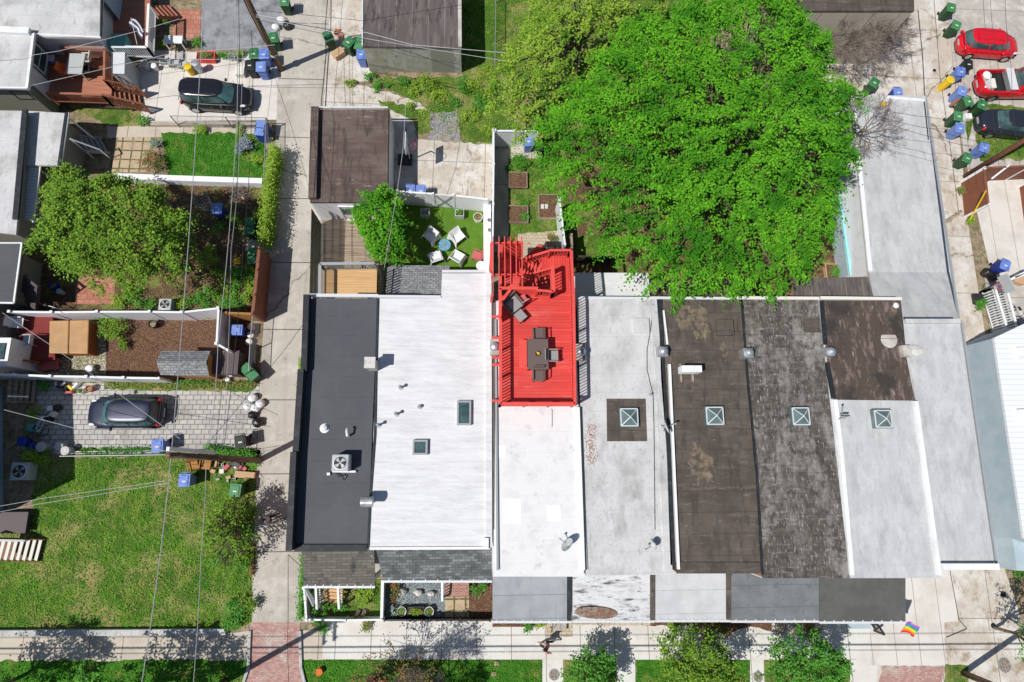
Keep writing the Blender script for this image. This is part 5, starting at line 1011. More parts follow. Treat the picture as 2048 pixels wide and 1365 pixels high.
# hot tub and its yard
q=PP([(99,642),(178,640),(176,708),(98,707)],.95); r=thing('hot_tub','hot tub under a tan folding cover in the pebble yard','hot tub',P(140,675,0)); MB().prism(inset(q,.04),0,.86).build('cabinet',MT['tubside'],r,bevel=.04)
c=[lerp(q[0],q[1],.5),lerp(q[3],q[2],.5)]
for pl in ([q[0],lerp(q[0],q[1],.493),lerp(q[3],q[2],.493),q[3]],[lerp(q[0],q[1],.507),q[1],q[2],lerp(q[3],q[2],.507)]): MB().prism(pl,.86,.97).build('cover',MT['tub'],r,bevel=.06)
q=P(48,650,.8); chair('patio_chair','white spindle backed patio chair in the shade by the vinyl fence','chair',(q[0],q[1],.8),R(-90),'white'); q=P(57,682,1.2); chair('patio_chair','pale blue folding chair on the dark red porch','chair',(q[0],q[1],.8),R(90),'bluepaint')
q=P(151,128,1.9); table('patio_table','grey glass patio table on the terracotta terrace','table',(q[0],q[1],1.2),.95,1.4,.72,'acgrey'); q=P(134,142,1.7); chair('patio_chair','orange wooden chair with striped cushion at the terrace table','chair',(q[0],q[1],1.2),R(-100),'orange')
q=P(172,118,1.7); chair('patio_chair','white metal chair on the right of the terrace table','chair',(q[0],q[1],1.2),R(90),'cream'); q=P(173,138,1.7); chair('patio_chair','dark metal chair below the white one at the terrace table','chair',(q[0],q[1],1.2),R(90),'blackm')
q=P(99,115,1.6); r=thing('cool_box','small white and blue cool box on the shaded terrace','box',(q[0],q[1],1.2)); MB().box((0,0,.15),(.4,.4,.3)).build('body',MT['binB'],bevel=.02).parent=r; MB().box((0,0,.33),(.44,.44,.06)).build('lid',MT['white'],bevel=.02).parent=r
q=P(346,79,.75); table('patio_table','white rectangular table on the pink brick patio','table',(q[0],q[1],0),1.15,.55,.75,'white')
for x,y,l in ((330,122,'left'),(350,125,'middle'),(366,129,'right')): q=P(x,y,.5); chair('metal_chair','%s of three wire garden chairs in the row of pots'%l,'chair',(q[0],q[1],0),R(5),'acgrey',.45,.4,.42,.8,group='wire garden chairs')
q=P(245,85,1.6); r=thing('playhouse','teal plastic storage bench by the blue grey wall','bench',(q[0]-.2,q[1],1.1)); MB().box((0,0,.3),(.9,.9,.6)).build('body',MT['teal'],bevel=.05).parent=r; MB().box((0,0,.63),(.95,.95,.08)).build('lid',MT['teal'],bevel=.03).parent=r
for x,y,rz,l in ((386,932,20,'left'),(411,930,-5,'right')): q=P(x,y,.5); chair('wooden_chair','%s of two orange wooden chairs by the fallen beam'%l,'chair',(q[0],q[1],0),R(rz+180),'shedwood',.5,.5,.4,.8,group='orange wooden chairs')
def flagmesh(name,label,c,pole,cols,L,Hh,rz,amp=.12):
    r=thing(name,label,'flag',c,rz); m=MB(); n=12; k=len(cols); vs=[]
    for j in range(k+1):
        for i in range(n+1):
            u=i/n; vs.append((u*L,-j/k*Hh+.1*math.sin(u*5),-.1+amp*math.sin(u*7+j*.8)-.25*j/k))
    m.v=vs
    for j in range(k):
        for i in range(n): m.f.append((j*(n+1)+i,j*(n+1)+i+1,(j+1)*(n+1)+i+1,(j+1)*(n+1)+i)); m.m.append(j)
    m.build('cloth',cols,None,smooth=True).parent=r; MB().tube(pole,.015,6).build('pole',MT['white']).parent=r
fc=[M('flag %d'%i,c,transl=.2) for i,c in enumerate([(.45,.12,.5),(.06,.2,.55),(.05,.4,.15),(.8,.65,.03),(.8,.28,.03),(.7,.04,.04)])]
q=P(1812,1246,2.6); flagmesh('rainbow_flag','rainbow flag hanging out past the dark porch roof corner',q,[(-.9,.5,-.15),(-.1,.05,.0),(.0,0,.0)],fc,.75,.62,R(-8))
fc=[M('stripe %d'%i,c) for i,c in enumerate([(.5,.5,.6),(.04,.04,.07),(.6,.6,.65),(.05,.05,.09)])]
q=P(262,36,2.4); flagmesh('striped_flag','black and white striped flag hanging over the terrace railing',q,[(0,0,0),(1.1,-.9,-.6)],fc,1.25,.4,R(-42))
# ------------------------------------------------------------ roof top things
def condenser(label,x,y,s,z0,pipe=False):
    q=P(x,y,z0+.75); r=thing('air_conditioner',label,'air conditioner',(q[0],q[1],z0)); h=.72
    MB().box((0,0,h/2),(s,s,h)).build('cabinet',MT['acgrey'],bevel=.05).parent=r
    o=MB().lathe((0,0,h),[(s*.42,.0),(s*.4,.02),(s*.36,.03)],24,False).build('fan_ring',MT['gutter']); o.parent=r; MB().cyl((0,0,h+.002),s*.37,.008,24).build('fan_well',MT['blackm']).parent=r
    m=MB()
    for i in range(4): a=i*math.pi/2+.4; m.add([(0,0,h+.02),(s*.34*math.cos(a),s*.34*math.sin(a),h+.02),(s*.3*math.cos(a+.7),s*.3*math.sin(a+.7),h+.025)],[(0,1,2)])
    m.build('fan_blades',MT['metal']).parent=r
    g=MB()
    for k in (.12,.22,.32): g.ring((0,0,h+.045),s*k*1.1,.005,18)
    g.build('grille',MT['blackm']).parent=r; return r
condenser('air conditioner condenser on the dark grey roof',680,926,.78,ZR+.05); condenser('air conditioner among shrubs behind the white vinyl fence',329,609,.72,.05); condenser('large white air conditioner in deep shade by the lawn corner',38,943,.95,.05)
q=P(684,943,ZR+.1); r=thing('roof_piping','white pipes and dark lines below the roof condenser','pipes',(q[0],q[1],ZR)); m=MB(); m.beam((-.45,0,.1),(.65,-.02,.1),.09,.08); m.build('rail',MT['white']).parent=r; m=MB(); m.tube([(-.3,-.05,.1),(-.1,-.25,.15),(.05,-.2,.2),(.1,-.4,.05),(.2,-.2,.1)],.035,6); m.build('line',MT['blackm']).parent=r; MB().box((-.62,-.12,.08),(.14,.12,.14)).build('block',MT['white']).parent=r
q=P(1384,738,ZR+.75); r=thing('mini_split_unit','slim white condenser unit on two stands on the brown roof','air conditioner',(q[0],q[1],ZR+.0)); MB().box((0,0,.45),(1.0,.34,.68)).build('cabinet',MT['white'],bevel=.02).parent=r
m=MB(); 
for i in range(9): m.box((-.12,-.175,.2+i*.06),(.68,.01,.02))
m.build('louvres',MT['acgrey']).parent=r
for i in (-.35,.25): MB().box((i,-.1,.06),(.1,.95,.1)).build('stand',MT['woodold']).parent=r
def dish(label,x,y,rz,z=ZR,s=.36):
    q=P(x,y,z+.4); r=thing('satellite_dish',label,'satellite dish',(q[0],q[1],z),rz); m=MB(); m.lathe((0,0,0),[(.01,.0),(s*.5,.03),(s*.85,.08),(s,.12)],22,False); rot=Matrix.Rotation(R(68),3,'Y'); m.v=[tuple(rot@Vector(v)+Vector((0,0,.5))) for v in m.v]; o=m.build('reflector',MT['acgrey'],smooth=True); o.parent=r; s_=o.modifiers.new('s','SOLIDIFY'); s_.thickness=.01
    m=MB(); m.tube([(-.05,0,.48),(.1,0,.25),(.5,0,.55)],.02,6); m.tube([(0,.22,0),(-.05,0,.48)],.022,6); m.tube([(0,-.22,0),(-.05,0,.48)],.022,6); m.box((.52,0,.58),(.08,.08,.1)); m.build('arm',MT['greypaint']).parent=r
dish('satellite dish near the front of the bright white roof',1137,1092,R(140)); dish('satellite dish on the ridge beside the brown roof and dark patch',1329,856,R(20)); dish('small broken dish mount at the front of the pale roof',1310,1090,R(200),s=.2); dish('small dish mount behind the skylight of the grey front roof',1688,836,R(100),s=.22)
q=P(1755,618,0); 
# basketball hoops
def hoop(label,bx,by,tx,ty,h,board,rz):
    b=P(bx,by,0); t=P(tx,ty,h); r=thing('basketball_hoop',label,'basketball hoop',(b[0],b[1],0)); m=MB(); m.tube([b,(b[0],b[1],h*.75),(t[0],t[1],h)],.045,8); m.build('pole',MT['metal'],r)
    n=(math.cos(rz),math.sin(rz)); o=MB().box((t[0],t[1],h+.05),(.05,1.1,.75),rz).build('backboard',MT[board],r,bevel=.02); k=MB().ring((t[0]+n[0]*.35,t[1]+n[1]*.35,h-.18),.23,.018,20).build('rim',MT['tail'],r)
    m=MB()
    for i in range(10):
        a=i*.628; m.tube([(t[0]+n[0]*.35+.22*math.cos(a),t[1]+n[1]*.35+.22*math.sin(a),h-.18),(t[0]+n[0]*.35+.12*math.cos(a+.3),t[1]+n[1]*.35+.12*math.sin(a+.3),h-.6)],.006,3)
    m.build('net',MT['white'],r); m=MB(); m.box((b[0]-.3,b[1],.12),(.9,.7,.24)); m.build('base',MT['blackm'],r,bevel=.04)
hoop('basketball hoop with red rim standing beside the brown roofed garage',820,322,812,288,2.9,'white',0); hoop('basketball hoop with clear fan board over the white railing',1965,600,2012,568,2.6,'acgrey',R(200))
# ------------------------------------------------------------ poles
def pole(label,b,t,h,r0=.19,arms=(),mat='pole'):
    """b: pixel of the foot, t: pixel the pole passes at height h"""
    a=P(*b,0); r=thing('utility_pole',label,'utility pole',(a[0],a[1],0),0,'wooden utility poles'); c=(a[0]+.0,a[1]+.0,h); MB().tube([(a[0],a[1],0),(a[0],a[1],h*.5),c],r0,14,r0*.72).build('pole',MT[mat],r,smooth=True)
    for z,L,rz in arms:
        m=MB(); d=(math.cos(rz)*L/2,math.sin(rz)*L/2); m.beam((a[0]-d[0],a[1]-d[1],z),(a[0]+d[0],a[1]+d[1],z),.1,.12); o=m.build('crossarm',MT[mat],r); m=MB()
        for s in (-.9,-.4,.4,.9): m.cyl((a[0]+d[0]*s,a[1]+d[1]*s,z+.06),.05,.18,8)
        m.build('insulator',MT['acgrey'],o)
    return a,r
p1,r1_=pole('tall leaning-looking utility pole beside the alley above the black car',(563,140),(493,0),9.5,arms=((8.8,2.2,R(10)),))
m=MB(); m.cyl((p1[0]+.35,p1[1]+.1,6.6),.2,.75,14); m.build('transformer',MT['gutter'],r1_); m=MB(); m.ring((p1[0],p1[1],1.6),.22,.03); m.ring((p1[0],p1[1],1.5),.22,.03); m.build('band',MT['metal'],r1_)
m=MB(); m.tube([(p1[0]-.2,p1[1],2.6),(p1[0]-.22,p1[1],5.5),(p1[0]-.15,p1[1],8)],.035,6); m.build('conduit',MT['blackm'],r1_); m=MB(); m.tube([(p1[0],p1[1],7.6),(p1[0]+1.0,p1[1]+.1,7.9),(p1[0]+1.7,p1[1]-.3,7.9)],.04,6); m.ball((p1[0]+2.0,p1[1]-.45,7.85),(.42,.2,.1),12,6); m.build('street_light',MT['gutter'],r1_,smooth=True)
p2_,r2_=pole('thick grey utility pole lying outward over the lawn from the alley corner',(519,921),(320,905),10.5,.17)
MB().box((p2_[0]-.05,p2_[1]+.25,8.2),(.12,.16,4.5)).build('cable_guard',MT['white'],r2_)
p3,r3_=pole('utility pole at the bottom left of the picture by the brick lane',(450,1363),(440,1400),9.5,.16,arms=((9.2,2.2,R(90)),(8.3,2.0,R(90)),(8.8,1.6,R(0))))
p4,r4_=pole('brown utility pole at the bottom right corner grass patch',(1926,1346),(1990,1370),9.5,.17)
p5,r5_=pole('red brown utility pole rising over the right-hand red fence',(1930,353),(2048,272),9.0,.17,mat='woodbrown')
r=thing('timber_beam','loose grey timber baulk lying across the right alley','timber',P(1910,435,0)); MB().beam(P(1888,446,.15),P(1922,423,.15),.2,.22).build('beam',MT['woodold'],r)
r=thing('timber_board','rusty brown board leaning on the bins behind the pickup','timber',P(1925,200,0)); MB().beam(P(1901,212,.3),P(1941,178,1.1),.2,.05).build('board',MT['woodbrown'],r)
r=thing('guy_wire_guard','yellow guy wire guard slanting over the red fence panel','guard',P(1937,443,0)); MB().tube([P(1937,445,.05),P(1972,382,2.4)],.045,8).build('tube',MT['yellow'],r)
r=thing('fence_rail','loose white bar leaning from the red fence over the pale drive','rail',P(1990,350,0)); MB().beam(P(1983,358,1.7),P(2018,331,1.9),.1,.07).build('bar',MT['white'],r)
# ------------------------------------------------------------ cables
def cable(label,pts,r=.016,mat='wire',sag=.5,group='overhead cables'):
    q=[]; 
    for a,b in zip(pts,pts[1:]):
        for i in range(12): t=i/12; p=lerp(a,b,t); q.append((p[0],p[1],p[2]-sag*4*t*(1-t)))
    q.append(pts[-1]); single(MB().tube(q,r,4).build('overhead_cable',MT[mat]),label,'cable',group)
Q=lambda x,y,z:P(x,y,z)
for lab,pts,r,mt,sg in [
 ('pale cable running down the left gardens nearest the terraces',[Q(410,-30,7.5),Q(343,905,7.5),Q(278,1400,7.5)],.02,'wire',.2),
 ('pale cable running down over the big lawn beside the first',[Q(412,925,7),Q(402,1110,7),Q(384,1400,7)],.014,'wire',.1),
 ('second cable of the bundle beside the left alley',[Q(470,-30,7),Q(474,240,7),Q(436,690,7),Q(415,900,7)],.017,'wire',.2),
 ('dark cable of the bundle crossing the small lush lawn',[Q(476,-30,7.2),Q(476,300,7.2),Q(458,560,7.2),Q(430,905,7.2)],.014,'wireb',.2),
 ('third pale cable of the bundle passing the blue bin in shade',[Q(484,-20,7.2),Q(480,260,7.2),Q(462,500,7.2),Q(444,905,7.2)],.012,'wire',.2),
 ('dark cable ending at the driveway corner junk',[Q(502,60,7.4),Q(504,200,7.4),Q(486,500,7.4),Q(447,900,7.4)],.014,'wireb',.2),
 ('pale house cable to the terrace from the alley pole',[Q(540,115,5),Q(270,114,4.6)],.014,'wire',.2),
 ('pale house cable to the olive sided house',[Q(60,172,3.4),Q(200,140,4.2),Q(330,110,5),Q(550,90,6)],.014,'wire',.0),
 ('pale house cable to the top terrace railing',[Q(-20,124,3.4),Q(120,102,4),Q(285,60,5),Q(360,38,5.4)],.014,'wire',.0),
 ('thin diagonal guy cable crossing the alley to the brown garage',[Q(548,150,4),Q(585,260,4),Q(622,390,4)],.01,'wireb',.0),
 ('thin cable slanting across the alley to the dark grey roof',[Q(612,640,5),Q(545,730,5),Q(412,892,5)],.012,'wireb',.1),
 ('pale cable over the hot tub to the navy car',[Q(5,626,4),Q(100,690,4),Q(220,775,4),Q(360,878,5)],.014,'wire',.0),
 ('cable over the shaded steps to the drive lower edge',[Q(8,820,4),Q(160,860,4),Q(340,905,5)],.014,'wire',.1),
 ('upper of the cables slanting over the lawn from the left house',[Q(-20,1016,5),Q(80,998,5),Q(330,962,6)],.012,'wire',.1),
 ('lower of the cables slanting over the lawn from the left house',[Q(-20,1028,5),Q(80,1008,5),Q(340,966,6)],.012,'wire',.1),
 ('dark cable from the alley pole over the garage roof upper',[Q(505,20,8),Q(727,42,8),Q(925,10,8)],.014,'wireb',.0),
 ('dark cable from the alley pole to the far tree',[Q(510,34,7.6),Q(660,60,7.6),Q(830,108,7.6),Q(920,140,7.6)],.02,'wireb',.0),
 ('pale cable over the garage roof front edge',[Q(512,30,8),Q(735,66,8),Q(825,90,8),Q(1010,106,8)],.018,'wire',.0),
 ('second pale cable over the garage roof front edge',[Q(512,34,7.8),Q(735,78,7.8),Q(850,97,7.8),Q(1010,122,7.8)],.014,'wire',.0),
 ('dark cable along the top of the garage wall',[Q(512,40,7.8),Q(735,86,7.8),Q(820,112,7.8),Q(925,130,7.8)],.012,'wireb',.0),
 ('pale cable from the brown garage shadow over the turf yard fence',[Q(812,205,5),Q(806,300,4.6),Q(794,386,4),Q(780,470,4),Q(768,540,4)],.015,'wire',.0),
 ('left dark cable in the upper right parking area',[Q(1966,-20,7),Q(1980,120,7),Q(1998,330,7)],.012,'wireb',.1),
 ('middle dark cable in the upper right parking area',[Q(1980,-20,7),Q(1996,130,7),Q(2010,330,7)],.012,'wireb',.1),
 ('right dark cable in the upper right parking area',[Q(2010,-20,7),Q(2022,130,7),Q(2040,330,7)],.014,'wireb',.1),
 ('upper cable slanting across the long roof to the pole',[Q(1745,215,7.5),Q(1860,235,7.5),Q(2060,255,7.5)],.013,'wireb',.1),
 ('middle cable slanting across the long roof',[Q(1765,235,7.5),Q(1865,258,7.5),Q(1990,290,7.5)],.013,'wireb',.1),
 ('lower cable slanting across the long roof',[Q(1780,248,7.5),Q(1880,278,7.5),Q(1960,296,7.5)],.013,'wireb',.1),
 ('thin curving lead down the pale roof of the deck neighbour',[Q(1289,545,3.9),Q(1306,610,ZR+.15)],.015,'wireb',.0),
]: cable(lab,pts,r,mt,sg)
q0=[P(x,y,ZR+.03) for x,y in ((1306,612),(1301,660),(1294,700),(1294,740),(1306,790),(1308,860),(1310,1060))]; single(MB().tube(q0,.015,5).build('roof_cable',MT['wireb']),'thin black cable lying along the pale weathered roof','cable')
# street cables just south of the picture: their shadows fall on the pavement
for yy,z,r,l in ((1297,8,.045,'thick'),(1275,8.6,.018,'upper thin'),(1308,7.4,.018,'lower thin')):
    a=P(-150,yy+1,0); b=P(2200,yy-10,0); s=z/math.tan(SEL); dx,dy=s*math.cos(SAZ),s*math.sin(SAZ)
    cable('%s street cable running past the front of the houses'%l,[(a[0]-dx,a[1]-dy,z),(b[0]-dx,b[1]-dy,z)],r,'wireb',.0)
# ------------------------------------------------------------ bags, boxes, junk
def blob(name,label,cat,x,y,z,r,mat,jit=.35,z0=0,group=None):
    q=P(x,y,z); m=MB(); m.ball((q[0],q[1],z0+r[2]*.85),r,12,8,jit); single(m.build(name,MT[mat],smooth=True),label,cat,group)
GB='rubbish bags on the paved drive corner'
for i,(x,y,l,m_) in enumerate(((505,796,'topmost white bag',0),(520,808,'right-hand white bag',0),(510,816,'lowest white bag',0),(495,812,'flat white carton-like bag',0),(504,830,'dark maroon bag',1))): blob('rubbish_bag','%s of the rubbish heap at the driveway mouth'%l,'bag',x,y,.3,(.26,.25,.25),'bag' if not m_ else 'bagk',group=GB)
blob('rubbish_bag','black and white bagged heap below the white bags','bag',514,845,.3,(.32,.3,.25),'bagk',group=GB)
for x,y,l in ((1978,545,'left black bag'),(1990,552,'right black bag')): blob('rubbish_bag','%s beside the blue bin at the white railing'%l,'bag',x,y,.4,(.35,.3,.3),'bagk')
blob('rubbish_bag','white bag on the ground below the alley street light','bag',562,38,.3,(.3,.25,.22),'bag'); blob('rubbish_bag','smaller white bag left of the street light bag','bag',551,52,.3,(.28,.24,.2),'bag'); blob('rubbish_bag','black bag behind the two white bags near the street light','bag',574,50,.3,(.3,.25,.22),'bagk')
blob('rubbish_bag','dark blue bag pile at the stone urns','bag',60,893,.3,(.3,.25,.2),'binBd'); blob('tarpaulin','teal crumpled tarpaulin in the dark corner','tarpaulin',62,855,.3,(.42,.28,.15),'teal')
def crate(label,x,y,s,mat,rz=0,name='cardboard_box',cat='box'):
    q=P(x,y,s[2]); m=MB(); m.box((0,0,s[2]/2),s); m.box((0,0,s[2]+.008),(s[0]*.98,.05,.01)); r=thing(name,label,cat,(q[0],q[1],0),R(rz)); m.build('box',MT[mat],bevel=.01).parent=r
crate('cardboard box between the green bins by the garage corner',676,104,(.75,.5,.4),'card',40); crate('white fronted carton left of the big black bin',479,141,(.55,.6,.4),'cream'); crate('white box beside the pickup bins at the lamp of the saloon',1938,232,(.45,.4,.3),'white'); crate('long pale timber board pile beside the junk heap',489,950,(1.1,.35,.3),'card',-5,'timber_pile','timber'); crate('yellow box near the dark bins under the tree',475,520,(.3,.3,.2),'yellow',15,'yellow_box')
crate('brown cardboard box in the railed yard at the right edge',2040,560,(.7,.45,.4),'card',-20); crate('yellow tool case on the long pale roof end',0,0,(.3,.3,.2),'yellow') if 0 else None
q=P(1769,207,2.6); blob('roof_debris','crumpled yellow bag on the far end of the long roof','bag',1769,207,2.5,(.22,.18,.12),'yellow',z0=2.33)
js=thing('junk_pile','heap of mixed scrap, clothes and sticks at the lawn corner','junk',P(455,940,0))
for i in range(26):
    x,y=rnd.uniform(425,492),rnd.uniform(925,965); q=P(x,y,.1); s=rnd.uniform(.08,.24); m=MB(); m.box((q[0],q[1],s/2),(s*rnd.uniform(.6,2),s,s),rnd.random()*3); m.build('scrap',MT[rnd.choice(['bag','bagk','blackm','card','greypaint','cream','binK','pinkred'])],js)
js=thing('brick_rubble','small heap of orange rubble and branches beside the green bins','rubble',P(675,68,0))
for i in range(14):
    x,y=rnd.uniform(667,688),rnd.uniform(60,76); q=P(x,y,.1); m=MB(); m.box((q[0],q[1],.08),(.22,.12,.1),rnd.random()*3); m.build('brick',MT['terra'],js)
js=thing('stick_heap','bleached heap of cut sticks and twigs at the garden end','sticks',P(485,405,0)); m=MB()
for i in range(110): x,y=rnd.gauss(485,11),rnd.gauss(400,11); q=P(x,y,.0); a=rnd.random()*3.1; l=rnd.uniform(.3,.8); z=rnd.uniform(.05,.4); m.tube([(q[0],q[1],z),(q[0]+l*math.cos(a),q[1]+l*math.sin(a),z+rnd.uniform(-.05,.2))],.012,4)
m.build('sticks',MT['twig'],js)
for i,(x,y) in enumerate(((500,412),(505,418),(496,408))): MB().beam(P(x-12,y-14,.4),P(x+6,y+12,.4),.09,.03).build('board',MT['card'],js)
r=thing('wire_hoops','stack of round wire plant hoops in the tree shade','hoops',P(405,405,0))
for i in range(7): q=P(400+i*3,398+i*3,.3); MB().ring((q[0],q[1],.15+i*.05),.5-i*.04,.012,22).build('hoop',MT['chain'],r)
def bike(label,x,y,rz):
    q=P(x,y,.4); r=thing('bicycle',label,'bicycle',(q[0],q[1],0),R(rz))
    for s in (-.52,.52):
        o=MB().ring((s,0,.34),.33,.02,22,'y').build('wheel',MT['tyre']); o.parent=r; m=MB()
        for i in range(8): a=i*.785; m.tube([(s,0,.34),(s+.32*math.cos(a),0,.34+.32*math.sin(a))],.004,3)
        m.build('spokes',MT['chrome']).parent=o
    m=MB(); m.tube([(-.52,0,.34),(-.1,0,.32),(.35,0,.75),(-.2,0,.78),(-.1,0,.32)],.02,6); m.tube([(-.52,0,.34),(-.2,0,.78)],.015,5); m.tube([(.52,0,.34),(.35,0,.95)],.02,6); m.build('frame',MT['white']).parent=r
    MB().tube([(.3,-.28,.98),(.38,0,.96),(.3,.28,.98)],.018,6).build('handlebar',MT['chrome']).parent=r; MB().box((-.25,0,.86),(.28,.14,.06)).build('saddle',MT['blackm'],bevel=.02).parent=r
bike('pale framed bicycle lying by the white vinyl fence in shade',108,616,-15); bike('bicycle among clutter by the green bush on the paved drive',86,800 if 0 else 848,60); bike('bicycle in the railed yard at the right edge',2032,628,-60)
r=thing('garden_toys','jumble of folded chair and toys at the fence by the drive','toys',P(125,772,0))
for i,(x,y,c) in enumerate(((118,774,'blackm'),(125,770,'metal'),(130,778,'binK'),(140,776,'yellow'),(137,785,'pinkred'),(150,772,'white'),(112,770,'metal'))): q=P(x,y,.3); MB().box((q[0],q[1],.18),(.35,.12,.3),i*.8).build('toy',MT[c],r)
r=thing('equipment_stack','white tools and battery boxes on the paved drive','tools',P(105,822,0))
for i,(x,y,c) in enumerate(((101,817,'white'),(113,815,'blackm'),(106,828,'cream'),(96,838,'blackm'))): q=P(x,y,.3); MB().box((q[0],q[1],.2),(.3,.28,.35),i*.5).build('box',MT[c],r,bevel=.02)
r=thing('wooden_sledge','two old grey boards leaning inside the left front garden','timber',P(716,1230,0))
for i in (0,12): MB().beam(P(718+i,1220,.1),P(710+i,1240,.6),.2,.05).build('board',MT['woodold'],r)
for x,y,s,l in ((804,1184,.28,'leftmost'),(837,1186,.24,'middle'),(863,1188,.2,'rightmost')): blob('pale_rock','%s pale rock on the blue gravel bed'%l,'rock',x,y,.12,(s,s*.7,.16),'stone',.5,group='pale rocks on gravel')
for x,y,l in ((994,1327,'pale stone nearest the walk at the lawn strip'),(988,1348,'pale stone lower in the lawn strip')): blob('pale_rock',l,'rock',x,y,.06,(.16,.13,.05),'tanslab',.5)
r=thing('drain_marker','small orange bucket on the grass by the brick lane','bucket',P(638,1345,0)); q=P(638,1345,.3); MB().cyl((q[0],q[1],0),.13,.3,14,.17).build('bucket',MT['orange'],r)
for x,y,s,l in ((1108,1350,.3,'round iron cover in the concrete walk through the lawn strip'),(1516,1354,.28,'round grey cover in the right-hand concrete walk'),(2009,1331,.38,'brown cast iron manhole cover on the right alley mouth'),):
    q=P(x,y,.03); r=thing('manhole_cover',l,'manhole cover',(q[0],q[1],.02)); MB().cyl((0,0,0),s,.025,26).build('rim',MT['metal']).parent=r; m=MB(); m.cyl((0,0,.005),s*.86,.026,26); m.build('cover',M('cover%d'%x,(.3,.25,.21),[('cell',(.16,.12,.1),22,.5,.6)])).parent=r
for x,y,s in ((1869,141,.12),(2007,1189,.16),(1987,1252,.15)): q=P(x,y,.03); r=thing('drain_cover','small dark round cover in the alley, %s'%('level with the green and blue bins' if y<200 else 'upper one near the street end' if y<1200 else 'lower one near the street end'),'drain cap',(q[0],q[1],.015)); MB().cyl((0,0,0),s,.02,16).build('plate',MT['blackm']).parent=r
r=thing('paving_slab','two pale square slabs on the right-hand raised bed','slab',P(1088,413,.25)); MB().box((P(1085,413,.3)[0],P(1085,413,.3)[1],.25),(.2,.3,.05)).build('slab',MT['stone'],r); MB().box((P(1093,413,.3)[0],P(1093,413,.3)[1],.25),(.2,.3,.05)).build('slab',MT['stone'],r)
r=thing('barbecue','covered black barbecue against the white fence by the red stairs','barbecue',P(1107,492,0)); q=P(1107,490,1.0); m=MB(); m.box((q[0],q[1],.5),(1.0,.5,1.0),0,1.15); m.build('cover',MT['bagk'],r,bevel=.08)
r=thing('compost_bin','black round composter behind the raised bed garden','composter',P(1086,300,0)); q=P(1086,291,.8); m=MB(); m.lathe((q[0],q[1],0),[(.36,0),(.32,.6),(.2,.8),(.05,.84)],18); m.build('body',MT['binK'],r)
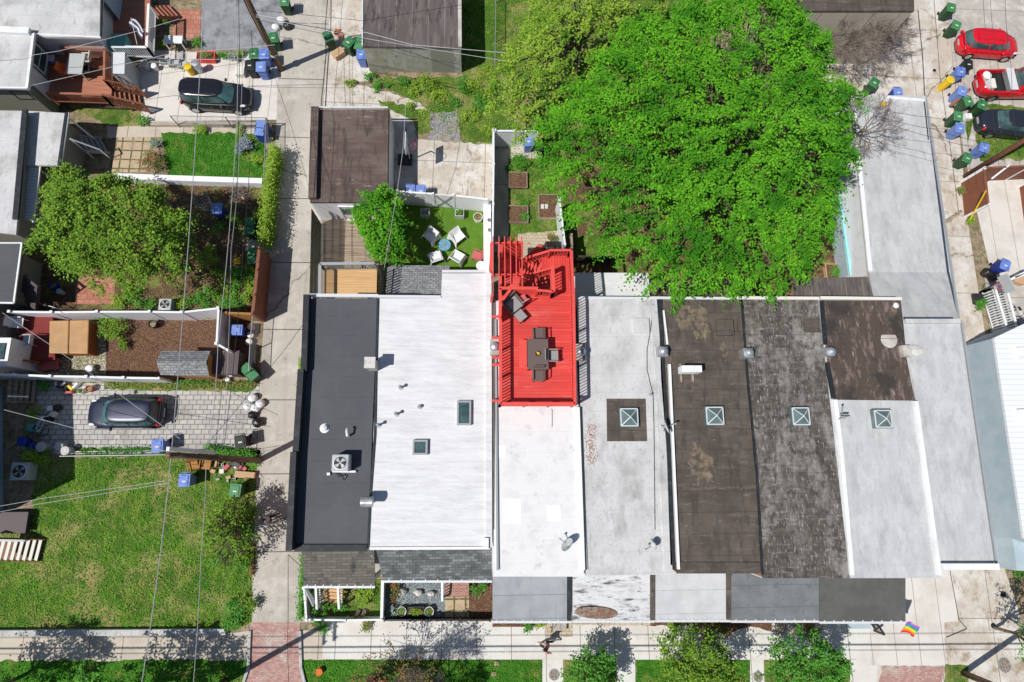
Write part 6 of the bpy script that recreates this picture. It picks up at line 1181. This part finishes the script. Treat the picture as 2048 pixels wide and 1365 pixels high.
# ------------------------------------------------------------ people
def skinned(name,J,E,mat,parent,root=0,sub=1):
    me=bpy.data.meshes.new(name); me.from_pydata([j[:3] for j in J],E,[]); o=bpy.data.objects.new(name,me); COL.objects.link(o); o.parent=parent; me.materials.append(MT[mat])
    s=o.modifiers.new('skin','SKIN'); s.use_smooth_shade=True; s.use_x_symmetry=False
    if not me.skin_vertices: me.attributes.new('skin_radius','FLOAT_VECTOR','POINT') if 0 else None
    sv=me.skin_vertices[0].data if me.skin_vertices else None
    if sv:
        for i,j in enumerate(J): sv[i].radius=(j[3],j[3]*(j[4] if len(j)>4 else 1)); sv[i].use_root=(i==root)
    d=o.modifiers.new('sub','SUBSURF'); d.levels=sub; d.render_levels=sub; return o
def person(label,loc,rz,legs,arms,top,bottom,shoe,lean=.08):
    """local +x is forward; legs/arms: per side (knee xyz, ankle xyz) and (elbow xyz, wrist xyz)"""
    r=thing('person',label,'person',loc,rz)
    def ensure(J,E,name,mat):
        import bmesh
        me=bpy.data.meshes.new(name); bm=bmesh.new(); lay=bm.verts.layers.skin.verify(); vs=[]
        for i,j in enumerate(J):
            v=bm.verts.new(j[:3]); v[lay].radius=(j[3],j[3]*(j[4] if len(j)>4 else 1)); v[lay].use_root=(i==0); vs.append(v)
        for a,b in E: bm.edges.new((vs[a],vs[b]))
        bm.to_mesh(me); bm.free(); me.materials.append(MT[mat]); o=bpy.data.objects.new(name,me); COL.objects.link(o); o.parent=r
        s=o.modifiers.new('skin','SKIN'); s.use_smooth_shade=True; d=o.modifiers.new('sub','SUBSURF'); d.levels=1; d.render_levels=1; return o
    L=lean; J=[(0,0,.95,.13,.8),(L*.4,0,1.12,.12,.85),(L,0,1.36,.15,.7),(L*1.2,0,1.47,.055),(L*1.4,0,1.53,.05),(L*1.6+.02,0,1.66,.095,.85),(L*1.6,0,1.74,.06)]
    E=[(0,1),(1,2),(2,3),(3,4),(4,5),(5,6)]; shoes=[]; 
    for s,((k,a),(el,w_)) in zip((1,-1),zip(legs,arms)):
        n=len(J); J+=[(0,s*.1,.88,.095),(k[0],s*.1+k[1],k[2],.06),(a[0],s*.1+a[1],a[2],.04),(a[0]+.12,s*.1+a[1],a[2]-.05,.035)]; E+=[(0,n),(n,n+1),(n+1,n+2),(n+2,n+3)]
        n=len(J); J+=[(L,s*.19,1.4,.06),(el[0],s*.24+el[1],el[2],.042),(w_[0],s*.24+w_[1],w_[2],.03)]; E+=[(2,n),(n,n+1),(n+1,n+2)]
        d=Vector((w_[0]-el[0],w_[1]-el[1],w_[2]-el[2])).normalized(); W0=Vector((w_[0],s*.24+w_[1],w_[2])); sd=d.cross(Vector((0,0,1))).normalized(); dn=Vector((0,0,-1))
        P0=W0+d*.07; n2=len(J); J.append((*P0,.03)); E.append((n+2,n2))
        for f,ln in zip((-.03,-.01,.01,.03),(.06,.075,.07,.055)):
            p1=P0+d*.03+sd*f; p2=p1+d*ln*.5+dn*.01; p3=p2+d*ln*.4+dn*.025; m=len(J); J+=[(*p1,.009),(*p2,.0085),(*p3,.007)]; E+=[(n2,m),(m,m+1),(m+1,m+2)]
        t1=W0+d*.03-sd*.035; m=len(J); J+=[(*t1,.011),(*(t1+d*.035-sd*.02),.009)]; E+=[(n+2,m),(m,m+1)]
        MBs=MB(); MBs.ball((a[0]+.07,s*.1+a[1],a[2]-.05),(.14,.055,.05),10,6); MBs.build('shoe',MT[shoe],None,True).parent=r
    ensure(J,E,'body','skin')
    ensure([(0,0,.98,.145,.85),(L*.4,0,1.12,.135,.85),(L,0,1.36,.165,.72)]+[(L,s*.2,1.4,.075) for s in (1,-1)]+[(L+(arms[i][0][0]-L)*.5,s*.24+arms[i][0][1]*.5,1.4+(arms[i][0][2]-1.4)*.5,.06) for i,s in enumerate((1,-1))],[(0,1),(1,2),(2,3),(2,4),(3,5),(4,6)],'shirt',top)
    JJ=[(0,0,.95,.145,.85)]; EE=[]
    for s,(k,a) in zip((1,-1),legs): n=len(JJ); JJ+=[(0,s*.1,.86,.105),(k[0],s*.1+k[1],k[2],.07),(a[0]*.9,s*.1+a[1],a[2]+.1,.05)]; EE+=[(0,n),(n,n+1),(n+1,n+2)]
    ensure(JJ,EE,'leggings',bottom)
    m=MB(); m.ball((L*1.6-.02,0,1.7),(.115,.1,.115),12,8); m.ball((L*1.6-.12,0,1.66),(.07,.05,.06),8,6); m.build('hair',MT['hair'],None,True).parent=r
    m=MB()
    for s in (-1,1): m.ball((L*1.6+.115,s*.032,1.67),(.012,.014,.01),6,4)
    m.build('eyes',MT['blackm'],None).parent=r; m=MB(); m.ball((L*1.6+.125,0,1.645),(.018,.012,.02),6,4); m.build('nose',MT['skin'],None,True).parent=r; m=MB(); m.ball((L*1.6+.11,0,1.605),(.012,.025,.007),6,4); m.build('mouth',MT['pinkred'],None).parent=r
    return r
q=P(1091,1283,0); person('jogger in a pink top and dark leggings running along the pale pavement',(q[0],q[1],0),R(178),(((.28,0,.58),(.3,.0,.12)),((-.02,0,.5),(-.42,0,.42))),(((-.2,.06,1.18),(-.02,.02,1.02)),((.22,.05,1.16),(.42,-.02,1.3))),'pink','navyc','white',.14)
q=P(548,1036,0); person('walker in a light blue shirt on the shaded part of the left alley',(q[0],q[1],0),R(200),(((.14,0,.5),(.2,0,.08)),((-.05,0,.5),(-.28,0,.16))),(((-.14,.05,1.15),(-.02,.02,.95)),((.16,.05,1.14),(.3,0,1.0))),'bluec','navyc','blackm',.05)
# ------------------------------------------------------------ vegetation
def inpoly(x,y,poly):
    ins=np.zeros(len(x),bool); n=len(poly)
    for i in range(n):
        x1,y1=poly[i]; x2,y2=poly[(i+1)%n]; c=((y1>y)!=(y2>y))&(x<(x2-x1)*(y-y1)/((y2-y1) or 1e-9)+x1); ins^=c
    return ins
def edgedist(x,y,poly):
    d=np.full(len(x),1e9); n=len(poly)
    for i in range(n):
        a=np.array(poly[i]);b=np.array(poly[(i+1)%n]); v=b-a; t=np.clip(((x-a[0])*v[0]+(y-a[1])*v[1])/(v@v),0,1); d=np.minimum(d,np.hypot(x-a[0]-t*v[0],y-a[1]-t*v[1]))
    return d
def vnoise(x,y,s,seed):
    r=np.random.RandomState(seed); out=0
    for k in range(5): a,b,c=r.rand(3)*6.28; out=out+np.sin(x*s*math.cos(a)*(1+.3*k)+y*s*math.sin(a)*(1+.3*k)+b*3+1.3*np.sin(y*s*.7+c))
    return out/5
def scatter(poly,n):
    xs=[p[0] for p in poly]; ys=[p[1] for p in poly]; x=NR.uniform(min(xs),max(xs),n); y=NR.uniform(min(ys),max(ys),n); k=inpoly(x,y,poly); return x[k],y[k]
def pgrid(poly,sp):
    xs=[p[0] for p in poly]; ys=[p[1] for p in poly]; gx,gy=np.meshgrid(np.arange(min(xs),max(xs),sp),np.arange(min(ys),max(ys),sp)); x=(gx+NR.uniform(-.45,.45,gx.shape)*sp).ravel(); y=(gy+NR.uniform(-.45,.45,gx.shape)*sp).ravel(); k=inpoly(x,y,poly); return x[k],y[k]
def tree(name,label,poly,zm,z0,z1,trunk,mat,sp=.55,nl=70,ls=.17,gap=.45,seed=1,clump=(.55,.3,.22),layers=2,limbs=26,D=3.0,group='trees',tr=.2,twig=True,cat='tree',bark='bark',base=0,rough=.45):
    """poly: outline of the crown in world xy; zm unused height of that outline; crown runs from z0 (rim) to z1 (top)"""
    r=thing(name,label,cat,(trunk[0],trunk[1],base),0,group); C=[];tips=[]
    for ly in range(layers):
        x,y=pgrid(poly,sp*(1+.25*ly)); d=edgedist(x,y,poly); u=np.clip(d/D,0,1); z=z0+(z1-z0)*np.sqrt(1-(1-u)**2)-ly*.8*(u+.2)+rough*vnoise(x,y,1.5,seed+ly)+.2*NR.randn(len(x))
        k=(vnoise(x,y,1.35,seed+9)+.5*vnoise(x,y,3.2,seed+5)>-1+gap+(.25,.25,-.5)[min(ly,2)] if ly else vnoise(x,y,1.35,seed+9)+.5*vnoise(x,y,3.2,seed+5)>-1+gap)|(NR.rand(len(x))<.12); x,y,z=x[k],y[k],z[k]
        ang=np.arctan2(y-trunk[1],x-trunk[0])+NR.randn(len(x))*.5
        for i in range(len(x)):
            n=int(nl*(.6+.8*NR.rand())*(1 if ly==0 else .6)); p=NR.randn(n,3)*.5; p[:,0]*=clump[0]*(.7+.7*NR.rand()); p[:,1]*=clump[1]; p[:,2]*=clump[2]
            c,s=math.cos(ang[i]),math.sin(ang[i]); C.append(np.stack([x[i]+p[:,0]*c-p[:,1]*s,y[i]+p[:,0]*s+p[:,1]*c,z[i]+p[:,2]-.12*np.abs(p[:,0])],1)); tips.append((x[i],y[i],z[i]))
    C=np.concatenate(C); C[:,2]=np.maximum(C[:,2],base+.05); leafmesh('crown',C,ls*(.65+.7*NR.rand(len(C))),mat,.55,.62,r)
    m=MB(); t=trunk; fork=z0*.5+base*.5; m.tube([(t[0],t[1],base),(t[0]+.05,t[1],base+(fork-base)*.5),(t[0],t[1]+.05,fork)],tr,10,tr*.75)
    mid=(sum(p[0] for p in poly)/len(poly),sum(p[1] for p in poly)/len(poly)); idx=NR.choice(len(tips),min(limbs,len(tips)),replace=False)
    for i in idx:
        e=tips[i]; a=(t[0],t[1]+.05,fork*rnd.uniform(.75,1)); k=lerp(a,e,.5); k=(k[0]+rnd.uniform(-.3,.3),k[1]+rnd.uniform(-.3,.3),k[2]+.35*rnd.random()); m.tube([a,lerp(a,k,.5),k,lerp(k,e,.6),e],tr*.38,6,.015)
        if twig:
            for q_ in range(3): j=NR.randint(len(tips)); f=tips[j]; 
            for q_ in range(3): m.tube([lerp(k,e,rnd.random()),(e[0]+rnd.uniform(-.6,.6),e[1]+rnd.uniform(-.6,.6),e[2]+rnd.uniform(-.2,.3))],.018,4,.006)
    m.build('trunk',MT[bark],r); return r
def spiky(poly,step=.9,amp=.55):
    out=[]; n=len(poly); s=1
    for i in range(n):
        a,b=poly[i],poly[(i+1)%n]; L=dist(a,b); m=max(1,int(L/step)); nx,ny=(b[1]-a[1])/L,-(b[0]-a[0])/L
        for j in range(m): s=-s; q=lerp(a,b,j/m); d=s*amp*rnd.uniform(.4,1); out.append((q[0]+nx*d,q[1]+ny*d))
    return out
big=spiky(PP([(1092,250),(1130,205),(1175,130),(1240,75),(1330,40),(1400,15),(1480,-30),(1560,-10),(1600,60),(1655,100),(1635,180),(1698,205),(1685,280),(1705,325),(1655,395),(1672,465),(1615,535),(1582,580),(1500,592),(1420,590),(1370,598),(1300,570),(1262,530),(1220,480),(1150,440),(1110,370),(1088,300)],6.5))
tree('street_tree','huge bright green maple crown covering the yards behind the rows',big,6.5,5.2,9.5,P(1400,400,0),'lf',.57,100,.145,.63,3,(.64,.26,.16),3,130,3.4,tr=.38,rough=1.05)
t2=PP([(985,235),(972,180),(1005,100),(1050,45),(1090,-50),(1340,-70),(1330,35),(1240,85),(1180,140),(1130,215),(1085,262),(1010,255)],5)
tree('street_tree','paler yellow green tree against the upper left of the maple',t2,5,3.8,6.5,P(1150,120,0),'lfy',.6,60,.15,.6,8,(.5,.28,.2),2,36,2.6,tr=.25)
t3=spiky(PP([(120,328),(165,350),(232,348),(310,380),(372,420),(385,470),(365,520),(310,560),(250,562),(170,555),(110,528),(78,500),(66,440),(92,380)],5.4))
tree('garden_tree','olive green garden tree shading the yard at the left',t3,4.6,4.3,6.4,P(275,455,0),'lfd',.5,95,.14,.48,15,(.52,.28,.2),3,40,2.2,tr=.2,rough=.8)
t4=PP([(765,368),(800,395),(806,450),(808,500),(775,532),(748,528),(732,480),(708,430),(718,402),(748,388)],2.9)
r=tree('climbing_vine','bright leafy vine heaped over its frame beside the brown garage',t4,2.9,2.5,3.4,P(765,455,0),'lf',.36,90,.14,-.6,21,(.4,.22,.2),2,18,.8,tr=.08,cat='vine',group=None)
for x,y in ((722,405),(722,525),(800,405),(800,525)): q=P(x,y,2.4); MB().box((q[0],q[1],1.2),(.1,.1,2.4)).build('post',MT['blkwood'],r)
for y in (405,525): MB().beam(P(722,y,2.4),P(800,y,2.4),.08,.12).build('beam',MT['blkwood'],r)
def ball_poly(cx,cy,rx,ry,n=14,jit=.18): return [(cx+rx*(1+rnd.uniform(-jit,jit))*math.cos(2*math.pi*i/n),cy+ry*(1+rnd.uniform(-jit,jit))*math.sin(2*math.pi*i/n)) for i in range(n)]
def stree(label,x,y,z,rx,ry,mat,gap=.3,nl=60,ls=.13,sp=.4,seed=5,z0=None,tr=.09,D=1.4,name='street_tree',group='small street trees',limbs=22,base=0,lay=2,tw=True):
    c=P(x,y,z); return tree(name,label,ball_poly(c[0],c[1],rx,ry),z,z0 or z*.6,z+.5,(c[0]+rnd.uniform(-.2,.2),c[1]+rnd.uniform(-.2,.2)),mat,sp,nl,ls,gap,seed,(.38,.22,.18),lay,limbs,D,group=group,tr=tr,base=base,twig=tw)
stree('light green street tree in the strip below the middle houses',1400,1348,3.6,2.3,1.8,'lfd',.45,55,.12,.36,31)
stree('mid green street tree in the strip towards the rainbow flag',1632,1348,3.6,2.2,1.6,'lfm',.42,55,.12,.36,32)
stree('small green street tree beside the jogger path',1192,1362,2.4,1.25,1.1,'lfm',.1,60,.12,.33,33)
stree('thin reddish street tree with sparse leaves in the grass strip',790,1372,4.0,2.4,1.5,'lfr',.6,16,.1,.4,34,lay=1,limbs=20,tr=.03)
stree('leafy thicket tree overhanging the left alley below the bins',446,1068,2.6,1.35,1.8,'lfd',.5,34,.12,.36,35,z0=1.2,limbs=60,lay=2)
def by_shadow(sx,sy,z): g=P(sx,sy,0); s=z/math.tan(SEL); return (g[0]-s*math.cos(SAZ),g[1]-s*math.sin(SAZ))
for i,(x,y,z,rr,l) in enumerate(((150,1295,4.5,1.6,'bushy street tree hidden below the bottom left corner'),(395,1318,4.5,2.0,'bushy street tree just below the picture left of the brick lane'))):
    c=by_shadow(x,y,z); tree('street_tree',l,ball_poly(c[0],c[1],rr*1.25,rr),z,3.0,z+.8,c,'lfm',.4,50,.13,.3,41+i,(.38,.22,.18),2,18,1.4,group='small street trees',tr=.1)
c=by_shadow(2070,1200,4.5); tree('street_tree','street tree off the right edge whose leaves shade the alley',ball_poly(c[0],c[1],1.8,1.6),4,3.2,5,c,'lfm',.4,40,.13,.3,47,(.38,.22,.18),1,14,1.4,group='small street trees',tr=.1)
# bare tree
def bare(label,c,fork,L,n,mat='twig',seed=4,r0=.14,top=None,dep0=5):
    rr=random.Random(seed); m=MB(); r=thing('bare_tree',label,'tree',(c[0],c[1],0),0,'trees'); top=top or (c[0],c[1],fork)
    m.tube([(c[0],c[1],0),lerp((c[0],c[1],0),top,.5),top],r0,8,r0*.7); b=MB()
    def grow(p,d,l,rad,dep):
        e=Vector(p)+d*l; k=Vector(p)+d*l*.5+Vector((rr.uniform(-.1,.1),rr.uniform(-.1,.1),rr.uniform(-.05,.05)))*l; (m if dep>2 else b).tube([p,k,e],max(rad,.007),5 if dep>2 else 3,max(rad*.55,.005))
        if dep==0: return
        for i in range(n):
            nd=(d+Vector((rr.gauss(0,.55),rr.gauss(0,.55),rr.gauss(0.0,.22)))).normalized(); grow(tuple(lerp(tuple(k),tuple(e),rr.random())) if i else tuple(e),nd,l*rr.uniform(.6,.85),rad*.55,dep-1)
    for i in range(8):
        a=i*.8+rr.random()*.5; grow(tuple(lerp((c[0],c[1],0),top,rr.uniform(.75,1))),Vector((math.cos(a),math.sin(a),.6)).normalized(),L,r0*.45,dep0)
    m.build('trunk',MT['bark'],r); b.build('twigs',MT[mat],r); return r
bare('leafless brown twiggy tree at the top right beside the long building',P(1665,110,0),2.2,1.55,4)
bare('second leafless twiggy tree above the maple at the top',P(1590,30,0),2.0,1.4,4,seed=9)
bare('leafless shrub tree arching over the far end of the long roof',P(1665,290,0),3,.95,3,seed=12,top=P(1725,262,3.6),r0=.1)
bare('thin leafless street tree with a grey crown in the grass strip',P(842,1385,0),2.6,.75,4,'twig',seed=21,r0=.07)
bare('reddish twiggy sapling left of the grey street tree',P(760,1380,0),2.0,.6,4,'twigr',seed=22,r0=.05)
# shrubs, hedges, ground cover
def shrub(name,label,x,y,r,mat,h=None,n=None,ls=.1,group='garden shrubs',cat='shrub',z=0,ry=None):
    h=h or r*1.1; q=P(x,y,h*.6+z); o=thing(name,label,cat,(q[0],q[1],z),0,group); ry=ry or r; nb=max(4,int(r*ry*26)); C=[]
    for i in range(nb):
        a=rnd.random()*6.28; d=math.sqrt(rnd.random())*.85; c=np.array([r*d*math.cos(a),ry*d*math.sin(a),h*(.35+.5*math.sqrt(1-d*d))]); p=NR.randn(int((n or 55)),3)*np.array([.11,.11,.08])*(.6+min(r,1)); C.append(c+p)
    C=np.concatenate(C); C[:,2]=np.maximum(C[:,2],.02); f=leafmesh('foliage',C,ls*(.6+.8*NR.rand(len(C))),mat,.6,.6); f.parent=o
    m=MB()
    for i in range(6): a=rnd.random()*6.28; m.tube([(0,0,0),(r*.5*math.cos(a),ry*.5*math.sin(a),h*.6)],.02,5,.008)
    m.build('stems',MT['bark']).parent=o; return o
for x,y,r_,mt,l in [
 (309,285,.42,'lfg','grey green rounded shrub above the red leaved one'),(305,325,.72,'lfr','red and green leaved shrub beside the tan slab terrace'),(489,291,.6,'lfp','blue grey flowering shrub near the open blue bin'),
 (515,322,.45,'lfy','yellow green shrub at the chain link corner'),(395,1000,.01,'lfm','x'),(228,655,.75,'lfd','shrub spilling over the white fence by the hot tub'),(200,690,.01,'lfm','x'),
 (70,828,.4,'lfy','bright shrub in the shade of the paved drive end'),(62,915,.6,'lfy','bright low shrub at the top left of the big lawn'),(95,918,.5,'lfy','second bright low shrub next to the lawn top'),
 (88,769,.35,'lfm','leafy plant growing by the white fence and dark steps'),(460,1246,.5,'lfm','round dark shrub at the kerb end near the brick lane'),(959,1178,.42,'lfm','spiky green clump beside the brick walk'),
 (1352,1250,.5,'lfy','grassy clump under the pale porch edge'),(1420,1256,.7,'lfr','dark red leaved shrub under the slate porch edge'),(1050,1248,.4,'lfm','low green plants under the grey porch edge'),(1085,1252,.35,'lfy','dried looking plant beside the grey front steps'),
 (1448,1256,.4,'lfr','second dark red shrub under the slate porch edge'),(1620,1262,.45,'lfr','brown red shrub beside the stone front steps'),(1048,409,.24,'lfm','round upper shrub on the lower raised bed'),(1050,433,.27,'lfm','round lower shrub on the lower raised bed'),(1018,340,.18,'lfm','tiny shrub at the corner of the upper raised bed'),
 (1012,486,.35,'lfr','orange brown shrub beside the fence near the red pergola'),(1103,478,.4,'lfr','pinkish brown shrub at the tan patio corner'),(1040,325,.6,'lush','low mound of rich grass in the raised bed garden'),(925,172,.5,'lfm','big leaved weed by the mossy garage wall corner'),(800,165,.45,'lfm','leafy weed patch at the middle of the mossy wall'),(740,152,.35,'lfm','weed tuft at the left end of the mossy wall'),(855,165,.6,'lfy','spreading weeds below the mossy wall'),
 (1962,610,.45,'lfm','green bush between the right alley and white railing'),(1940,440,.3,'lfy','small bush at the yellow guard foot'),(2040,1150,.45,'lfm','green bush at the right alley bottom edge'),(1921,380,.3,'straw','dry tuft beside the right alley and red fence'),
 (675,1215,.35,'lfm','green plant beside the left front steps'),(640,1225,.45,'lfm','leafy plant in the corner of the left front garden'),(730,1192,.5,'lfy','long leaved plant in the left front garden'),(785,1185,.45,'lfr','brown red shrub at the gravel garden edge'),(783,1222,.38,'lfg','pale grey shrub at the gravel garden corner'),
 (640,1255,.45,'lfm','weedy shrub at the pavement corner by the alley'),(735,1247,.35,'straw','dry weeds at the foot of the white front fence'),(620,1190,.45,'lfm','climber behind the grey lattice trellis'),
 (395,258,.3,'lfy','weed tuft on the low wall by the chain link fence'),(410,262,.3,'lfy','second weed tuft on the low wall by the fence'),(480,258,.35,'lfy','third weed tuft near the open blue bin'),(290,240,.4,'lfm','shrub at the end of the small upper lawn'),
 (330,46,.35,'lfm','plant beside the top terrace steps'),(328,88,.35,'lfd','plant under the white topped railing'),(395,85,.3,'lfm','weeds at the asphalt pad corner'),(445,112,.3,'lfm','trailing plants by the small round pots'),(468,116,.35,'lfg','potted shrubs left of the carton'),(480,110,.3,'lfy','straggly plant beside the green bin'),
 (1680,500,.35,'lfm','bright plant by the turquoise rail'),(440,425,.4,'lfm','green shrub right of the wire hoops'),(450,480,.01,'lfm','x'),(415,515,.7,'lfy','bright shrub below the garden tree'),
]:
    if r_>.05: shrub('shrub',l,x,y,r_,{'lush':'bladel'}.get(mt,mt))
for i,(x,y) in enumerate(((240,600),(268,590),(292,610),(362,612),(390,600),(420,592),(445,585),(470,570),(490,555),(505,540),(410,618),(450,612),(480,600))): shrub('ground_cover','low ground cover clump %s above the white vinyl fence'%(['just left of the air conditioner','far left by the red paving','lower left by the air conditioner','just right of the air conditioner','second right of the air conditioner','third right of the air conditioner','below the bright shrub','near the brown fence corner','below the empty green bin','highest by the brown fence','at the fence foot','at the fence foot near the corner','at the orange board fence'][i]),x,y,.55,'lfm' if i%3 else 'lfy',.4,group='ground cover clumps by the vinyl fence',cat='ground cover')
r=thing('ivy_hedge','narrow ivy hedge growing along the left alley fence','hedge',P(540,400,0)); C=[]
for i in range(150):
    t=i/149; x=551-t*18+rnd.uniform(-5,5); y=300+t*190; q=P(x,y,.8); p=NR.randn(60,3)*np.array([.16,.2,.3]); c=np.array([q[0],q[1],rnd.uniform(.3,1.4)]); C.append(c+p)
C=np.concatenate(C); C[:,2]=np.maximum(C[:,2],.03); leafmesh('foliage',C,.11*(.6+.8*NR.rand(len(C))),'lfy',.7,.6,r)
m=MB(); 
for i in range(12): q=P(549-i*1.5,305+i*15,.0); m.tube([(q[0],q[1],0),(q[0]+rnd.uniform(-.1,.1),q[1],1.1)],.02,5)
m.build('stems',MT['bark'],r)
def strip_leaves(name,label,pts,mat,h,wd,n,cat='shrub row',ls=.1):
    q=[P(x,y,h*.6) for x,y in pts]; r=thing(name,label,cat,(q[0][0],q[0][1],0)); C=[]
    for a,b in zip(q,q[1:]):
        k=int(n*dist(a,b)); t=NR.rand(k,1); c=np.array(a)[None,:2]*(1-t)+np.array(b)[None,:2]*t+NR.randn(k,2)*wd*.4; C.append(np.concatenate([c,np.abs(NR.randn(k,1))*h*.5+.03],1))
    leafmesh('foliage',np.concatenate(C),ls,mat,.7,.6,r); return r
strip_leaves('alley_weeds','narrow green weeds against the black edged wall base',[(604,718),(598,782)],'lfy',.6,.15,500)
strip_leaves('alley_weeds','narrow shrub row along the alley side of the left porch',[(606,1105),(604,1170),(600,1240)],'lfm',.8,.2,420)
strip_leaves('fence_planting','mixed dried weeds along the lower white vinyl fence',[(215,764),(330,770),(430,770),(510,768)],'straw',.3,.25,500)
strip_leaves('fence_planting','green weeds along the foot of the cedar shed',[(345,766),(420,766)],'lfm',.3,.2,450)
strip_leaves('drive_planting','green weeds along the lower edge of the paver driveway',[(165,905),(250,903),(330,900)],'lfm',.35,.25,350)
strip_leaves('drive_planting','dense greenery round the foot of the grey utility pole',[(412,898),(450,905),(500,908),(512,925)],'lfm',.5,.3,900)
strip_leaves('lawn_edge_weeds','rust coloured weeds along the alley edge of the lawn',[(505,1090),(504,1150)],'lfr',.3,.12,300)
# grass blades (uncountable)
def grass(label,px,mat,dens,ls=.11):
    poly=PP(px); xs=[p[0] for p in poly]; ys=[p[1] for p in poly]; A_=(max(xs)-min(xs))*(max(ys)-min(ys)); x,y=scatter(poly,int(A_*dens)); z=.03+.05*NR.rand(len(x))
    o=leafmesh('grass',np.stack([x,y,z],1),ls*(.5+NR.rand(len(x))),mat,.8,.35); tag(o,label,kind='stuff')
grass('rough patchy lawn grass of the big left plot',[(68,917),(514,917),(508,1100),(504,1245),(450,1256),(-40,1256),(-40,1040),(66,1032)],'blade',110)
grass('bright grass of the small walled lawn',[(325,270),(528,270),(526,352),(345,350),(332,310)],'bladel',130)
leafmesh('leaf_debris',np.stack([P(1183,858,ZR)[0]+NR.randn(260)*.14-.1*np.linspace(0,1,260),np.linspace(P(0,855,ZR)[1],P(0,935,ZR)[1],260)+NR.randn(260)*.1,np.full(260,ZR+.02)],1),.07,'debris',.4,.5,D)['kind']='stuff'
q=[(650,155),(690,160),(770,190),(930,160),(985,230),(900,290),(865,235),(700,200)]
for i,(x,y,r_,mt) in enumerate(((700,165,.3,'lfy'),(760,172,.5,'lfm'),(830,180,.5,'lfy'),(880,190,.6,'lfy'),(905,205,.4,'lfm'),(950,170,.7,'lfy'),(960,205,.7,'lfm'),(940,235,.6,'lfy'),(975,150,.7,'lfy'),(850,228,.4,'lfy'),(820,215,.35,'lfy'),(975,262,.5,'lfy'))): shrub('weed_clump','weed clump on the rough ground behind the garages, number %s from the alley'%['one','two','three','four','five','six','seven','eight','nine','ten','eleven','twelve'][i] if 0 else 'weedy clump on the rough ground %s'%['nearest the alley end of the mossy wall','under the left part of the mossy wall','under the middle of the mossy wall','right of the wall middle','at the right end of the mossy wall','close beside the yellow green tree, upper','close beside the yellow green tree, middle','close beside the yellow green tree, lower','at the chain link fence end','left of the grey gravel patch','above the brown garage corner','just above the hoop court'][i],x,y,r_,mt,.3,group='weed clumps behind the garages',cat='weeds')
for i,(x,y,r_,mt) in enumerate(((470,440,.5,'lfy'),(440,455,.4,'lfm'),(520,430,.4,'lfy'),(478,540,.5,'lfm'),(455,560,.5,'lfy'),(500,575,.45,'lfy'),(470,605,.5,'lfm'),(430,545,.4,'lfd'),(300,545,.0,'lfd'),(215,640,.5,'lfd'),(245,690,.4,'lfd'))):
    if r_: shrub('shrub','untidy shrub %s'%['near the hoops and stick heap','left of the stick heap','against the ivy hedge middle','left of the lower empty green bin','below the yellow box','against the brown board fence','above the orange board fence','at the right rim of the garden tree','','climbing the vinyl fence by the hot tub cover','at the pebble and mulch border'][i],x,y,r_,mt)
for i,(x,y,r_) in enumerate(((497,1030,.6),(488,1060,.7),(492,1100,.6),(480,1130,.5),(462,1010,.5),(440,1120,.5),(495,1210,.5),(470,1225,.6))): shrub('shrub','dense green shrub %s'%['topmost at the lawn edge by the alley','second down at the lawn edge by the alley','third down at the lawn edge by the alley','fourth down at the lawn edge by the alley','behind the green bin on the lawn','lowest of the thicket on the lawn side','near the brick lane corner, upper','near the brick lane corner, lower'][i],x,y,r_,'lfm' if i%2 else 'lfd',.6)
grass('rough grass behind the mossy garage',[(760,165),(925,156),(925,0),(1300,-20),(1380,300),(990,300),(985,250),(900,270),(875,230),(820,200)],'blade',80)
for px,mt in (([(605,1321),(1083,1321),(1083,1400),(620,1400)],'bladel'),([(1128,1321),(1230,1321),(1230,1400),(1128,1400)],'blade'),([(1272,1321),(1498,1321),(1498,1400),(1272,1400)],'bladel'),([(1529,1321),(1698,1321),(1698,1400),(1529,1400)],'blade'),([(-20,1326),(494,1323),(484,1400),(-20,1400)],'bladel')): grass('grass of the street planting strip',px,mt,110)
grass('weedy grass between the raised beds',[(1018,300),(1076,300),(1110,380),(1120,470),(1018,470)],'blade',60)
grass('dry grass along the front garden fence',[(608,1175),(764,1166),(764,1236),(612,1236)],'blade',60); grass('dry grass round the right-hand bins and saloon',[(1950,270),(2100,272),(2100,316),(1960,320)],'blade',60)
grass('weeds on the pale ground beside the brown garage',[(700,172),(760,200),(860,225),(840,250),(780,215),(700,190)],'blade',30)
grass('fallen debris and weeds in the shaded yard',[(90,375),(525,380),(510,620),(60,620)],'straw',18,.1)
